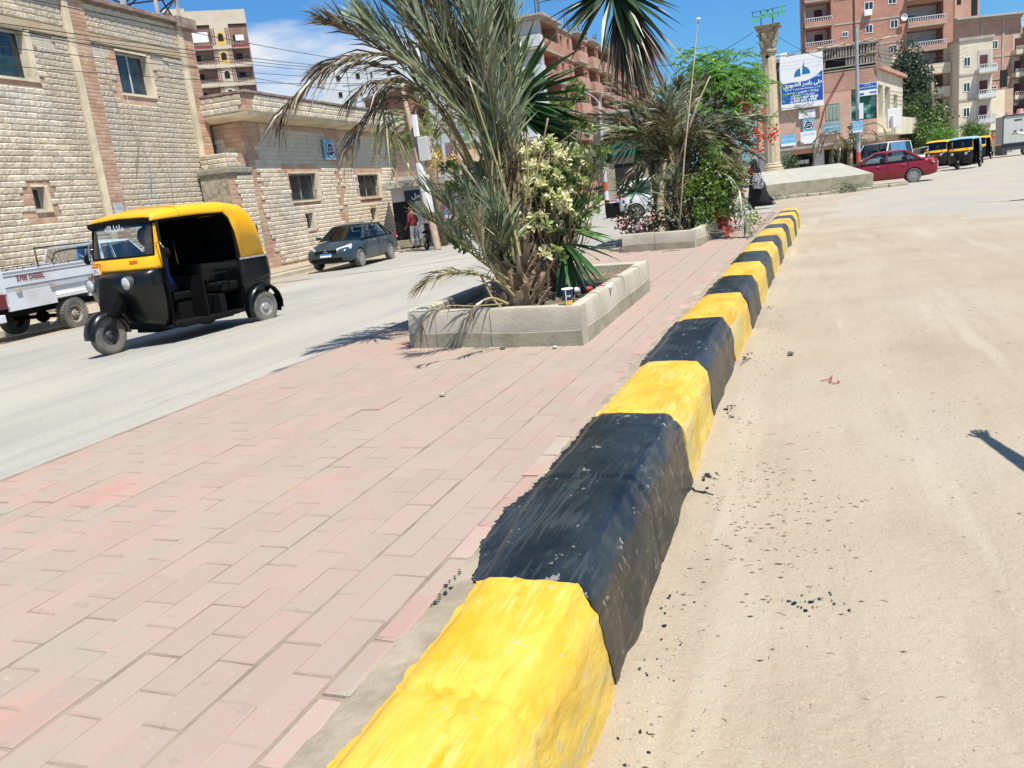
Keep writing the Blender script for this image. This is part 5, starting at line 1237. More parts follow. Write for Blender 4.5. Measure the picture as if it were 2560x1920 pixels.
# person standing just outside the frame on the right; only the shadow is in view
Js=[list(j) for j in Jm]
Js[8]=(-.20,.02,1.40,.07); Js[9]=(-.28,.33,1.42,.042); Js[10]=(-.33,.62,1.50,.030)
SP=walker('person','man in a white shirt right of the kerb with one arm stretched forward',(1.60,3.30,0),R(0),[tuple(j) for j in Js],EB,[m_wprint,mat('dark_trousers',(.02,.02,.025),.85),m_skin],lambda c:2 if c.z>1.50 and abs(c.x)<.12 else (1 if c.z<.93 else 0),(0,.03,1.66),(0,1,-.1),[((.22,.21,.98),(0,.7,-.6)),((-.325,.585,1.49),(-.15,1,.1))])
dup(SP,(4.72,21.8,gz(4.8,21.6)),R(40),'unseen man added beyond the right edge to cast a shadow on the grey road')  # second unseen figure, added as a caster for the dark blob on the road
# ================= VEGETATION =================
def fol(name,c1,c2,rough=.38,scale=3,rnd=.22,spec=.5,trans=.18):
    """leaf material: two-sided, a little light passes through"""
    if name in MATS: return MATS[name]
    m=mat(name,c1,rough,col2=c2,scale=scale,rnd=rnd,spec=spec,coord='World',lo=.4,hi=.6)
    t=m.node_tree; N=t.nodes; L=t.links; b=N['Principled BSDF']; o=N['Material Output']
    tl=N.new('ShaderNodeBsdfTranslucent'); a=N.new('ShaderNodeMixShader'); a.inputs[0].default_value=trans
    L.new(b.inputs['Base Color'].links[0].from_socket,tl.inputs[0]); L.new(b.outputs[0],a.inputs[1]); L.new(tl.outputs[0],a.inputs[2]); L.new(a.outputs[0],o.inputs[0]); return m
f_palm=fol('palm_leaf',(.10,.13,.065),(.24,.27,.16),scale=6)
f_palmd=fol('dry_palm_leaf',(.19,.15,.09),(.085,.065,.04))
f_palmp=fol('pale_palm_leaf',(.40,.46,.31),(.24,.29,.17))
f_palmo=fol('olive_palm_leaf',(.10,.10,.045),(.27,.24,.14),scale=6)
f_rach=fol('frond_stalk',(.24,.24,.09),(.30,.22,.11),trans=.05)
f_yuc=fol('yucca_leaf',(.030,.085,.030),(.055,.14,.045),rough=.35,trans=.15)
f_yucd=fol('dead_yucca_leaf',(.20,.15,.10),(.09,.06,.045))
f_var=fol('variegated_leaf',(.64,.61,.37),(.50,.50,.25),scale=14,trans=.3); f_var2=fol('yellow_green_leaf',(.34,.38,.14),(.20,.26,.08),scale=10,trans=.3)
f_lgt=fol('light_green_leaf',(.13,.24,.045),(.20,.30,.06),trans=.35)
f_feather=fol('feathery_green_leaf',(.11,.26,.04),(.16,.34,.06),trans=.4)
f_darkg=fol('dark_green_leaf',(.030,.060,.025),(.05,.09,.035))
f_tree=fol('tree_leaf',(.035,.060,.028),(.055,.085,.04)); f_tree2=fol('mid_tree_leaf',(.06,.11,.03),(.09,.15,.05))
f_flow=fol('red_flower',(.60,.02,.03),(.65,.10,.06),trans=.3); f_bou=fol('crimson_bract',(.16,.004,.02),(.30,.01,.04),trans=.2); f_orf=fol('orange_flower',(.62,.20,.10),(.6,.10,.05))
m_bark=mat('palm_bark',(.16,.11,.07),.95,col2=(.28,.22,.15),scale=9,bump=1,bscale=20,coord='World')
m_stemw=mat('pale_stem',(.33,.27,.19),.9,col2=(.22,.17,.11),scale=6,bump=.5,bscale=30,coord='World')
def catmull(P,n):
    P=[Vector(p) for p in P]; Q=[P[0]*2-P[1]]+P+[P[-1]*2-P[-2]]; out=[]
    seg=len(P)-1
    for i in range(n+1):
        t=i/n*seg; k=min(int(t),seg-1); u=t-k; a,b_,c_,d=Q[k],Q[k+1],Q[k+2],Q[k+3]
        out.append(.5*((2*b_)+(c_-a)*u+(2*a-5*b_+4*c_-d)*u*u+(3*b_-a-3*c_+d)*u**3))
    return out
def frond(root,P,ll=.28,n=46,w=.016,m=None,t0=.16,ang=38,droop=.15,vee=.35,seed=0,r0=.011,name='frond',mr=None,twist=None,lens=None):
    rnd=random.Random(seed); S=catmull(P,n); N=len(S); q=MB()
    q.mi=0
    q.tube(S[::2]+([S[-1]] if N%2==0 else []),[r0*(1-.85*i/((N+1)//2)) for i in range(len(S[::2]+([S[-1]] if N%2==0 else [])))],4,False)
    q.mi=1
    for i in range(int(N*t0),N):
        t=i/(N-1); T=(S[min(i+1,N-1)]-S[max(i-1,0)]).normalized()
        side=T.cross(Vector((0,0,1)))
        if side.length<.15: side=T.cross(Vector((.3,1,0)))
        side.normalize()
        if twist: side=(Matrix.Rotation(twist,3,T)@side)
        up=side.cross(T).normalized()
        u=(t-t0)/(1-t0); L=ll*(math.sin(math.pi*min(1,.25+.75*u))**.6 if u<.7 else 1-.45*(u-.7)/.3)
        L*= (.55+.45*min(1,u*6))
        for s_ in (-1,1):
            if rnd.random()<.05: continue
            a=R(ang*(1-.45*u)+rnd.gauss(0,10)); d=(T*math.cos(a)+side*s_*math.sin(a)+up*(vee+rnd.gauss(0,.20))).normalized()
            l=L*rnd.uniform(.8,1.1); wd=w*rnd.uniform(.8,1.15)
            pn=d.cross(up).normalized(); pn=(Matrix.Rotation(rnd.gauss(s_*.5,.5),3,d)@pn)
            b0=S[i]; dz=Vector((0,0,-1))*droop*l
            m1=b0+d*l*.45-Vector((0,0,0))+dz*.15; tip=b0+d*l+dz
            o=len(q.v); q.v+=[tuple(b0-pn*wd*.35),tuple(b0+pn*wd*.35),tuple(m1+pn*wd*.5),tuple(m1-pn*wd*.5),tuple(tip)]
            q.f+=[(o,o+1,o+2,o+3),(o+3,o+2,o+4)]; q.m+=[1,1]
    return q.build(name,[mr or f_rach,m or f_palm],root,fixn=False)
def V(px,py,d): return vp(px,py,d)
# ---- near date palm (planter 1) ----
DP=thing('date_palm','large shaggy date palm with arching fronds and cut stalks in the near planter','palm',(0,0,0))
base=Vector((-2.38,6.35,PZ+.25))
def F1(px,ll=.30,m=None,n=52,**k):
    k['w']=k.get('w',.016)*1.02; ll*=1.2; n=int(n*1.15)
    if k.get('droop',0)>.2: ll*=.85; k['w']*=.85
    P=[V(*p) for p in px]; return frond(DP,P,ll,n,m=m,seed=len(DP.children)+int(px[-1][0])%97,**k)
bx,by,bd=1275,640,6.55
# long arching fronds on the left, bowing down
F1([(1262,620,6.5),(1205,400,6.4),(1110,225,6.2),(985,140,6.0),(850,150,5.8),(740,235,5.7),(694,300,5.65)],.34,f_palmd,60,w=.017,t0=.35,droop=.35,ang=30,vee=-.05)
F1([(1258,620,6.55),(1170,380,6.5),(1050,190,6.3),(930,115,6.2),(860,75,6.1),(800,45,6.0)],.33,f_palmd,56,w=.017,t0=.35,droop=.25,ang=30)
F1([(1262,620,6.5),(1180,410,6.45),(1085,260,6.3),(1010,200,6.2),(960,225,6.15),(965,300,6.1),(995,345,6.1)],.30,f_palmo,50,w=.016,t0=.35,droop=.5,ang=28,vee=-.05)
F1([(1262,630,6.45),(1190,440,6.35),(1090,300,6.2),(1000,215,6.0),(925,205,5.9),(870,250,5.9)],.26,f_palmd,46,w=.015,t0=.4,droop=.5,ang=26,vee=-.1)
# upright crown
ups=[((1225,330),(1130,90),(1010,-120),(930,-260)),((1235,330),(1160,60),(1070,-160),(1000,-330)),((1245,320),(1190,60),(1120,-180),(1070,-350)),((1255,330),(1215,90),(1160,-130),(1130,-340)),
     ((1262,330),(1235,100),(1205,-120),(1190,-330)),((1270,330),(1255,120),(1245,-80),(1250,-300)),((1230,350),(1120,160),(990,-10),(900,-120)),((1240,360),(1150,200),(1050,50),(960,-60)),
     ((1250,360),(1175,190),(1095,40),(1030,-110)),((1262,350),(1205,180),(1150,20),(1100,-150)),((1280,340),(1275,160),(1270,-20),(1290,-200)),((1215,370),(1100,220),(985,90),(905,30)),
     ((1262,380),(1232,230),(1200,90),(1185,-60)),((1245,390),(1180,260),(1110,150),(1040,60)),((1275,370),(1262,240),(1250,120),(1240,-10))]
rnu=random.Random(31)
ups=ups+[tuple((a+rnu.uniform(-28,22),b+rnu.uniform(-20,25)) for a,b in c_) for c_ in ups for _k in (0,)]+[tuple((a+rnu.uniform(-28,22),b+rnu.uniform(-20,25)) for a,b in c_) for c_ in ups[:14]]
for i,c_ in enumerate(ups):
    d0=6.5+rnu.uniform(-.3,.35); mm=[f_palm,f_palmp,f_palm,f_palmp,f_palmo,f_palmp,f_palm,f_palmd][i%8]
    F1([(1282+rnu.uniform(-25,20),640,d0),(c_[0][0]+15,c_[0][1]+80,d0-.05),(c_[0][0],c_[0][1]-20,d0-.1),(c_[1][0],c_[1][1],d0-.25),(c_[2][0],c_[2][1],d0-.35),(c_[3][0],c_[3][1],d0-.35)],rnu.uniform(.30,.42),mm,60,w=.019,t0=.30,ang=rnu.uniform(20,30),vee=rnu.uniform(.1,.4),droop=.08,r0=.013)
# low fronds on the left
F1([(1275,690,6.3),(1220,620,6.2),(1160,560,6.1),(1110,510,6.0),(1060,475,5.95)],.30,f_palm,44,w=.016,t0=.12,ang=34,vee=.45)
F1([(1270,700,6.2),(1200,650,6.1),(1140,600,6.0),(1090,560,5.9),(1050,540,5.85)],.24,f_palm,40,w=.015,t0=.15,ang=34,vee=.5)
F1([(1275,720,6.1),(1210,690,6.0),(1150,680,5.9),(1090,690,5.8),(1050,715,5.8)],.24,f_palmo,36,w=.015,t0=.15,ang=34,vee=.1,droop=.3)
F1([(1275,700,6.3),(1225,640,6.3),(1190,570,6.3),(1180,510,6.3),(1165,440,6.3)],.27,f_palm,40,w=.016,t0=.1,ang=28,vee=.3)
F1([(1285,740,6.0),(1250,700,5.95),(1215,650,5.9),(1200,590,5.9),(1195,540,5.9)],.22,f_palmo,34,w=.014,t0=.1,ang=30,vee=.3)
F1([(1270,760,5.8),(1230,745,5.75),(1195,760,5.7),(1160,795,5.65)],.17,f_palmd,22,w=.010,t0=.3,ang=24,vee=-.1,droop=.4)
F1([(1255,760,5.75),(1180,765,5.6),(1120,765,5.55),(1065,790,5.5),(1050,830,5.5)],.15,f_palmd,22,w=.010,t0=.5,ang=18,vee=-.2,droop=.6,r0=.005)
for k in range(2):
    x=rnu.uniform(1140,1230); y=rnu.uniform(480,640); F1([(1285+rnu.uniform(-15,15),700,6.3),(1285*.6+x*.4,700*.55+y*.45,6.25),(x+25,y+40,6.1),(x,y,6.0)],rnu.uniform(.22,.32),[f_palm,f_palmp,f_palmo][k%3],38,w=.016,t0=.12,ang=32,vee=.4)
for k in range(7):
    x=rnu.uniform(1225,1300); y=rnu.uniform(330,560); F1([(1300,680,6.3),(1300*.5+x*.5,600,6.25),(x,y+60,6.2),(x+rnu.uniform(-15,25),y,6.15)],rnu.uniform(.14,.24),[f_palmd,f_palmo,f_palm][k%3],26,w=.013,t0=.35,ang=26,vee=.3,r0=.012)
F1([(1262,620,6.6),(1150,360,6.55),(1010,170,6.4),(900,90,6.3),(820,62,6.2)],.36,f_palmo,56,w=.018,t0=.3,droop=.2,ang=30)
F1([(1262,620,6.6),(1140,330,6.55),(1010,190,6.4),(880,150,6.2),(790,170,6.1)],.34,f_palmd,56,w=.018,t0=.3,droop=.35,ang=30,vee=-.05)
F1([(1262,620,6.6),(1160,400,6.55),(1060,270,6.4),(980,240,6.2),(905,300,6.1),(860,380,6.05)],.28,f_palmd,50,w=.016,t0=.4,droop=.5,ang=26,vee=-.05)
# bare and half-bare stalks
for (P,rr_,mm) in (([(1285,600,6.4),(1205,480,6.2),(1130,378,6.1)],.013,m_stemw),([(1310,590,6.5),(1345,420,6.4),(1370,295,6.3)],.011,m_stemw),([(1300,600,6.3),(1320,440,6.2),(1312,330,6.2)],.010,f_rach),
    ([(1295,640,6.4),(1330,430,6.2),(1440,325,6.0)],.006,f_rach),([(1290,640,6.3),(1262,480,6.1),(1170,190,5.9)],.011,f_rach)):
    q=MB(); S=catmull([V(*p) for p in P],10); q.tube(S,[rr_*(1-.4*i/10) for i in range(11)],6); q.build('bare_stalk',mm,DP,smooth=True)
# trunk with the bases of cut stalks
q=MB(); tp=V(1290,600,6.6); tb_=V(1300,770,6.3); tb_.z=PZ+.18
q.tube([tb_,tb_.lerp(tp,.3),tb_.lerp(tp,.6),tb_.lerp(tp,.85)],[.09,.09,.06,.03],12); q.build('trunk',m_bark,DP,smooth=True)
rs=random.Random(77)
m_boot=mat('cut_stalk',(.30,.22,.15),.9,col2=(.15,.10,.06),scale=12,bump=.8,bscale=30,coord='World'); m_boot2=mat('cut_stalk_pale',(.42,.36,.27),.9,col2=(.28,.2,.13),scale=10,coord='World')
for k in range(120):
    t=rs.random()**1.2; a=rs.uniform(-math.pi,math.pi); c_=tb_.lerp(tp,t*.92); out=Vector((math.cos(a),math.sin(a),0)); l=rs.uniform(.10,.30)*(1.15-t*.3); w=rs.uniform(.018,.040)
    b0=c_+out*(.10*(1-.5*t))*rs.uniform(.6,1.5); m1=b0+out*l*.35+Vector((0,0,l*.45)); e=b0+out*l*rs.uniform(.35,.8)+Vector((0,0,l*rs.uniform(.7,1.1)))
    tn=Vector((-out.y,out.x,0)); q=MB(); rings=[]
    for p,ww,th in ((b0-out*.03-Vector((0,0,.05)),w*1.7,.022),(m1,w,.014),(e,w*.75,.009)):
        rings.append([p-tn*ww,p-tn*ww*.3-out*th,p+tn*ww*.3-out*th,p+tn*ww,p+tn*ww*.4+out*th*.6,p-tn*ww*.4+out*th*.6])
    q.loft(rings); q.build('cut_stalk',m_boot if k%3 else m_boot2,DP,smooth=True,auto=50)
q=MB()
for k in range(420):   # hanging fibres
    t=rs.random(); a=rs.uniform(-math.pi,math.pi); c_=tb_.lerp(tp,t); out=Vector((math.cos(a),math.sin(a),0)); b0=c_+out*rs.uniform(.08,.2); d=Vector((rs.gauss(0,.5),rs.gauss(0,.5),rs.uniform(-1,1))).normalized(); l=rs.uniform(.06,.26); tn=d.cross(out).normalized()*rs.uniform(.0015,.005)
    q.add([b0-tn,b0+tn,b0+d*l*.6+tn*.6+Vector((0,0,-.01)),b0+d*l],[(0,1,2,3)])
o=q.build('loose_fibres',f_palmd,DP,fixn=False); o['kind']='stuff'
# ---- yuccas in planter 1 ----
def yleaf_mesh(i,m,L=1.0,w=.075):
    rnd=random.Random(i); b=MB(); n=6; bend=rnd.uniform(.02,.14)
    for k in range(n+1):
        t=k/n; ww=w*(.45+.55*math.sin(math.pi*min(1,.15+t*.9)))*(1 if t<.6 else (1-t)/.4*.92+.06); z=-bend*t*t*L; x=t*L
        b.v+=[(x,-ww/2,z+ww*.28),(x,0,z),(x,ww/2,z+ww*.28)]
    for k in range(n):
        for j in range(2): b.f.append((k*3+j,(k+1)*3+j,(k+1)*3+j+1,k*3+j+1)); b.m.append(0)
    return b.mesh('leaf',m,smooth=False)
YM=[yleaf_mesh(i,f_yuc) for i in range(5)]; YD=[yleaf_mesh(i+9,f_yucd,1,.05) for i in range(4)]
def aim(o,pos,d,roll=0,s=1.0,wd=1.0):
    d=Vector(d).normalized(); up=Vector((0,0,1))
    if abs(d.z)>.97: up=Vector((0,1,0))
    y=up.cross(d).normalized(); z=d.cross(y)
    M=Matrix((d,y,z)).transposed().to_4x4(); o.matrix_world=Matrix.Translation(pos)@M@Matrix.Rotation(roll,4,'X')@Matrix.Diagonal((s,s*wd,s*wd,1))
def rosette(root,c,n,L,dirf,seed,meshes,name='leaf',wd=1.0,tw=.4):
    rnd=random.Random(seed)
    for k in range(n):
        d=dirf(rnd,k); me=meshes[rnd.randrange(len(meshes))]; o=link(name,me,root); l=L*rnd.uniform(.75,1.12)
        aim(o,Vector(c)+Vector(d).normalized()*.03,d,rnd.gauss(0,tw),l,wd)
def sph(rnd,zmin,zmax):
    a=rnd.uniform(-math.pi,math.pi); z=rnd.uniform(zmin,zmax); r=math.sqrt(1-z*z); return Vector((r*math.cos(a),r*math.sin(a),z))
YA=thing('yucca','dark green yucca with broad sword leaves pushing through the right side of the near palm','yucca',(0,0,0))
ca=V(1285,255,7.1)
rosette(YA,ca,90,.70,lambda r,k:sph(r,-.55,.95),5,YM,wd=1.15)
rosette(YA,V(1290,290,7.05),46,.66,lambda r,k:(CM@Vector((r.uniform(.5,1),r.uniform(-.6,.1),r.uniform(-.3,.3)))),15,YM)
q=MB(); q.tube(catmull([(-2.25,6.9,PZ+.2),V(1320,520,7.15),V(1300,400,7.1),ca],8),[.05,.045,.045,.045,.04,.04,.04,.04,.04],8); q.build('stem',m_bark,YA,smooth=True)
YB=thing('yucca','young yucca with broad bright leaves behind the cup at the near palm foot','yucca',(0,0,0))
cb=V(1415,575,6.75)
rosette(YB,cb,26,.42,lambda r,k:(CM@Vector((r.uniform(-.5,1),r.uniform(-.3,1),r.uniform(-.4,.6)))),25,[yleaf_mesh(40+i,fol('bright_yucca_leaf',(.07,.17,.04),(.13,.25,.06),rough=.4),1,.085) for i in range(3)])
rosette(YB,V(1412,610,6.7),26,.52,lambda r,k:(CM@Vector((r.uniform(-.2,.9),r.uniform(-1,-.1),r.uniform(-.3,.6)))),26,YM)
q=MB(); q.tube([(-2.02,6.85,PZ+.2),V(1412,650,6.75),cb],[.04,.035,.03],8); q.build('stem',m_bark,YB,smooth=True)
YE_=thing('yucca','dark yucca with low leaves on the left behind the near palm','yucca',(0,0,0))
ce=V(1195,480,7.3)
rosette(YE_,ce,20,.50,lambda r,k:(CM@Vector((r.uniform(-1,.4),r.uniform(-.8,.8),r.uniform(-.6,.3)))),35,YM)
q=MB(); q.tube([(-2.75,7.0,PZ+.2),V(1215,600,7.3),ce],[.04,.035,.03],8); q.build('stem',m_bark,YE_,smooth=True)
YC=thing('yucca','tall yucca head with a skirt of dead leaves hanging into the picture from above','yucca',(0,0,0))
cc=V(1530,-25,6.2)
rosette(YC,cc,60,.58,lambda r,k:(CM@Vector((r.uniform(-1,.9),r.uniform(-1.0,.25),r.uniform(-.5,.6)))),45,[yleaf_mesh(60+i,f_darkg,1,.085) for i in range(4)])
rosette(YC,V(1550,0,6.2),150,.70,lambda r,k:(CM@Vector((r.gauss(.28,.24),-1.0,r.uniform(-.3,.35)))),46,YD+[yleaf_mesh(70,f_darkg,1,.05)],name='dead_leaf',wd=.8)
q=MB(); q.tube(catmull([(-2.1,7.3,PZ+.2),V(1250,420,7.5),V(1195,60,7.5),V(1190,-250,7.2),V(1350,-420,6.6),V(1500,-250,6.2),cc],14),.045,8); q.build('stem',m_bark,YC,smooth=True)
# ---- leafy shrubs ----
def leafcloud(root,clusters,n,ls,m,name='foliage',seed=1,asp=.38,flat=.0):
    rnd=random.Random(seed); q=MB(); tot=sum(c_[1]**2 for c_ in clusters)
    for (c0,r,*sc) in clusters:
        sc=sc[0] if sc else (1,1,1)
        k_=int(n*(r*r)/tot)
        # sub-twigs so the outline is uneven
        tws=[Vector((rnd.gauss(0,.5)*r*sc[0],rnd.gauss(0,.5)*r*sc[1],rnd.gauss(0,.5)*r*sc[2])) for _ in range(max(3,k_//14))]
        for k in range(k_):
            t=tws[k%len(tws)]; p=Vector(c0)+t+Vector((rnd.gauss(0,1),rnd.gauss(0,1),rnd.gauss(0,1)))*ls*1.1
            d=Vector((rnd.gauss(0,1),rnd.gauss(0,1),rnd.gauss(.3,.8))).normalized(); s_=d.cross(Vector((rnd.gauss(0,1),rnd.gauss(0,1),rnd.gauss(0,1)))).normalized(); l=ls*rnd.uniform(.6,1.3); w=l*asp; nn=s_.cross(d)*l*.10
            o=len(q.v); q.v+=[tuple(p),tuple(p+d*l*.5+s_*w+nn),tuple(p+d*l),tuple(p+d*l*.5-s_*w+nn)]; q.f+=[(o,o+1,o+2),(o,o+2,o+3)]; q.m+=[0,0]
    return q.build(name,m,root,fixn=False)
def twigs(root,base_,clusters,r,m,seed=1,name='branches',per=3):
    rnd=random.Random(seed); q=MB()
    for (c0,rr_,*_) in clusters:
        for k in range(per):
            e=Vector(c0)+Vector((rnd.gauss(0,.4),rnd.gauss(0,.4),rnd.gauss(0,.4)))*rr_; mid=Vector(base_).lerp(e,.5)+Vector((rnd.gauss(0,.08),rnd.gauss(0,.08),rnd.gauss(0,.05)))*(e-Vector(base_)).length
            S=catmull([base_,mid,e],8); q.tube(S,[r*(1-.8*i/8) for i in range(9)],5,False)
    return q.build(name,m,root,smooth=True,fixn=False)
def rosecloud(root,clusters,n,ls,m,name='foliage',seed=1,k=9,asp=.20):
    """rosettes of narrow leaves at the twig tips"""
    rnd=random.Random(seed); q=MB(); tips=[]; tot=sum(c_[1]**2 for c_ in clusters)
    for (c0,r) in clusters:
        for _ in range(max(1,int(n*r*r/tot))):
            v=Vector((rnd.gauss(0,1),rnd.gauss(0,1),rnd.gauss(0,1))).normalized()*r*rnd.uniform(.35,1.15)**.7; p=Vector(c0)+v; ax=(v*.6/r+Vector((rnd.gauss(0,.4),rnd.gauss(0,.4)-.2,.7))).normalized(); tips.append((p,ax))
            s1=ax.cross(Vector((rnd.random(),rnd.random(),.3))).normalized(); s2=ax.cross(s1)
            for j in range(k):
                a=j*2.4+rnd.gauss(0,.2); t=rnd.uniform(.35,1.2); d=((s1*math.cos(a)+s2*math.sin(a))*t+ax*rnd.uniform(.35,.9)).normalized(); l=ls*rnd.uniform(.6,1.25); w=d.cross(ax)
                if w.length<.1: continue
                w=w.normalized()*l*asp; b0=p-ax*ls*.5*(j/k); mid=b0+d*l*.55; tip=b0+d*l-ax*l*.18; o=len(q.v)
                q.v+=[tuple(b0),tuple(mid+w+ax*l*.04),tuple(mid-ax*l*.03),tuple(mid-w+ax*l*.04),tuple(tip)]; q.f+=[(o,o+1,o+2),(o,o+2,o+3),(o+1,o+4,o+2),(o+2,o+4,o+3)]; q.m+=[0]*4
    q.build(name,m,root,fixn=False); return tips
def tiptwigs(root,base_,tips,m,every=3,r=.006,seed=1):
    rnd=random.Random(seed); q=MB()
    for p,ax in tips[::every]:
        c_=Vector(base_).lerp(p,.5)+Vector((rnd.gauss(0,.06),rnd.gauss(0,.06),0)); S=catmull([base_,c_,p-ax*.12,p],7); q.tube(S,[r*(1.6-1.3*i/7) for i in range(8)],4,False)
    q.build('branches',m,root,smooth=True,fixn=False)
VS=thing('variegated_shrub','cream and green variegated shrub between the palm and the yuccas in the near planter','shrub',(0,0,0))
cl=[(V(x,y,d),r) for x,y,d,r in ((1335,400,6.45,.11),(1385,430,6.5,.14),(1430,395,6.55,.13),(1330,460,6.4,.11),(1395,490,6.45,.11),(1365,375,6.5,.10),(1455,440,6.6,.08),(1300,430,6.5,.08),(1290,560,6.3,.05),(1350,550,6.4,.08),(1175,500,6.7,.07),(1160,540,6.7,.08),(1195,570,6.6,.07),(1385,560,6.6,.07),(1270,480,6.5,.06),(1475,395,6.7,.08),(1425,530,6.6,.07),(1300,370,6.6,.06),(1215,600,6.4,.05),(1370,625,6.4,.05))]
tp1=rosecloud(VS,cl,190,.066,f_var,'cream_leaves',3); tp2=rosecloud(VS,[(c_[0]+Vector((.01,.05,-.03)),c_[1]*1.2) for c_ in cl],130,.08,f_var2,'yellow_green_leaves',33)
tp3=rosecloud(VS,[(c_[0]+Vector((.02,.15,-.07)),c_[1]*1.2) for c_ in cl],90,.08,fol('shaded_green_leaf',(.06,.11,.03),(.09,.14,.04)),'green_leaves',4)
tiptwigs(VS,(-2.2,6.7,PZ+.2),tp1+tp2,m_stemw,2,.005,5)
GS=thing('green_shrub','tall light green leafy shrub rising behind the yucca in the near planter','shrub',(0,0,0))
cl=[(V(x,y,d),r) for x,y,d,r in ((1440,240,7.7,.11),(1420,300,7.7,.12),(1470,320,7.8,.08),(1400,350,7.6,.12),(1450,390,7.7,.11),(1500,380,7.8,.09),(1400,260,7.7,.09),(1440,210,7.7,.06),(1140,470,7.7,.13),(1185,420,7.7,.12),(1120,420,7.7,.08),(1230,470,7.8,.14),(1200,560,7.6,.12),(1470,510,7.8,.11),(1450,560,7.8,.09),(1150,600,7.6,.10))]
tp4=rosecloud(GS,cl,260,.07,f_lgt,'foliage',7,8,.22); tiptwigs(GS,(-2.3,7.5,PZ+.2),tp4,m_stemw,5,.005,8)
# ---- second planter: palms, yucca, flowers ----
D2=thing('date_palm','half-dry date palm with a pale trunk and olive fronds in the far planter','palm',(0,0,0))
def F2(px,ll=.30,m=None,n=44,root=None,**k):
    k['w']=k.get('w',.02)*1.15; ll*=1.2; n=int(n*1.1)
    P=[V(*p) for p in px]; return frond(root or D2,P,ll,n,m=m,seed=int(px[-1][0])+int(px[-1][1]),**k)
h2=(1690,395); rn=random.Random(5)
tips=[(1520,205,13.2),(1560,175,13.3),(1610,185,13.4),(1650,200,13.4),(1700,215,13.7),(1750,225,13.8),(1800,235,13.8),(1505,300,13.2),(1515,365,13.3),(1890,300,13.6),(1870,360,13.8),(1560,455,13.2),(1850,430,13.2),(1600,250,14),(1690,250,14.3),(1780,300,14.3),(1570,330,14.1),(1655,280,12.9),(1760,340,12.9)]
tips=tips+[(x+rn.uniform(-28,28),y+rn.uniform(-22,40),d+rn.uniform(-.3,.4)) for x,y,d in tips]+[(1480+rn.uniform(0,90),260+rn.uniform(0,150),13.2) for _k in range(6)]+[(1760+rn.uniform(0,90),280+rn.uniform(0,100),13.4) for _k in range(6)]
for i,(x,y,d) in enumerate(tips):
    mx_=(h2[0]*.55+x*.45,h2[1]*.55+y*.45-35); mm=[f_palmo,f_palmd,f_palmp,f_palmo,f_palm,f_palmd][i%6]
    F2([(h2[0]+rn.uniform(-8,8),h2[1]+35,13.4),(h2[0]*.85+x*.15,h2[1]*.85+y*.15-5,13.4),(mx_[0],mx_[1],(13.4+d)/2),(h2[0]*.2+x*.8,h2[1]*.2+y*.8-20,d),(x,y,d)],rn.uniform(.26,.36),mm,46,w=.023,t0=.2,ang=42,vee=.25,droop=.2)
F2([(1705,440,13.2),(1770,430,13.0),(1820,440,12.9),(1850,480,12.8),(1862,540,12.8),(1872,570,12.8)],.28,f_palm,44,w=.024,t0=.3,ang=42,vee=.0,droop=.2)
F2([(1700,470,13.2),(1760,430,13.1),(1810,420,13.0),(1850,440,12.9)],.26,f_palmo,36,w=.022,t0=.25,ang=40)
F2([(1720,540,13.4),(1760,480,13.4),(1800,430,13.4),(1830,380,13.4)],.28,f_palmo,36,w=.022,t0=.1,ang=36,vee=.3)
F2([(1720,550,13.4),(1740,490,13.4),(1750,420,13.4),(1760,360,13.4)],.28,f_palmd,36,w=.022,t0=.1,ang=36,vee=.3)
for k in range(34):
    x=1715+rn.uniform(-75,115); y=570; F2([(x*.3+1730*.7,572,13.2+rn.uniform(-.2,.8)),(x,480+rn.uniform(-20,20),13.3),(x+rn.uniform(-10,30),400+rn.uniform(-20,60),13.4)],.22,[f_palmo,f_palm,f_palmd][k%3],30,w=.018,t0=.1,ang=34,vee=.2,droop=.2)
q=MB(); q.tube(catmull([(-2.42,13.1,PZ+.15),V(1652,540,13.2),V(1652,480,13.3),V(1665,400,13.4)],9),[.08,.08,.075,.07,.065,.06,.05,.05,.04,.03],10); q.build('trunk',mat('pale_palm_bark',(.36,.30,.21),.95,col2=(.24,.18,.12),scale=9,bump=1,bscale=20,coord='World'),D2,smooth=True)
Y2=thing('yucca','dark yucca leaning left in the far planter beside the half-dry palm','yucca',(0,0,0)); c2=V(1600,330,13.9)
rosette(Y2,c2,60,.85,lambda r,k:(CM@Vector((r.uniform(-1,.5),r.uniform(-.9,.5),r.uniform(-.5,.5)))),55,YM)
rosette(Y2,V(1590,480,13.2),40,.5,lambda r,k:(CM@Vector((r.uniform(-1,1),r.uniform(-.5,.8),r.uniform(-.5,.5)))),56,YM)
q=MB(); q.tube([(-2.5,13.6,PZ+.15),V(1640,480,13.9),V(1625,400,13.9),c2],[.07,.06,.05,.05],8); q.build('stem',m_bark,Y2,smooth=True)
# bamboo pole and leaning stakes
q=MB(); q.tube([(-2.13,12.95,PZ+.1),V(1712,380,12.9),V(1745,60,12.9)],[.016,.013,.007],7); tag(q.build('bamboo_pole',m_stemw,smooth=True),'tall thin bamboo pole leaning up out of the far planter','pole')
q=MB(); q.tube([V(1690,420,13.0),V(1740,270,13.0),V(1775,190,13.0)],[.018,.016,.010],7); tag(q.build('broken_branch',m_stemw,smooth=True),'bare pale branch crossing the bamboo pole in the far planter','branch')
q=MB(); q.lathe([(.001,0),(.05,.02),(.06,.05),(.001,.06)],8,V(1746,50,12.9)); 
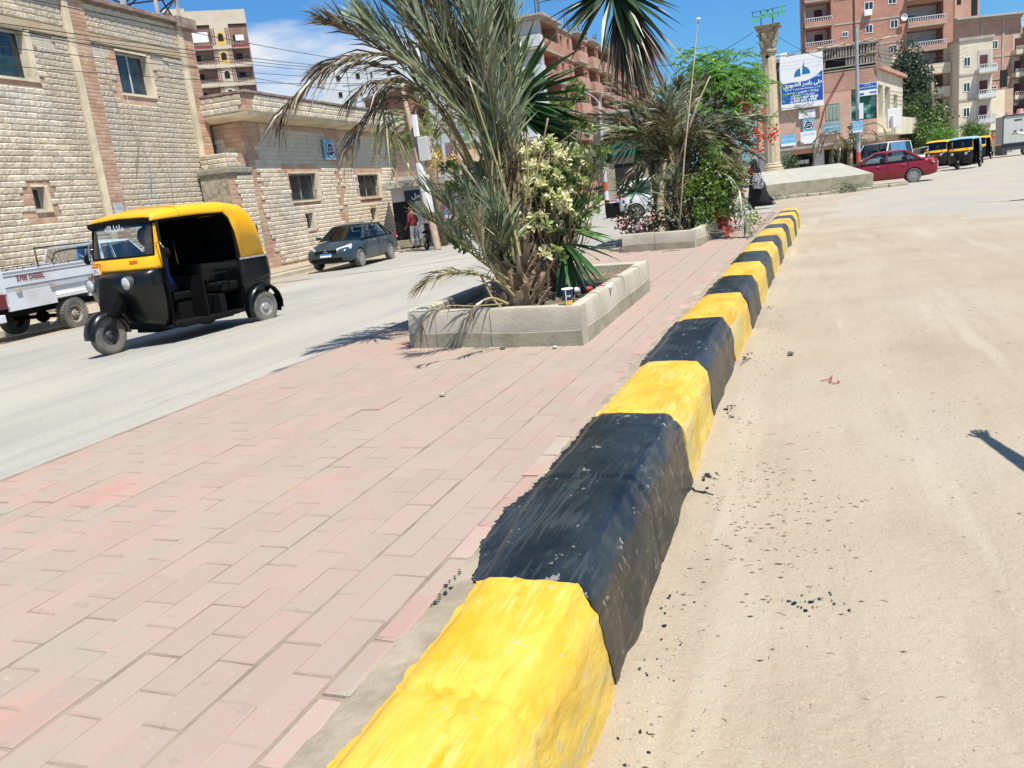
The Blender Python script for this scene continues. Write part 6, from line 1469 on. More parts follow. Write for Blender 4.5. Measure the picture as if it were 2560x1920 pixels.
# feathery flowering tree
FT=thing('flowering_tree','feathery bright green tree with red flowers over the right of the far planter','tree',(0,0,0))
def feather(root,P,ll,n,m,seed,w=.012):
    return frond(root,P,ll,n,w=w,m=m,t0=.1,ang=62,droop=.15,vee=.05,seed=seed,r0=.006,name='feather_leaf',mr=f_lgt)
rf_=random.Random(12); c0=V(1790,330,14.6); fc=[]
for k in range(430):
    x=1812+rf_.gauss(0,60); y=215+rf_.gauss(0,38)+.12*(x-1820); d=14.6+rf_.gauss(0,.5)
    if x<1715: x=1715+rf_.random()*30
    if x>1885: x=1885-rf_.random()*60
    p=V(x,y,d); a=rf_.uniform(0,6.28); l=rf_.uniform(.22,.42); e=p+Vector((math.cos(a)*l,math.sin(a)*l,-.06)); feather(FT,[p,p.lerp(e,.5)+Vector((0,0,.06)),e],.13,15,f_feather,k,.022); fc.append((p,.2))
for (x,y,d) in ((1700,125,14.4),(1755,120,14.6),(1800,130,14.6),(1840,135,14.6),(1870,125,14.5),(1930,210,14.2),(1960,240,14.2),(1975,270,14.1),(1950,290,14.0),(1900,300,14.0)):
    p=V(x,y,d); 
    for k in range(3): a=rf_.uniform(0,6.28); e=p+Vector((math.cos(a)*.35,math.sin(a)*.35,-.12)); feather(FT,[p,p.lerp(e,.5)+Vector((0,0,.06)),e],.10,15,f_feather,k+200)
    fc.append((p,.1))
twigs(FT,(-1.9,14.4,PZ+.15),[fc[i] for i in range(0,len(fc),9)],.018,m_stemw,9,per=1)
fl=[(V(x,y,d),r) for x,y,d,r in ((1848,262,14.0,.06),(1862,268,14.0,.05),(1905,338,13.9,.035),(1925,345,13.9,.04),(1932,330,13.9,.035),(1890,325,13.9,.03),(1912,290,13.9,.03),(1870,430,14.0,.03),(1845,490,14,.03),(1900,370,13.9,.025))]
leafcloud(FT,fl,380,.05,f_flow,'red_flowers',9,.45); leafcloud(FT,[(V(x,y,14),.05) for x,y in ((1892,368),(1885,375),(1865,345),(1880,300),(1830,400))],120,.04,f_orf,'orange_flowers',10,.45)
leafcloud(FT,[(V(x,y,14.3),.22) for x,y in ((1830,380),(1845,400),(1875,350),(1835,430),(1875,325),(1840,330),(1800,300),(1835,470))],2000,.055,fol('dry_small_leaf',(.17,.16,.07),(.12,.14,.05)),'lower_foliage',11,.3)
BO=thing('bougainvillea','crimson bougainvillea bush spilling over the left corner of the far planter','shrub',(0,0,0))
cl=[(V(x,y,d),r) for x,y,d,r in ((1565,560,12.8,.12),(1590,570,12.8,.13),(1570,530,12.9,.08),(1620,565,12.9,.12),(1650,560,13.0,.1))]
leafcloud(BO,cl,260,.045,f_bou,'bracts',13,.5); leafcloud(BO,[(c_[0]+Vector((.03,.1,0)),c_[1]*1.3) for c_ in cl],900,.055,f_darkg,'leaves',14); leafcloud(BO,[(V(1600,575,12.6),.07)],60,.04,fol('pale_petal',(.55,.5,.5),(.5,.3,.35)),'pale_petals',15,.5)
twigs(BO,(-2.6,12.9,PZ+.15),cl,.008,m_stemw,16)
B2=thing('bougainvillea','small cluster of red flowers hanging over the right edge of the far planter','shrub',(0,0,0))
cl=[(V(1800,542,13.2),.06),(V(1808,550,13.1),.05),(V(1822,580,12.9),.05)]; leafcloud(B2,cl,130,.05,f_flow,'red_flowers',17,.5); twigs(B2,(-1.85,13.2,PZ+.2),cl,.006,m_stemw,18)
leafcloud(B2,[(V(1880,550,13.6),.07),(V(1900,548,13.6),.05),(V(1760,530,13.3),.1)],200,.05,f_lgt,'leaves',19)
U2=thing('green_shrub','dense dark undergrowth filling the far planter below the palm fronds','shrub',(0,0,0))
cl=[(V(x,y,13.8),r) for x,y,r in ((1730,520,.30),(1780,500,.28),(1700,450,.25),(1800,540,.2),(1670,520,.2),(1760,440,.28),(1720,390,.25),(1810,450,.25),(1680,560,.12),(1760,560,.15))]
leafcloud(U2,cl,3000,.10,f_darkg,'foliage',20,.18); leafcloud(U2,cl,1500,.10,f_palmo,'olive_foliage',24,.14); twigs(U2,(-2.2,13.6,PZ+.15),cl,.01,m_stemw,21)
leafcloud(U2,[(V(x,y,13.0),r) for x,y,r in ((1770,430,.15),(1800,480,.18),(1740,470,.14),(1830,440,.12),(1760,530,.15),(1815,520,.14),(1780,380,.14))],1800,.07,f_lgt,'green_foliage',25,.3)
# ---- background trees ----
def tree(name,label,base_,h,crown,n,ls,m,tr=.2,seed=1,group=None,m2=None,lean=0):
    T=thing(name,label,'tree',base_,0,group); q=MB(); 
    top=Vector((lean,0,h*.7)); q.tube(catmull([(0,0,-.2),(lean*.3,.05,h*.3),top],6),[tr*(1-.5*i/6) for i in range(7)],8); q.build('trunk',m_bark,T,smooth=True)
    leafcloud(T,[(Vector(c_[0]),c_[1]) for c_ in crown],n,ls,m,'crown',seed,.35)
    if m2: leafcloud(T,[(Vector(c_[0]),c_[1]*1.08) for c_ in crown],n//2,ls,m2,'crown_sprays',seed+1,.35)
    twigs(T,(lean*.5,0,h*.35),[(Vector(c_[0]),c_[1]) for c_ in crown],tr*.35,m_bark,seed,'branches',2); return T
fb=vp(2330,370,66); 
def rel(b0,pts,d): return [((vp(x,y,dd)-Vector(b0)),r) for x,y,dd,r in pts]
b0=(fb.x,fb.y,-.2)
tree('dark_tree','tall dark feathery tree leaning over the street right of the corner building',b0,9,rel(b0,[(2265,160,68,1.1),(2275,195,68,1.3),(2290,235,67,1.3),(2262,215,68,1.0),(2250,180,68,.8),(2310,260,67,.9)],0),7500,.22,f_tree,.25,31,m2=fol('grey_green_leaf',(.07,.085,.05),(.05,.07,.04)))
tree('bright_tree','bushy mid green tree below the dark tree beside the minibus',(fb.x+.6,fb.y-2,-.2),6,rel((fb.x+.6,fb.y-2,-.2),[(2300,290,64,1.3),(2280,330,64,1.2),(2330,310,64,1.1),(2265,290,64,.8),(2300,355,63,1.0),(2350,290,64,.6),(2310,345,62,1.2)],0),6500,.2,f_tree2,.2,33,m2=f_lgt)
s1_=vp(2355,370,58); leafT=tree('young_tree','small bright green tree right of the mid green tree by the tuk-tuks',(s1_.x,s1_.y,-.2),2.5,rel((s1_.x,s1_.y,-.2),[(2350,340,58,.6),(2370,338,58,.5),(2335,350,58,.4)],0),1500,.13,f_feather,.06,35)
s1_=vp(2440,370,86); tree('trimmed_tree','row of clipped bright green street trees before the tan building on the right',(s1_.x,s1_.y,-.2),2.6,rel((s1_.x,s1_.y,-.2),[(2420,330,86,.75),(2440,330,86,.8),(2460,332,86,.7),(2430,328,86,.8)],0),2200,.16,f_lgt,.1,37,m2=f_tree2)
s1_=vp(1975,440,42); tree('small_shrub','low green bush behind the concrete wedge right of the column',(s1_.x,s1_.y,-.1),1.0,rel((s1_.x,s1_.y,-.1),[(1965,407,42,.35),(1985,412,42,.35),(1975,400,42,.25)],0),900,.09,f_tree2,.04,39)
s1_=vp(1390,560,34); tree('young_tree','slim young street tree standing behind the near yucca on the far pavement',(s1_.x,s1_.y,-.4),2.6,rel((s1_.x,s1_.y,-.4),[(1375,430,34,.45),(1395,460,34,.4),(1370,490,34,.35),(1400,400,34,.3)],0),900,.09,f_tree2,.05,41)
# date palms in the background
def bgpalm(label,base_,crown,n,L,seed,group=None,m=f_palm):
    T=thing('background_palm',label,'palm',(0,0,0),0,group); rnd=random.Random(seed); c_=Vector(crown)
    q=MB(); q.tube([base_,Vector(base_).lerp(c_,.5),c_],[.22,.18,.17],10); q.build('trunk',m_bark,T,smooth=True)
    for k in range(n):
        a=2*math.pi*k/n+rnd.random(); e=rnd.uniform(-.35,1.0); o=Vector((math.cos(a),math.sin(a),0)); l=L*rnd.uniform(.8,1.1)
        p1=c_+o*l*.35+Vector((0,0,l*(.25+.35*e))); p2=c_+o*l*.75+Vector((0,0,l*(.15+.4*e))); p3=c_+o*l*(1.0-.1*abs(e))+Vector((0,0,l*(-.35+.55*e)))
        frond(T,[c_,p1,p2,p3],.42,26,w=.045,m=[m,f_palmo][k%2],t0=.12,ang=45,vee=.1,droop=.3,seed=seed+k,r0=.02)
    return T
c1=vp(1075,360,34); bgpalm('bushy date palm with yellow fruit stalks behind the leaning pole',(c1.x,c1.y,-.5),c1,30,2.6,50,m=f_lgt)
leafcloud(bpy.data.objects['background_palm'],[(vp(1085,400,33),.25),(vp(1120,410,33),.18)],260,.12,fol('yellow_fruit',(.60,.38,.04),(.5,.28,.02)),'fruit_stalks',51,.3)
c1=vp(1120,250,46); bgpalm('taller date palm farther down the left street behind the fruiting palm',(c1.x,c1.y,-.5),c1,22,2.6,60)
c1=vp(2125,385,50); bgpalm('low bushy palm under the pink corner building behind the concrete wedge',(c1.x,c1.y,-.2),(c1.x,c1.y,1.5),22,2.3,70,m=f_darkg)
c1=vp(1580,430,31); 
# weeds by the wedge
wd=thing('weed_tuft','tuft of green weeds at the foot of the concrete wedge','weeds',(0,0,0)); leafcloud(wd,[(vp(2124,468,33.5),.22,(1,1,.6)),(vp(2105,474,33.5),.2,(1,1,.3)),(vp(2140,474,33.5),.2,(1,1,.3))],500,.10,f_tree2,'blades',80,.12)
wd=thing('weed_tuft','small tuft of grass near the left end of the concrete wedge','weeds',(0,0,0)); leafcloud(wd,[(vp(1945,494,33.5),.16,(1.6,1,.4))],200,.07,f_tree2,'blades',81,.12)
# ================= COLUMN, WEDGE, POLES =================
m_colp=mat('cream_column',(.54,.45,.30),.8,col2=(.46,.37,.24),scale=5,bump=.4,bscale=25)
m_capst=mat('capital_stone',(.36,.29,.20),.9,col2=(.24,.19,.13),scale=7,bump=.7,bscale=20)
cb_=vp(1932,421,36.5); ctp=vp(1912,78,36.5); cxx,cyy=cb_.x,cb_.y
CL=thing('fluted_column','cream fluted column with an ornate leafy capital standing behind the concrete wedge','column',(cxx,cyy,1.0))
Hc=ctp.z-1.0
def flute(r,z,n=72): return [(r*(1-.055*(0 if (k%6)<1 or (k%6)>5 else math.sin(math.pi*(k%6)/6)))*math.cos(2*math.pi*k/n),r*(1-.055*math.sin(math.pi*(k%6)/6))*math.sin(2*math.pi*k/n),z) for k in range(n)]
q=MB(); q.loft([flute(.335,.35),flute(.325,2.0),flute(.305,3.5),flute(.285,Hc-1.12)]); q.build('shaft',m_colp,CL,smooth=True,auto=40)
q=MB(); q.lathe([(.46,0),(.46,.10),(.40,.12),(.42,.18),(.40,.24),(.35,.27),(.37,.31),(.34,.36)],32); q.box(-.5,.5,-.5,.5,-1.2,-.002); q.build('base',m_colp,CL,smooth=True,auto=35)
q=MB(); q.lathe([(.29,Hc-1.14),(.35,Hc-1.10),(.36,Hc-1.02),(.31,Hc-.98),(.30,Hc-.92),(.34,Hc-.5),(.42,Hc-.12)],32); q.build('capital_bell',m_capst,CL,smooth=True,auto=40)
q=MB(); 
a_=.50; q.loft([[(-a_,-a_,Hc-.12),(0,-a_*.82,Hc-.12),(a_,-a_,Hc-.12),(a_*.82,0,Hc-.12),(a_,a_,Hc-.12),(0,a_*.82,Hc-.12),(-a_,a_,Hc-.12),(-a_*.82,0,Hc-.12)],[(-a_*1.12,-a_*1.12,Hc),(0,-a_*.95,Hc),(a_*1.12,-a_*1.12,Hc),(a_*.95,0,Hc),(a_*1.12,a_*1.12,Hc),(0,a_*.95,Hc),(-a_*1.12,a_*1.12,Hc),(-a_*.95,0,Hc)]]); q.build('abacus',m_capst,CL,bevel=.012)
for row,(zz,rr_,n_) in enumerate(((Hc-.90,.31,8),(Hc-.62,.33,8))):
    for k in range(n_):
        a=2*math.pi*(k+.5*row)/n_; q=MB(); rings=[]
        for (o_,z,w) in ((0,0,.10),(.03,.14,.12),(.07,.26,.10),(.14,.30,.05),(.15,.25,.02)):
            c_=Vector(((rr_+o_)*math.cos(a),(rr_+o_)*math.sin(a),zz+z)); t=Vector((-math.sin(a),math.cos(a),0)); o2=Vector((math.cos(a),math.sin(a),0))*.02
            rings.append([c_-t*w,c_+o2,c_+t*w,c_-o2])
        q.loft(rings); q.build('acanthus_leaf',m_colp if k%2 else m_capst,CL,smooth=True,auto=50)
for k in range(4):
    a=R(45+90*k); q=MB(); c_=Vector((.46*math.cos(a),.46*math.sin(a),Hc-.2)); q.lathe([(.03,-.05),(.085,-.04),(.085,.04),(.03,.05)],14,(0,0,0),'y'); o=q.build('volute',m_capst,CL,smooth=True,auto=40); o.location=c_; o.rotation_euler=(0,0,a)
# camera bracket on the shaft
q=MB(); q.tube([(.28,-.1,Hc-1.25),(.50,-.15,Hc-1.25)],.02,6); q.lathe([(.05,0),(.06,.28),(.001,.3)],10,(.46,-.15,Hc-1.28),'x'); q.build('camera_bracket',m_white,CL)
q=MB(); q.lathe([(.001,-.09),(.07,-.07),(.085,0),(.06,.03)],12,(-.04,-.33,Hc-1.25)); q.build('dome_camera',m_matblk,CL,smooth=True)
# green letter sign on two posts
SG=thing('letter_sign','green Arabic letter sign on two dark posts on top of the column','sign',(cxx,cyy,1.0+Hc+.002),R(-2))
m_gl=mat('green_letters',(.12,.50,.16),.5); 
q=MB()
for x in (-.26,.22): q.tube([(x,.02,0),(x,.02,.62)],.022,6)
q.build('sign_post',m_iron,SG)
q=MB(); q.tube([(-.66,.03,.44),(.76,.03,.46)],.014,5); q.tube([(-.66,.03,.64),(.76,.03,.67)],.014,5); q.tube([(-.60,.03,.44),(-.60,.03,.64)],.014,5); q.build('sign_rail',m_iron,SG)
t_=text('green_lettering','الرياض',1.0,m_gl,SG,(0.02,-.04,.50),(R(90),0,0),bold=.022,ext=.025,width=1.3,hs=1.05); pass
q=MB(); q.lathe([(.001,0),(.055,.01),(.05,.05),(.001,.06)],10,(.03,-.03,.56)); q.build('sign_lamp',m_iron,SG)
# concrete wedge
wl=vp(1918,490,34.3); wr=vp(2183,463,34.3); A=Vector((wl.x,wl.y,0)); Bv=Vector((wr.x,wr.y,0)); d=(Bv-A).normalized(); nb=Vector((-d.y,d.x,0)); L=(Bv-A).length
WG=thing('concrete_wedge','long concrete planter wedge with a sloping top at the street junction','planter',(A.x,A.y,-.1),math.atan2(d.y,d.x))
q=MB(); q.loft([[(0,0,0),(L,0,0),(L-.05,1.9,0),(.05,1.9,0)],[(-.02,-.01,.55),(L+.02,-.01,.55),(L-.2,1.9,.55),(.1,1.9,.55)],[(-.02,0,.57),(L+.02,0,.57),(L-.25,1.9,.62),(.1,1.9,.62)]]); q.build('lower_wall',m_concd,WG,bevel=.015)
rzL=vp(1915,428,35.6); rzR=vp(2128,404,35.6)
q=MB(); q.loft([[(-.02,-.02,.575),(L+.02,-.02,.575),(L-.25,1.9,.625),(.05,1.9,.625)],[(.08,1.15,1.13),(L-.85,1.2,1.13),(L-.95,1.5,1.12),(.12,1.5,1.12)]]); q.build('sloping_top',mat('smooth_cement',(.34,.325,.275),.85,col2=(.30,.285,.235),scale=2,bump=.3,bscale=15,coord='World'),WG,bevel=.02)
rw=random.Random(4); q=MB(); x=-.3
while x<L+.6:
    w=rw.uniform(.4,.9); q.box(x,x+w-.03,-.45+rw.uniform(-.04,.04),-.05,-.1,.07+rw.uniform(-.03,.03)); x+=w
o=q.build('broken_kerb',mat('rubble_kerb',(.38,.35,.28),.95,col2=(.28,.24,.17),scale=5,bump=1,bscale=12,coord='World'),None,bevel=.03); o.parent=WG
# poles
def pole(name,label,foot,top,r0,r1,m,bands=(),group=None):
    T=thing(name,label,'pole',foot,0,group); q=MB(); v=Vector(top)-Vector(foot); n=12
    q.tube([v*(i/n) for i in range(n+1)],[r0+(r1-r0)*i/n for i in range(n+1)],12); q.build('shaft',m,T,smooth=True,auto=50)
    for (z0,z1,mm,nm) in bands:
        q=MB(); a=z0/v.z; b_=z1/v.z; q.tube([v*a,v*b_],[r0+(r1-r0)*a+.004,r0+(r1-r0)*b_+.004],12,False); q.build(nm,mm,T,smooth=True)
    return T
m_galv=mat('galvanised_steel',(.36,.38,.40),.6,col2=(.28,.29,.30),scale=4); m_wb=mat('white_band',(.60,.60,.58),.7); m_ob=mat('orange_band',(.50,.09,.035),.7); m_bb=mat('black_band',(.03,.03,.03),.7)
fp=vp(1519,527,46); tp_=vp(1491,262,46)
LP=pole('street_lamp','grey street lamp post with orange, white and black painted foot standing across the left street',(fp.x,fp.y,-.4),(fp.x+.02,fp.y,tp_.z),.13,.07,mat('pale_post',(.48,.48,.47),.7),((0,.75,m_bb,'black_band'),(.76,1.25,m_wb,'white_band'),(1.26,1.75,m_ob,'orange_band')))
Hl=tp_.z+.4
for s_ in (-1,1):
    q=MB(); q.tube(catmull([(0,0,Hl-.05),(s_*.25,0,Hl+.30),(s_*.9,-.1,Hl+.75)],8),.035,8); ar=q.build('lamp_arm',m_galv,LP,smooth=True)
    q=MB(); q.loft([[(s_*.85,-.22,Hl+.70),(s_*.85,0,Hl+.70),(s_*.85,0,Hl+.80),(s_*.85,-.22,Hl+.80)],[(s_*1.35,-.20,Hl+.86),(s_*1.35,-.02,Hl+.86),(s_*1.35,-.02,Hl+.92),(s_*1.35,-.20,Hl+.92)]]); q.build('lamp_head',m_greyp,ar,bevel=.02)
fp=vp(2147,430,44.5); tp_=vp(2137,78,44.5)
RP=pole('street_lamp','tall grey lamp post with orange band and a blue notice, before the pink corner building',(fp.x,fp.y,-.15),(fp.x-.02,fp.y,tp_.z),.11,.085,m_galv,((.2,.95,m_wb,'white_band'),(.96,1.55,m_ob,'orange_band')))
q=MB(); q.tube([(.1,-.05,tp_.z*.80),(.55,-.3,tp_.z*.84)],.03,6); q.lathe([(.03,0),(.06,.06),(.05,.35),(.001,.38)],8,(.5,-.3,tp_.z*.835),'x'); q.build('floodlight',mat('old_brass',(.25,.2,.08),.6),RP)
q=MB(); q.box(-.30,.24,-.24,-.20,2.55,3.15); bd=q.build('blue_notice',m_skyblue,RP,bevel=.01); q=MB(); q.box(-.26,.20,-.246,-.241,2.58,2.68); q.build('notice_white_band',m_wprint,bd)
text('notice_lettering','صيدلية',.16,m_wprint,bd,(-.03,-.243,2.98),bold=.02); text('notice_lettering','حي الرياض',.12,m_wprint,bd,(-.03,-.243,2.80),bold=.02)
q=MB(); q.box(.05,.26,-.20,-.17,3.25,4.05); q.build('paper_notice',m_wprint,RP)
# leaning patched pole on the left
f0=vp(1085,545,32); t0_=vp(1003,208,32)
LPo=pole('leaning_pole','leaning patched pole wrapped in white sheets with a small box, beside the low stone building',(f0.x,f0.y,-.5),(t0_.x,t0_.y,t0_.z),.15,.09,mat('old_wood_pole',(.42,.33,.24),.9,col2=(.30,.22,.15),scale=4,bump=.6,bscale=18,coord='World'))
v=Vector(t0_)-Vector((f0.x,f0.y,-.5))
for (a,b_) in ((.22,.52),):
    q=MB(); q.tube([v*a,v*(a*.5+b_*.5),v*b_],[.20,.21,.17],9); q.build('white_wrapping',mat('white_sheet',(.55,.55,.54),.8,col2=(.42,.42,.40),scale=4),LPo)
c_=v*.60+Vector((.42,-.1,0)); q=MB(); q.box(c_.x-.22,c_.x+.22,c_.y-.12,c_.y+.12,c_.z-.45,c_.z+.45); q.build('meter_box',mat('meter_box_white',(.55,.55,.52),.7),LPo,bevel=.02)
q=MB(); q.box(c_.x-.32,c_.x-.18,c_.y-.1,c_.y+.1,c_.z+.5,c_.z+1.3); q.build('broken_panel',m_wprint,LPo)
q=MB(); q.tube([(0,0,0),(-.02,0,v.z*.0+.01)],.02,6)
# second thin pole behind
f1=vp(1120,520,40); t1_=vp(1098,270,40); pole('thin_pole','thin grey cable-wrapped pole behind the leaning pole',(f1.x,f1.y,-.4),(t1_.x,t1_.y,t1_.z),.12,.09,m_galv)
# cables on the right
def cable(a,b_,label,r=.012,sag=.4,grp=None):
    pts=[]; a=Vector(a); b_=Vector(b_)
    for i in range(17): t=i/16; p=a.lerp(b_,t); p.z-=sag*math.sin(math.pi*t); pts.append(p)
    q=MB(); q.tube(pts,r,4); tag(q.build('overhead_cable',m_wire,smooth=True),label,'cable',grp)
cable(vp(1640,165,38),vp(1884,80,36.5),'thin cable running left from the capital of the column'); cable(vp(1942,90,36.5),vp(2140,150,44),'thin cable running from the column to the tall lamp post')
cable(vp(1870,160,40),vp(2300,20,90),'thin cable rising behind the lamp post towards the red brick flats')
for k in range(4): cable(vp(2146,112+k*9,44.5),vp(2420,118+k*10,92),['topmost','second','third','lowest'][k]+' of the cables strung from the tall lamp post across the brick flats',.014,.8,'cables across the red brick flats')
# ================= FAR BUILDINGS =================
def brickmat(name,c1,c2,cm,sc=1.0):
    if name in MATS: return MATS[name]
    m=bpy.data.materials.new(name); m.use_nodes=True; t=m.node_tree; N=t.nodes; L=t.links; b=N['Principled BSDF']; b.inputs['Roughness'].default_value=.92
    g=N.new('ShaderNodeTexCoord'); sp=N.new('ShaderNodeSeparateXYZ'); ad=N.new('ShaderNodeMath'); cb=N.new('ShaderNodeCombineXYZ'); br=N.new('ShaderNodeTexBrick')
    L.new(g.outputs['Object'],sp.inputs[0]); L.new(sp.outputs[0],ad.inputs[0]); L.new(sp.outputs[1],ad.inputs[1]); L.new(ad.outputs[0],cb.inputs[0]); L.new(sp.outputs[2],cb.inputs[1])
    br.inputs['Scale'].default_value=sc; br.inputs['Brick Width'].default_value=.25; br.inputs['Row Height'].default_value=.08; br.inputs['Mortar Size'].default_value=.010; br.inputs['Color1'].default_value=lin(c1); br.inputs['Color2'].default_value=lin(c2); br.inputs['Mortar'].default_value=lin(cm); L.new(cb.outputs[0],br.inputs[0])
    n=N.new('ShaderNodeTexNoise'); n.inputs['Scale'].default_value=.7; n.inputs['Detail'].default_value=8; x=N.new('ShaderNodeMix'); x.data_type='RGBA'; x.blend_type='MULTIPLY'; x.inputs[0].default_value=.6
    r=N.new('ShaderNodeMapRange'); r.inputs[1].default_value=.3; r.inputs[2].default_value=.7; r.inputs[3].default_value=.7; r.inputs[4].default_value=1.25; L.new(g.outputs['Object'],n.inputs['Vector']); L.new(n.outputs[0],r.inputs[0])
    L.new(br.outputs[0],x.inputs[6]); L.new(r.outputs[0],x.inputs[7]); L.new(x.outputs[2],b.inputs['Base Color']); MATS[name]=m; return m
m_brk=brickmat('red_brick',(.43,.195,.135),(.37,.155,.105),(.40,.29,.23)); m_brk2=brickmat('pale_red_brick',(.47,.25,.18),(.40,.20,.145),(.44,.34,.28)); m_brkd=brickmat('dark_red_brick',(.30,.10,.07),(.25,.085,.06),(.27,.19,.15))
m_slab=mat('concrete_slab',(.40,.37,.32),.9,col2=(.32,.29,.25),scale=1.2,coord='World'); m_pl=mat('pale_plaster',(.52,.49,.43),.9,col2=(.44,.41,.35),scale=.6,coord='World'); m_plw=mat('white_plaster',(.58,.59,.60),.9,col2=(.50,.50,.49),scale=.7,coord='World')
m_ply=mat('yellowish_plaster',(.66,.59,.46),.9,col2=(.57,.50,.38),scale=.6,coord='World'); m_pink=mat('salmon_plaster',(.60,.35,.255),.92,col2=(.55,.39,.31),scale=.7,bump=.3,bscale=6,coord='World',col3=(.52,.33,.25),s3=2.2)
m_tan=mat('tan_plaster',(.46,.35,.24),.9,col2=(.42,.30,.2),scale=.8,coord='World'); m_grn=mat('green_cloth',(.02,.17,.13),.8,col2=(.20,.42,.36),scale=1.2,lo=.45,hi=.5,coord='World'); m_shut=mat('maroon_shutter',(.10,.03,.03),.7); m_gsh=mat('faded_green_shutter',(.25,.36,.28),.8,col2=(.33,.38,.31),scale=6)
def part(root,name,m,boxes,bevel=0):
    q=MB()
    for b_ in boxes: q.box(*b_)
    return q.build(name,m,root,bevel=bevel)
def win(root,u,z,w,h,y=0,frame=m_wprint,pane=m_dglass,proud=.05,split=True):
    f=part(root,'window',frame,[(u,u+w,y-proud,y+.03,z,z+.07),(u,u+w,y-proud,y+.03,z+h-.07,z+h),(u,u+.07,y-proud,y+.03,z+.07,z+h-.07),(u+w-.07,u+w,y-proud,y+.03,z+.07,z+h-.07)]+([(u+w/2-.03,u+w/2+.03,y-proud+.01,y+.03,z+.07,z+h-.07)] if split else []))
    part(f,'pane',pane,[(u+.07,u+w-.07,y-.02,y+.01,z+.07,z+h-.07)]); return f
def balcony(root,u0,u1,z,y0,m_,rail='solid',rh=.95,out=1.1,mr=None,posts=True):
    """slab projecting out to y0-out with a parapet; z = slab top"""
    f=part(root,'balcony',m_slab,[(u0,u1,y0-out,y0,z-.16,z)])
    mr=mr or m_
    if rail=='solid': part(f,'balcony_parapet',m_,[(u0,u1,y0-out,y0-out+.12,z,z+rh),(u0,u0+.12,y0-out+.12,y0,z,z+rh),(u1-.12,u1,y0-out+.12,y0,z,z+rh)])
    else:
        part(f,'balcony_parapet',m_,[(u0,u1,y0-out,y0-out+.12,z,z+rh*.5),(u0,u0+.12,y0-out+.12,y0,z,z+rh*.5),(u1-.12,u1,y0-out+.12,y0,z,z+rh*.5)])
        q=MB(); n=int((u1-u0)/.28)
        for k in range(n+1):
            x=u0+.06+(u1-u0-.12)*k/n; q.lathe([(.045,0),(.07,rh*.15),(.035,rh*.3),(.05,rh*.38)],6,(x,y0-out+.06,z+rh*.5))
        q.box(u0,u1,y0-out-.02,y0-out+.14,z+rh*.88,z+rh*.96); q.build('balustrade',mr,f)
    return f
def loggia(root,u0,u1,z0,z1,dep,m_in,m_pane=m_dark,door=True):
    return part(root,'loggia_recess',m_in,[(u0+.4,u0+1.3,dep-.03,dep,z0,z0+2.0)]) if door else None
# ---- E: unfinished red brick block on the centre ----
EB_=thing('unfinished_brick_block','unfinished red brick block with open balconies and steel bars on its roof','building',(-27.5,88.5,0),R(91))
fl_=[18.75,15.75,12.75,9.75,6.75,3.75]
ops=[]
bays=[(0.25,6.0,'l'),(12.6,17.0,'b'),(19.9,24.0,'b'),(26.0,32.5,'b'),(40,46,'b'),(54,60,'b')]; slots=[(7.2,8.2),(10.3,11.4),(17.9,18.9),(24.6,25.4),(33.6,34.8),(37,38),(48,49),(51,52)]
for f in fl_[:5]:
    for (a,c_,k) in bays: ops.append((a,c_,f-3+1.15,f-.25))
    for (a,c_) in slots: ops.append((a,c_,f-3+1.0,f-.75))
q=MB(); wall(q,0,70,0,18.6,ops,0,2.0); q.build('brick_wall',m_brk,EB_,fixn=False)
part(EB_,'inner_wall',m_brkd,[(0,70,2.02,3.0,0,18.5)]); part(EB_,'rear_block',m_brk,[(0,70,3.05,14,0,18.5)])
q=MB(); ops2=[(3,4.4,f-2,f-.6) for f in fl_[:5]]+[(8,9.4,f-2,f-.6) for f in fl_[:5]]
M9=Matrix.Rotation(R(-90),4,'Z'); q2=MB(); wall(q2,-14,0,0,18.6,[(-a[1]-.0,-a[0],a[2],a[3]) for a in ops2],0,.5); q.add([M9@Vector(v) for v in q2.v],q2.f); o=q.build('white_end_wall',m_plw,EB_,fixn=False); o.location=(-.02,0,0)
for f in fl_: part(EB_,'floor_slab',m_slab,[(-1.3,70,-.18,2.0,f-.16,f+.02)])
part(EB_,'roof_slab',m_slab,[(-1.5,6.3,-.7,14,18.78,19.0)])
for a,c_,k in bays[1:]: part(EB_,'balcony_roof',m_slab,[(a-.2,c_+.2,-.9,2.1,18.78,18.95)])
for f in fl_[:5]:
    for (a,c_,k) in bays: 
        if k=='b': part(EB_,'balcony_front',m_brk2,[(a-.1,c_+.1,-.75,-.05,f-3+.02,f-3+1.15)]); part(EB_,'balcony_slab',m_slab,[(a-.1,c_+.1,-.8,-.185,f-.17,f+.0)])
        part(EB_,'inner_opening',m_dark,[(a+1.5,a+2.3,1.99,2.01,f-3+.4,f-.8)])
    part(EB_,'white_curved_parapet',m_plw,[(-1.25,-.03,-.15,9,f-2.9,f-1.75)])
q=MB(); rr_=random.Random(3)
for (u,v) in [(0.2,.3)]*8+[(12,.3)]*6+[(16.5,.3)]*7+[(21,.3)]*7+[(26,.3)]*6+[(33,.3)]*6:
    x=u+rr_.uniform(-.5,.5); y=v+rr_.uniform(-.3,.3); q.tube([(x,y,19),(x+rr_.uniform(-.1,.1),y,19+rr_.uniform(1.0,2.3))],.035,4,False)
q.build('steel_bars',mat('rusty_rebar',(.12,.08,.06),.9),EB_)
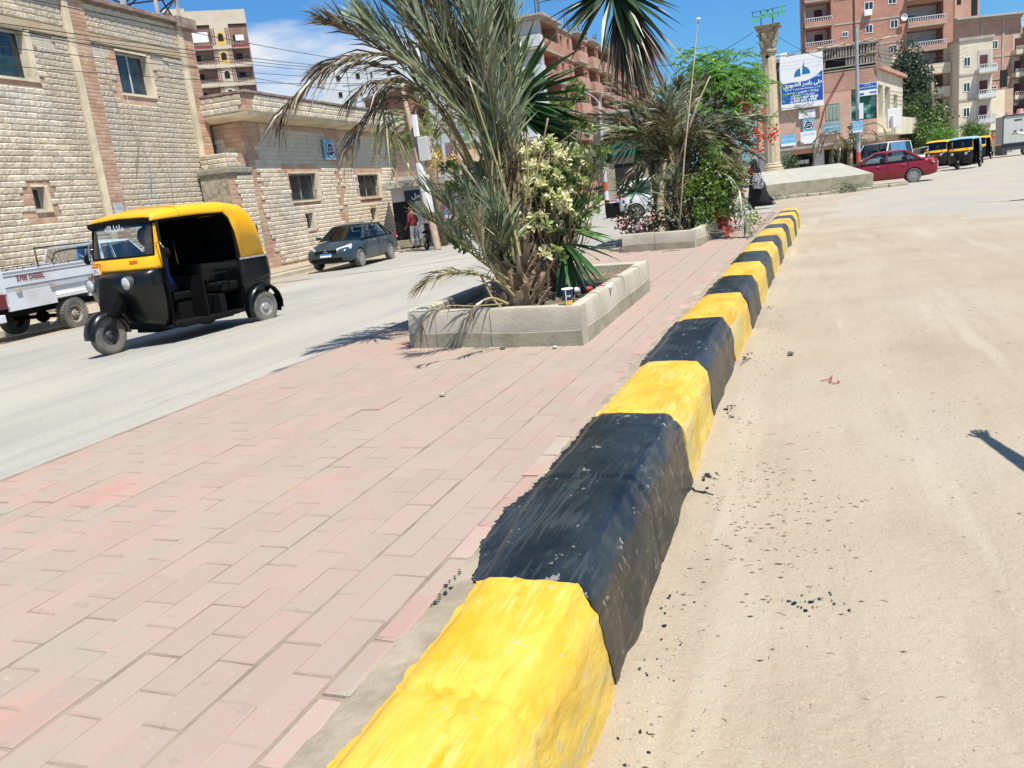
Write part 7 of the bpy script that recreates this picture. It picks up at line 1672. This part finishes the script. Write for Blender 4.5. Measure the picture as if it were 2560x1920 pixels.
# ---- F: tall red brick flats on the right ----
FB=thing('red_brick_flats','tall red brick flats with white balcony recesses behind the pink corner building','building',(-1.95,119.98,0),R(15))
H_=26
ops=[]
for k in range(6):
    z=14.7+3*k-3*1; 
    ops.append((0.12,3.3,z+.55+.35,z+3.0)) if False else None
lg=[(.12,3.3,11.9,14.6),(.12,3.3,15.05,17.4),(.12,3.3,17.95,20.4),(.12,3.3,20.95,23.4),(.12,3.3,8.9,11.5)]
rg_=[(12.55,17.0,10.5,12.9),(12.55,17.0,13.35,15.6),(12.55,17.0,16.35,18.7),(12.55,17.0,19.6,21.9),(12.55,17.0,7.6,9.9),(12.55,17.0,4.6,6.9)]
q=MB(); wall(q,0,18.2,0,H_,lg+rg_,0,2.2); q.build('brick_wall',m_brk,FB,fixn=False)
part(FB,'recess_back',m_plw,[(0,3.6,2.21,2.4,5,24),(12.3,17.3,2.21,2.4,3,24)]); q=MB(); q.loft([[(.8,2.5,0),(18.2,2.5,0),(18.2,2.5,H_),(.8,2.5,H_)],[(4.4,14,0),(18.2,14,0),(18.2,14,H_),(4.4,14,H_)]]); q.build('rear_block',m_brk,FB)
q=MB(); q.quad((18.21,0,0),(18.21,14,0),(18.21,14,H_),(18.21,0,H_)); q.build('side_wall',m_pl,FB,fixn=False); q=MB(); q.quad((-.01,0,0),(-.01,0,H_),(.79,2.49,H_),(.79,2.49,0)); q.build('side_wall',m_brk,FB,fixn=False)
for (a,c_,z0,z1) in lg:
    balcony(FB,a-.15,c_+.1,z0-.25,0,m_brk,'rail',1.0,.35,mr=m_plw); w_=part(FB,'shuttered_door',m_shut,[(1.75,2.75,2.14,2.2,z0+.2,z1-.5)])
for (a,c_,z0,z1) in rg_:
    balcony(FB,a-.1,c_+.15,z0-.3,0,m_brk2,'rail',1.05,.9,mr=m_plw); win(FB,13.4,z0+.5,.9,.95,2.18,m_plw)
for (u,z,w,h) in ((7.4,18.75,1.1,1.0),(7.5,16.0,.9,1.0),(10.55,16.2,.95,1.0),(4.6,15.9,.75,.65),(10.3,19.1,1.0,.9),(7.4,13.0,.9,1.0),(10.5,13.2,.9,1.0),(7.4,21.7,1.0,1.0),(4.6,12.6,.75,.65)): win(FB,u,z,w,h)
for (u,z) in ((7.25,18.05),): part(FB,'air_conditioner',m_wprint,[(u,u+.95,-.55,-.06,z,z+.65)],.03)
part(FB,'drain_pipe',m_shut,[(6.05,6.2,-.12,-.02,3,H_)]); part(FB,'floor_band',m_slab,[(3.7,12.2,-.05,-.001,17.42,17.62),(3.7,12.2,-.05,-.001,14.45,14.62),(3.7,12.2,-.05,-.001,20.4,20.58)])
q=MB(); q.lathe([(.001,.1),(.3,.05),(.42,-.05)],14,(12.1,-.5,17.3),'y',caps=False); q.build('satellite_dish',m_wprint,FB)
# ---- G: pink corner building ----
GB=thing('pink_corner_building','two storey salmon corner building with shop signs and a rickety timber roof room','building',(-2.96,61.26,0),R(5))
ops=[(3.1,4.0,3.55,4.7),(4.75,6.3,3.45,5.7),(.9,2.3,.2,1.7),(3.0,5.4,-.2,1.8)]
q=MB(); wall(q,-1.2,6.33,-.3,5.45,ops,0,.35); q.build('plaster_wall',m_pink,GB,fixn=False)
part(GB,'brick_upper_wall',m_brk2,[(-1.2,6.33,-.01,.4,5.45,6.65)]); part(GB,'rear_block',m_pink,[(-1.2,6.33,.36,7,-.3,6.3)])
part(GB,'canopy_slab',m_slab,[(-1.4,6.5,-.9,.0,2.02,2.2)]); part(GB,'ground_floor_wall',m_plw,[(-1.2,.85,-.012,0,-.3,1.98),(2.35,2.95,-.012,0,-.3,1.98)])
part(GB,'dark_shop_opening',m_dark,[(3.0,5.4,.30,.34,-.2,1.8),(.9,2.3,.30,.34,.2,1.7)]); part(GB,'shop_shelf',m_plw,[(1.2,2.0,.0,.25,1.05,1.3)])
f=part(GB,'green_shutters',m_gsh,[(3.1,4.0,.02,.08,3.55,4.7)]); 
for k in range(4): part(f,'shutter_slat',mat('slat_grey',(.30,.33,.28),.8),[(3.15+k*.22,3.28+k*.22,-.01,.018,3.7,4.55)])
part(GB,'green_cloth_screen',m_grn,[(4.75,6.3,.30,.33,3.45,5.7)])
# angled side: faces the street on the right
GM=Matrix.Translation((6.33,0,0))@Matrix.Rotation(R(73),4,'Z')
q2=MB(); wall(q2,0,11.6,-.3,6.5,[(.4,2.3,3.5,5.6),(3.2,5.4,3.5,5.6),(7,9,3.2,5.2)],0,.4); q=MB(); q.add([GM@Vector(v) for v in q2.v],q2.f); q.build('side_wall',m_ply,GB,fixn=False)
q2=MB(); q2.box(-.2,12.0,-1.0,-.02,2.3,2.5); q2.box(-.2,12,-1.0,-.86,2.5,3.45); q=MB(); q.add([GM@Vector(v) for v in q2.v],q2.f); q.build('long_balcony',m_ply,GB)
q2=MB(); q2.box(.4,2.3,.38,.40,3.5,5.6); q2.box(3.2,5.4,.38,.4,3.5,5.6); q2.box(7,9,.38,.4,3.2,5.2); q=MB(); q.add([GM@Vector(v) for v in q2.v],q2.f); q.build('side_screens',m_grn,GB)
q2=MB(); q2.box(-.1,11.8,-.3,.1,6.5,6.75); q=MB(); q.add([GM@Vector(v) for v in q2.v],q2.f); q.build('side_brick_parapet',m_brk2,GB)
part(GB,'white_cabinet',m_wprint,[(6.9,7.7,-.35,.05,2.7,3.9)],.02)
# timber roof room: every slat its own board
m_tim=mat('grey_timber',(.36,.32,.26),.9,col2=(.24,.20,.16),scale=5,rnd=.2)
rt=random.Random(8); slat=MB(); slat.box(0,.11,-.025,.0,0,1); sme=slat.mesh('timber_slat',m_tim,fixn=True)
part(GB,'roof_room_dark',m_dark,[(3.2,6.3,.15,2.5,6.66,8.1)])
for k in range(19):
    x=3.05+k*.175
    for (z0,h) in ((7.55,.62),(6.95,.52)):
        if z0<7 and 3.2<x<4.35: continue
        o=link('timber_slat',sme,GB,(x,.05,z0),(0,R(rt.gauss(0,2)),0),(1,1,h))
for k in range(22):
    p=GM@Vector((.15+k*.24,-.05,6.75)); o=link('timber_slat',sme,GB,p,(0,R(rt.gauss(0,4)),R(73)),(1.2,1,1.35+rt.uniform(-.1,.1)))
for z in (6.72,7.5,8.16,6.92): part(GB,'timber_rail',m_tim,[(3.0,6.4,-.02,.045,z,z+.07)])
q=MB(); rk=random.Random(9)
for k in range(26):
    x=2.2+rk.random()*5; q.tube([(x,-.2+rk.random(),8.22+rk.random()*.18),(x+rk.uniform(.4,1.2),-.1+rk.random()*1.4,8.25+rk.random()*.25)],[.06,.04],5)
for k in range(10): x=.3+k*.3; q.tube([(x-.5,.1+rk.random(),7.95+rk.random()*.15),(x+.5,rk.random(),8.05+rk.random()*.2)],[.05,.06],5)
q.build('roof_poles',m_tim,GB); part(GB,'roof_mat',m_tim,[(-.9,3.1,-.05,2.4,7.8,7.9),(3.1,6.5,-.05,2.4,8.2,8.26)]); part(GB,'left_roof_room',mat('dark_boards',(.07,.06,.05),.9),[(-.7,.28,.05,.4,6.66,7.78)])
q=MB(); q.tube([(4.4,-.1,6.75),(3.15,-.15,4.75),(2.75,-.2,3.2)],.035,6); q.build('leaning_iron_rod',mat('rust_red',(.22,.05,.03),.8),GB)
# signs on the pink building
def sign(name,label,u0,u1,z0,z1,m_,y=-.10,tilt=0):
    s=thing(name,label,'sign',GB.location,R(5)); part(s,'board',m_,[(u0,u1,y-.05,y,z0,z1)],.01); return s
m_blue=mat('royal_blue_print',(.008,.085,.36),.5,col2=(.012,.14,.45),scale=.6,lo=.45,hi=.6); m_teal=mat('teal_print',(.01,.17,.35),.5)
bs=sign('clinic_billboard','large blue and white billboard with Arabic lettering and a tooth emblem',.32,3.02,4.68,8.05,m_wprint,-.2)
q=MB(); n=16; vs=[]
for i in range(n+1):
    t=i/n; x=.36+2.62*t; zt=6.35+.62*(t**1.6)+.10*math.sin(t*6.28); vs+=[(x,-.253,5.05),(x,-.253,zt)]
q.add(vs,[(2*i,2*i+2,2*i+3,2*i+1) for i in range(n)]); q.build('blue_field',m_blue,bs,fixn=False)
q=MB(); vs=[]
for i in range(n+1):
    t=i/n; x=.36+2.62*t; zt=6.35+.62*(t**1.6)+.10*math.sin(t*6.28); vs+=[(x,-.2535,zt-.16*math.sin(math.pi*t)-.02),(x,-.2535,zt+.0)]
q.add(vs,[(2*i,2*i+2,2*i+3,2*i+1) for i in range(n)]); q.build('white_swoosh',m_wprint,bs,fixn=False)
q=MB()
def arc(cx_,cz_,rx,rz_,a0,a1,n=12): return [(cx_+rx*math.cos(R(a0+(a1-a0)*i/n)),-.2545,cz_+rz_*math.sin(R(a0+(a1-a0)*i/n))) for i in range(n+1)]
a=[(1.62,-.2545,6.72)]+arc(1.62,6.72,.42,.50,95,182); q.add(a,[tuple(range(len(a)))])
a=[(1.70,-.2545,6.80)]+arc(1.70,6.80,.52,.52,2,85); q.add(a,[tuple(range(len(a)))])
q.add([(1.72,-.2545,7.25),(1.84,-.2545,7.30),(1.86,-.2545,7.68)],[(0,1,2)]); q.build('tooth_emblem',m_teal,bs,fixn=False)
for (t_,z,w,sz,x) in (('دكتور',6.62,.52,.24,2.62),('على ياسر الشوبري',6.22,2.3,.36,1.72),('لطب وجراحة وتجميل الأسنان',5.93,2.2,.22,1.72),('زراعة - تقويم - حشو',5.72,1.85,.2,1.72),('تركيبات - تجميل',5.53,1.5,.2,1.72),('0100 807 4848',5.34,1.55,.2,1.9),('047 806 1998',5.16,1.45,.2,1.85)):
    text('billboard_lettering',t_,sz,m_wprint,bs,(x,-.256,z),bold=.045,width=w*(1.08 if 'ش' in t_ and 'ع' in t_ else 1),hs=.95 if 'شوبري' in t_ else .62 if 'ا' in t_ or 'ت' in t_ else .8)
q=MB(); q.lathe([(.055,0),(.08,0)],14,(1.0,-.256,5.34),'y',caps=False); q.build('phone_mark',m_wprint,bs); part(bs,'phone_mark',m_wprint,[(.9,1.08,-.257,-.2545,5.12,5.17),(.93,1.05,-.257,-.2545,5.08,5.115)])
for (t_,z,w) in (('الرياض بجوار',4.93,1.3),('مجمع العيادات',4.80,1.2)): text('billboard_lettering',t_,.10,mat('grey_print_ink',(.2,.2,.25),.6),bs,(1.75,-.256,z),bold=.0,width=w)
for k in range(3): part(bs,'sheet_seam',mat('seam_grey',(.35,.36,.4),.6),[(.36,2.98,-.2525,-.2515,7.25+k*.22,7.262+k*.22)])
s=sign('small_white_sign','small white board with faint lettering under the big billboard',1.42,2.48,3.98,4.52,m_wprint)
for k in range(3): text('faint_lettering',['معمل تحاليل طبية','د محمود','تحاليل'][k],.12,mat('grey_print_ink',(.2,.2,.25),.6),s,(1.95,-.153,4.38-.14*k),bold=0,width=[.8,.5,.7][k])
s=sign('logo_sign','pale blue square sign with a navy circle of arrows on the pink building',1.66,2.40,3.14,3.97,m_skyblue,-.08); ring_logo(s,2.03,3.55,.31,-.133,m_navy,m_wprint,['معمل','تحاليل'])
s=sign('white_blue_sign','white board with blue corners at the bottom of the pink wall under the arrow sign',1.50,2.50,2.33,3.13,m_wprint,-.16); text('blue_lettering','مركز تحاليل',.2,m_skyblue,s,(2.0,-.213,2.95),bold=.02,width=.8)
q=MB(); q.add([(1.52,-.212,2.36),(1.75,-.212,2.36),(1.52,-.212,2.5)],[(0,1,2)]); q.add([(2.48,-.212,2.36),(2.2,-.212,2.36),(2.48,-.212,2.62)],[(0,1,2)]); q.build('blue_corner',m_teal,s,fixn=False)
s=sign('blue_name_sign','light blue board with white Arabic lettering, lowest left on the pink wall',.22,1.20,2.30,3.05,m_skyblue,-.16); text('white_lettering','عبدالحميد صالح',.2,m_wprint,s,(.72,-.213,2.78),bold=.03,width=.85); part(s,'white_band',m_wprint,[(.24,1.18,-.214,-.211,2.34,2.5)])
s=sign('teal_name_sign','blue grey board with white lettering below the green shutters',2.92,4.02,2.75,3.48,mat('steel_blue_sign',(.12,.27,.37),.5,col2=(.2,.38,.45),scale=2),-.16); text('white_lettering','سعيد أبو الخير',.2,m_wprint,s,(3.47,-.213,3.25),bold=.03,width=.95); text('white_lettering','المحامي',.14,m_wprint,s,(3.47,-.213,3.0),bold=.02); part(s,'white_band',m_wprint,[(3.1,3.7,-.214,-.211,2.80,2.87)])
s=sign('lawyer_sign','blue and white board with Arabic lettering above the green cloth screen',5.10,6.30,4.93,5.72,m_wprint,-.2); part(s,'blue_field',m_blue,[(5.12,6.28,-.254,-.2505,5.30,5.70)]); text('white_lettering','عبدالله إبراهيم موسى',.2,m_wprint,s,(5.7,-.256,5.47),bold=.03,width=1.05); text('white_lettering','المحامي',.12,m_wprint,s,(5.7,-.256,5.63),bold=.02)
part(s,'blue_block',m_blue,[(5.16,5.5,-.254,-.2505,5.0,5.12),(5.85,6.25,-.254,-.2505,5.05,5.15)])
# ---- H: yellowish flats along the right street, J: tan block ----
def flats(name,label,loc,rz,W_,D,H,m_,bal,wins,mr=m_plw,side=None,fh=3.0,z0=3.2):
    T=thing(name,label,'building',loc,rz); part(T,'walls',m_,[(0,W_,0,D,-.3,H)]); part(T,'roof_parapet',m_slab,[(-.15,W_+.15,-.15,D+.15,H+.003,H+.35)])
    n=int((H-z0)/fh)
    for k in range(n):
        z=z0+fh*k
        part(T,'floor_band',m_slab,[(0,W_,-.06,-.002,z-.12,z+.12)])
        for (a,c_,kind,mm) in bal:
            part(T,'balcony_recess',m_dark if kind=='dark' else m_pl,[(a+.2,c_-.2,-.03,-.004,z+.12,z+fh-.3)]); balcony(T,a,c_,z,-.005,mm,'rail' if kind!='solid' else 'solid',1.0,1.1,mr=mr); part(T,'door',m_shut,[(a+.5,a+1.4,-.06,-.031,z+.14,z+2.1)])
        for (u,w) in wins: win(T,u,z+1.0,w,1.1,0)
    return T
HB=flats('yellow_flats','narrow cream apartment block with stacked balconies right of the dark tree','',0,1,1,1,m_ply,[],[]) if False else None
part(FB,'cream_plaster_wall',m_ply,[(9.0,12.5,-.06,-.004,0,12.9),(17.05,18.2,-.06,-.004,0,12.9)])
for z0 in (1.6,4.6,7.6,10.5): part(FB,'cream_balcony_front',m_ply,[(12.3,17.4,-1.45,-1.33,z0-.5,z0+.7),(12.3,12.42,-1.33,-.07,z0-.5,z0+.7),(17.28,17.4,-1.33,-.07,z0-.5,z0+.7),(12.3,17.4,-1.33,-.07,z0-.62,z0-.5)])
HB2=flats('red_cream_flats','narrow cream flats with stacked white balconies right of the tall red brick flats',(15.9,121,0),R(15),3.9,10,13.2,m_ply,[(1.9,3.9,'rail',m_plw)],[(.5,.8)])

JB=flats('tan_block','brick and plaster apartment block with white balcony rails farthest right',(17.2,135.5,0),R(26),9.6,14,17.0,m_brk2,[(.2,3.6,'rail',m_plw),(8.3,9.6,'rail',m_ply)],[(5.4,.9)])
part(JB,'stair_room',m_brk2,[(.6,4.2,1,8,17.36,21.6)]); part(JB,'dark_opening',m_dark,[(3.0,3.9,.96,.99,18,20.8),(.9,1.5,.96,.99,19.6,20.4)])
part(JB,'top_slab',m_slab,[(-.3,10.2,-1.0,13,17.36,17.6)]); part(JB,'concrete_frame',m_slab,[(3.7,4.0,-.1,-.03,3,17),(6.9,7.2,-.1,-.03,3,17)])
q=MB()
for k in range(5): q.box(9.61,10.6,1,3.4,3+3*k,3.15+3*k); q.box(10.5,10.6,1,3.4,3.15+3*k,4.1+3*k); q.box(9.61,10.6,6,9,3+3*k,3.15+3*k); q.box(10.5,10.6,6,9,3.15+3*k,4.1+3*k)
q.build('side_balconies',m_ply,JB); part(JB,'side_plaster',m_pl,[(9.61,9.66,0,14,0,17)])
part(JB,'tan_lower_wall',m_tan,[(1.2,7.2,-2.2,-1.15,2.2,7.6)]); part(JB,'cream_panel',m_ply,[(3.5,5.9,-2.26,-2.21,2.3,7.5)]); part(JB,'dark_opening',m_dark,[(5.9,7.0,-1.22,-1.16,7.9,10.2),(2.4,3.5,-.20,-.13,8.2,9.6)])
part(JB,'ground_floor_wall',mat('brown_shop_wall',(.26,.17,.12),.9),[(3.6,6.6,-2.1,-1.15,-.2,2.15)]); part(JB,'white_box',m_wprint,[(2.0,2.9,-2.9,-2.27,4.6,5.8)])
KB=flats('grey_flats','plain grey flats closing the street at the right edge behind the box truck',(27.6,137,0),R(12),9,14,15.5,m_pl,[(.5,2.6,'solid',m_ply),(4.5,7,'rail',m_plw)],[(3.2,.8)])
# laundry lines
LN=thing('washing_line','dark clothes hanging on a line from the top balcony of the far brick block','laundry',(17.3,131.5,13.9)); rl=random.Random(2)
for k in range(7):
    c_=[(.05,.03,.03),(.02,.03,.06),(.25,.04,.04),(.3,.3,.32)][k%4]; part(LN,'garment',mat('cloth%d'%(k%4),c_,.9),[(k*.34,k*.34+.28,-.02,.0,-.6-rl.random()*.4,0)])
q=MB(); q.tube([(-.2,0,.02),(2.6,0,.02)],.015,4); q.build('line',m_wire,LN)
# red awning and kiosk far right
AW=thing('market_stall','small stall with a red awning between the tuk-tuks and the box truck','stall',(vp(2475,385,78).x,vp(2475,385,78).y,-.2),R(10)); 
AW.scale=(.62,.62,.62); part(AW,'awning',mat('red_canvas',(.5,.05,.05),.8),[(-.2,3.2,-1,1,2.55,2.7),(-.2,3.2,-1.02,-1.0,2.3,2.55)])
for x in (0,1.5,3): part(AW,'post',m_galv,[(x-.04,x+.04,-.95,-.87,0,2.54)])
part(AW,'counter',mat('stall_box',(.3,.28,.24),.9),[(.2,.9,-.8,-.2,0,1.0),(1.6,2.8,-.7,.1,0,1.3)])
# ---- C: tall cream, brown and yellow tower on the left ----
CB=thing('balcony_tower','tall cream and brown apartment tower with yellow arched stair panel above the stone building','building',(-104.85,122.06,0),R(38))
m_cb=mat('brown_render',(.20,.11,.08),.9,col2=(.27,.17,.13),scale=.6,coord='World'); m_cc=mat('cream_render',(.55,.48,.38),.9,col2=(.5,.42,.33),scale=.7,coord='World'); m_cy=mat('yellow_panel',(.62,.42,.08),.8); m_cr=mat('maroon_render',(.22,.05,.05),.85)
part(CB,'walls',m_cb,[(0,13.4,.02,12,0,35)]); part(CB,'attic',m_cc,[(1.2,13.5,-.25,12,35.2,37.5),(0,3.6,-.2,12,37.5,38.0)]); part(CB,'stair_panel',m_cc,[(7.2,10.3,-.5,0,0,35.19)])
for k in range(9):
    z=34.3-3.1*(k+1)
    for (a,c_) in ((3.4,7.1),(10.4,13.3)):
        part(CB,'recess',m_cb,[(a+.1,c_-.1,-.02,.012,z+.9,z+2.9)]); part(CB,'dark_window',m_dark,[(a+.4,a+1.5,-.06,-.022,z+.6,z+2.2)]); b_=balcony(CB,a,c_,z,-.02,m_cc if k%3 else m_cr,'rail',1.0,.9,mr=m_cc); part(b_,'balcony_edge',m_cb,[(a-.1,c_+.1,-1.0,-.93,z+1.0,z+1.08)])
    part(CB,'stair_band',m_cc,[(7.15,10.35,-.72,-.51,z-.1,z+.5)])
    q=MB(); pts=[(8.1,z+.6),(9.4,z+.6),(9.4,z+2.1)]+[(8.75+.65*math.cos(R(a)),z+2.1+.6*math.sin(R(a))) for a in range(15,180,15)]+[(8.1,z+2.1)]; q.prism([(x,zz) for x,zz in pts],-.56,-.505); w_=q.build('arched_panel',m_cy if k in(0,1,4) else m_cc,CB)
    q=MB(); pts=[(8.3,z+1.2),(9.2,z+1.2),(9.2,z+2.0)]+[(8.75+.45*math.cos(R(a)),z+2.0+.45*math.sin(R(a))) for a in range(20,180,20)]+[(8.3,z+2.0)]; q.prism([(x,zz) for x,zz in pts],-.60,-.565); q.build('arched_window',m_dark,w_)
for u in (7.4,7.75,9.75,10.1): part(CB,'brown_fin',m_cb,[(u-.09,u+.09,-.62,-.505,24,34.5)])
part(CB,'white_window',m_wprint,[(3.5,6.7,-.9,-.85,32.3,33.9)]); part(CB,'white_laundry',m_wprint,[(11.2,12.6,-.98,-.94,32.2,33.2)])
# ---- D: white block behind the big palm ----
DB=thing('white_block','white apartment block with small square windows behind the arching palm frond','building',(-97,136,0),R(35))
DBl=vp(815,330,160); DB.location=(DBl.x,DBl.y,0); DB.rotation_euler=(0,0,R(28))
part(DB,'walls',mat('bright_white_render',(.56,.60,.64),.9,col2=(.50,.54,.57),scale=.5,coord='World'),[(.6,34,0,14,0,29)]); part(DB,'upper_storey',m_plw,[(10,22,2,10,29,32),(24,34,1,12,29,30.5)])
for k in range(6):
    z=27.0-3.1*k-1.3
    for (u,w) in ((3.4,.9),(7.2,.9),(10,.5),(13.2,.9),(18,.9),(22,.9),(27,.9)): win(DB,u,z,w,1.15,0,m_plw,m_dark,split=False)
    part(DB,'grey_band',mat('blue_grey_band',(.22,.30,.34),.8),[(4.5,8.5,-.05,-.003,z+2.1,z+2.25),(11.3,15,-.05,-.003,z+2.1,z+2.25)]); balcony(DB,-.4,1.0,z-.6,1.0,m_plw,'solid',1.0,1.2)
for u in (5.6,9.4,16.5): part(DB,'drain_pipe',m_greyp,[(u,u+.08,-.1,-.003,5,28)])
# dark red brick house behind the leaning pole
RB=thing('dark_brick_house','dark red brick house behind the leaning pole and palms','building',(vp(1030,300,95).x,vp(1030,300,95).y,0),R(60))
part(RB,'walls',m_brkd,[(0,14,0,10,0,14.3)]); part(RB,'roof_slab',m_slab,[(-.4,14.4,-.4,10,14.31,14.6)])
for (u,z) in ((2.0,11.6),(5.5,11.6),(2.0,8.3),(5.5,8.3),(9,11.6)): win(RB,u,z,1.0,1.5,0,m_brkd,m_dark)
# shops and buildings along the left street behind the planters
def block(name,label,p,rz,W_,D,H,m_,wn=(),extra=None):
    T=thing(name,label,'building',p,rz); part(T,'walls',m_,[(0,W_,0,D,-.6,H)])
    for (u,z,w,h) in wn: win(T,u,z,w,h,0,m_slab,m_dark)
    part(T,'roof_edge',m_slab,[(-.2,W_+.2,-.25,D,H+.003,H+.25)]); return T
p=vp(1255,470,75); SB=block('brown_shop_block','brown shop building with a slatted front behind the street lamp across the street',(p.x-4,p.y,0),R(70),16,10,6.2,m_pink,((1,3.4,1.2,1.2),(5,3.4,1.2,1.2),(9,3.4,1.2,1.2)))
part(SB,'red_panel',mat('maroon_panel',(.22,.04,.05),.8),[(6,9,-.2,-.003,3.2,5.6)]); part(SB,'slatted_front',mat('brown_slats',(.30,.20,.12),.8),[(8,14,-.35,-.003,1.5+.42*k,1.72+.42*k) for k in range(4)]); part(SB,'shop_opening',m_dark,[(1,5.5,-.01,-.003,0,2.3),(8.2,13.5,-.01,-.003,-.2,1.4)])
p=vp(1560,470,72); SB2=block('tan_house','tall tan house with green shop sign behind the white hatchback',(p.x-1.5,p.y,0),R(20),7.5,9,7.0,mat('dusty_tan_wall',(.33,.29,.22),.9,col2=(.26,.22,.17),scale=.8,coord='World'),((1,5.2,1,1.3),(4.5,5.2,1,1.3)))
part(SB2,'green_sign_panel',mat('green_sign',(.02,.13,.11),.7),[(.6,6.5,-.4,-.003,3.4,4.7)]); part(SB2,'shop_opening',m_dark,[(.8,3.2,-.01,-.003,0,2.7),(4,6.6,-.01,-.003,0,2.7)])
p=vp(1150,500,52); SB3=block('white_shop','low white shop behind the palms past the leaning pole',(p.x-6,p.y-1,0),R(60),14,8,2.9,m_plw,())
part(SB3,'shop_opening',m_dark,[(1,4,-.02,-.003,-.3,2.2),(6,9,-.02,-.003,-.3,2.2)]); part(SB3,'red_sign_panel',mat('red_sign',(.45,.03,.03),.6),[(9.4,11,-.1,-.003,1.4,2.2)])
# kiosk beyond the low stone building with a dark doorway
KQ=thing('street_kiosk','white kiosk with coloured posters and a dark doorway beside the man in maroon','kiosk',(vp(1030,600,37).x-.9,vp(1030,600,37).y+.3,-.5),R(22)); 
part(KQ,'walls',m_plw,[(0,4.2,0,2.5,0,2.6)]); part(KQ,'roof',m_slab,[(-.3,4.6,-.6,2.6,2.61,2.8)]); part(KQ,'doorway',m_dark,[(.0,1.0,-.02,-.003,0,2.0),(1.3,3.0,-.02,-.003,.0,.9)]); part(KQ,'poster',mat('poster_print',(.5,.12,.14),.6,col2=(.35,.55,.62),scale=4,lo=.47,hi=.53),[(1.2,3.2,-.05,-.004,1.0,1.9)]); part(KQ,'dark_sign',m_navy,[(.6,1.8,-.08,-.004,1.95,2.45)]); part(KQ,'step',m_concd,[(-.3,2.2,-.9,-.07,0,.3)])
text('sign_lettering','محل',.3,m_wprint,KQ,(1.2,-.09,2.2))
# motorbike front by the kiosk
mo=thing('motorbike','dark motorbike parked at the foot of the leaning pole','motorbike',(vp(1078,615,33.5).x,vp(1078,615,33.5).y,-.5),R(100))
for x in (-.62,.62): wheel(mo,(x,0,.30),.30,.10,m_tyre,m_rim,8,1,rfrac=.78)
q=MB(); q.tube([(.62,0,.30),(.45,0,.78),(.40,0,.98)],.03,8); q.tube([(.38,-.3,1.02),(.40,0,.98),(.38,.3,1.02)],.018,6); q.tube([(-.62,0,.30),(-.1,0,.42),(.42,0,.74)],.035,8); q.build('frame',m_matblk,mo,smooth=True)
q=MB(); q.loft([[(-.05,-.10,.62),(-.05,.10,.62),(-.05,.08,.80),(-.05,-.08,.80)],[(.35,-.12,.66),(.35,.12,.66),(.32,.08,.88),(.32,-.08,.88)]]); q.build('fuel_tank',m_blackp,mo,bevel=.03); q=MB(); q.box(-.65,-.06,-.12,.12,.66,.76); q.build('seat',m_seat,mo,bevel=.03); q=MB(); q.box(-.15,.2,-.12,.12,.25,.58); q.build('engine',m_greyp,mo,bevel=.03)
# clothes stall beyond the lamp
CS=thing('clothes_stall','street stall heaped with pink and blue clothes left of the white hatchback','stall',(vp(1540,520,38).x-.5,vp(1540,520,38).y,-.45),R(10))
part(CS,'table',m_matblk,[(0,2.2,0,.9,0,.8)]); rl=random.Random(6)
for k in range(16):
    c_=[(.5,.12,.3),(.15,.2,.5),(.6,.55,.6),(.45,.05,.12)][k%4]; x=rl.uniform(0,1.8); part(CS,'folded_garment',mat('bright_cloth%d'%(k%4),c_,.9),[(x,x+.35,-.05+rl.random()*.5,.4+rl.random()*.5,.81+.07*(k//5),.87+.07*(k//5))])
# lattice tower
LT=thing('lattice_tower','red and white steel lattice tower top behind the stone building','tower',(vp(350,20,48).x,vp(350,20,48).y,-.3),R(20)); q=MB(); Ht=23; w0=1.6
for (sx,sy) in ((-1,-1),(1,-1),(1,1),(-1,1)): q.box(sx*w0-.08,sx*w0+.08,sy*w0-.08,sy*w0+.08,0,Ht)
q.build('leg',mat('faded_red_steel',(.42,.22,.18),.7,col2=(.5,.42,.38),scale=.8),LT); q=MB()
z=0
while z<Ht-1.9:
    for (a,b_) in (((-1,-1),(1,-1)),((1,-1),(1,1)),((1,1),(-1,1)),((-1,1),(-1,-1))):
        q.tube([(a[0]*w0,a[1]*w0,z),(b_[0]*w0,b_[1]*w0,z+1.9)],.05,5); q.tube([(b_[0]*w0,b_[1]*w0,z),(a[0]*w0,a[1]*w0,z+1.9)],.05,5); q.tube([(a[0]*w0,a[1]*w0,z),(b_[0]*w0,b_[1]*w0,z)],.05,5)
    z+=1.9
q.build('bracing',m_iron,LT); part(LT,'antenna_panel',m_galv,[(-1.2,-.8,-1.9,-1.75,12,14.5),(-.3,.0,-1.9,-1.75,12,15.5)])
# tall radio rod rising behind the far planter
cable(vp(1720,300,20),vp(1746,55,20),'tall thin rod with a small star on top behind the far planter',.012,.0)
tag(rock('rod_star',tuple(vp(1746,48,20)),.06,m_plw,'x'),'small pale star ornament on the tip of the tall rod','ornament')
# far street fabric
rng=random.Random(44)
for k in range(6):
    p=vp(1180+k*60,440,110+k*8); block('distant_flats',['pale','tan','red brick','cream','grey','white'][k]+' low block in the distance behind the planters',(p.x,p.y,0),R(60+k*8),14,10,[7,9,6,11,8,7][k],[m_pl,m_tan,m_brk2,m_ply,m_slab,m_plw][k],((2,3,1.1,1.3),(6,3,1.1,1.3),(10,3,1.1,1.3)))['group']='distant low blocks behind the planters'
print('objects',len(bpy.data.objects),'tris',sum(len(o.data.loop_triangles) if False else sum(len(p.vertices)-2 for p in o.data.polygons) for o in bpy.data.objects if o.type=='MESH'))
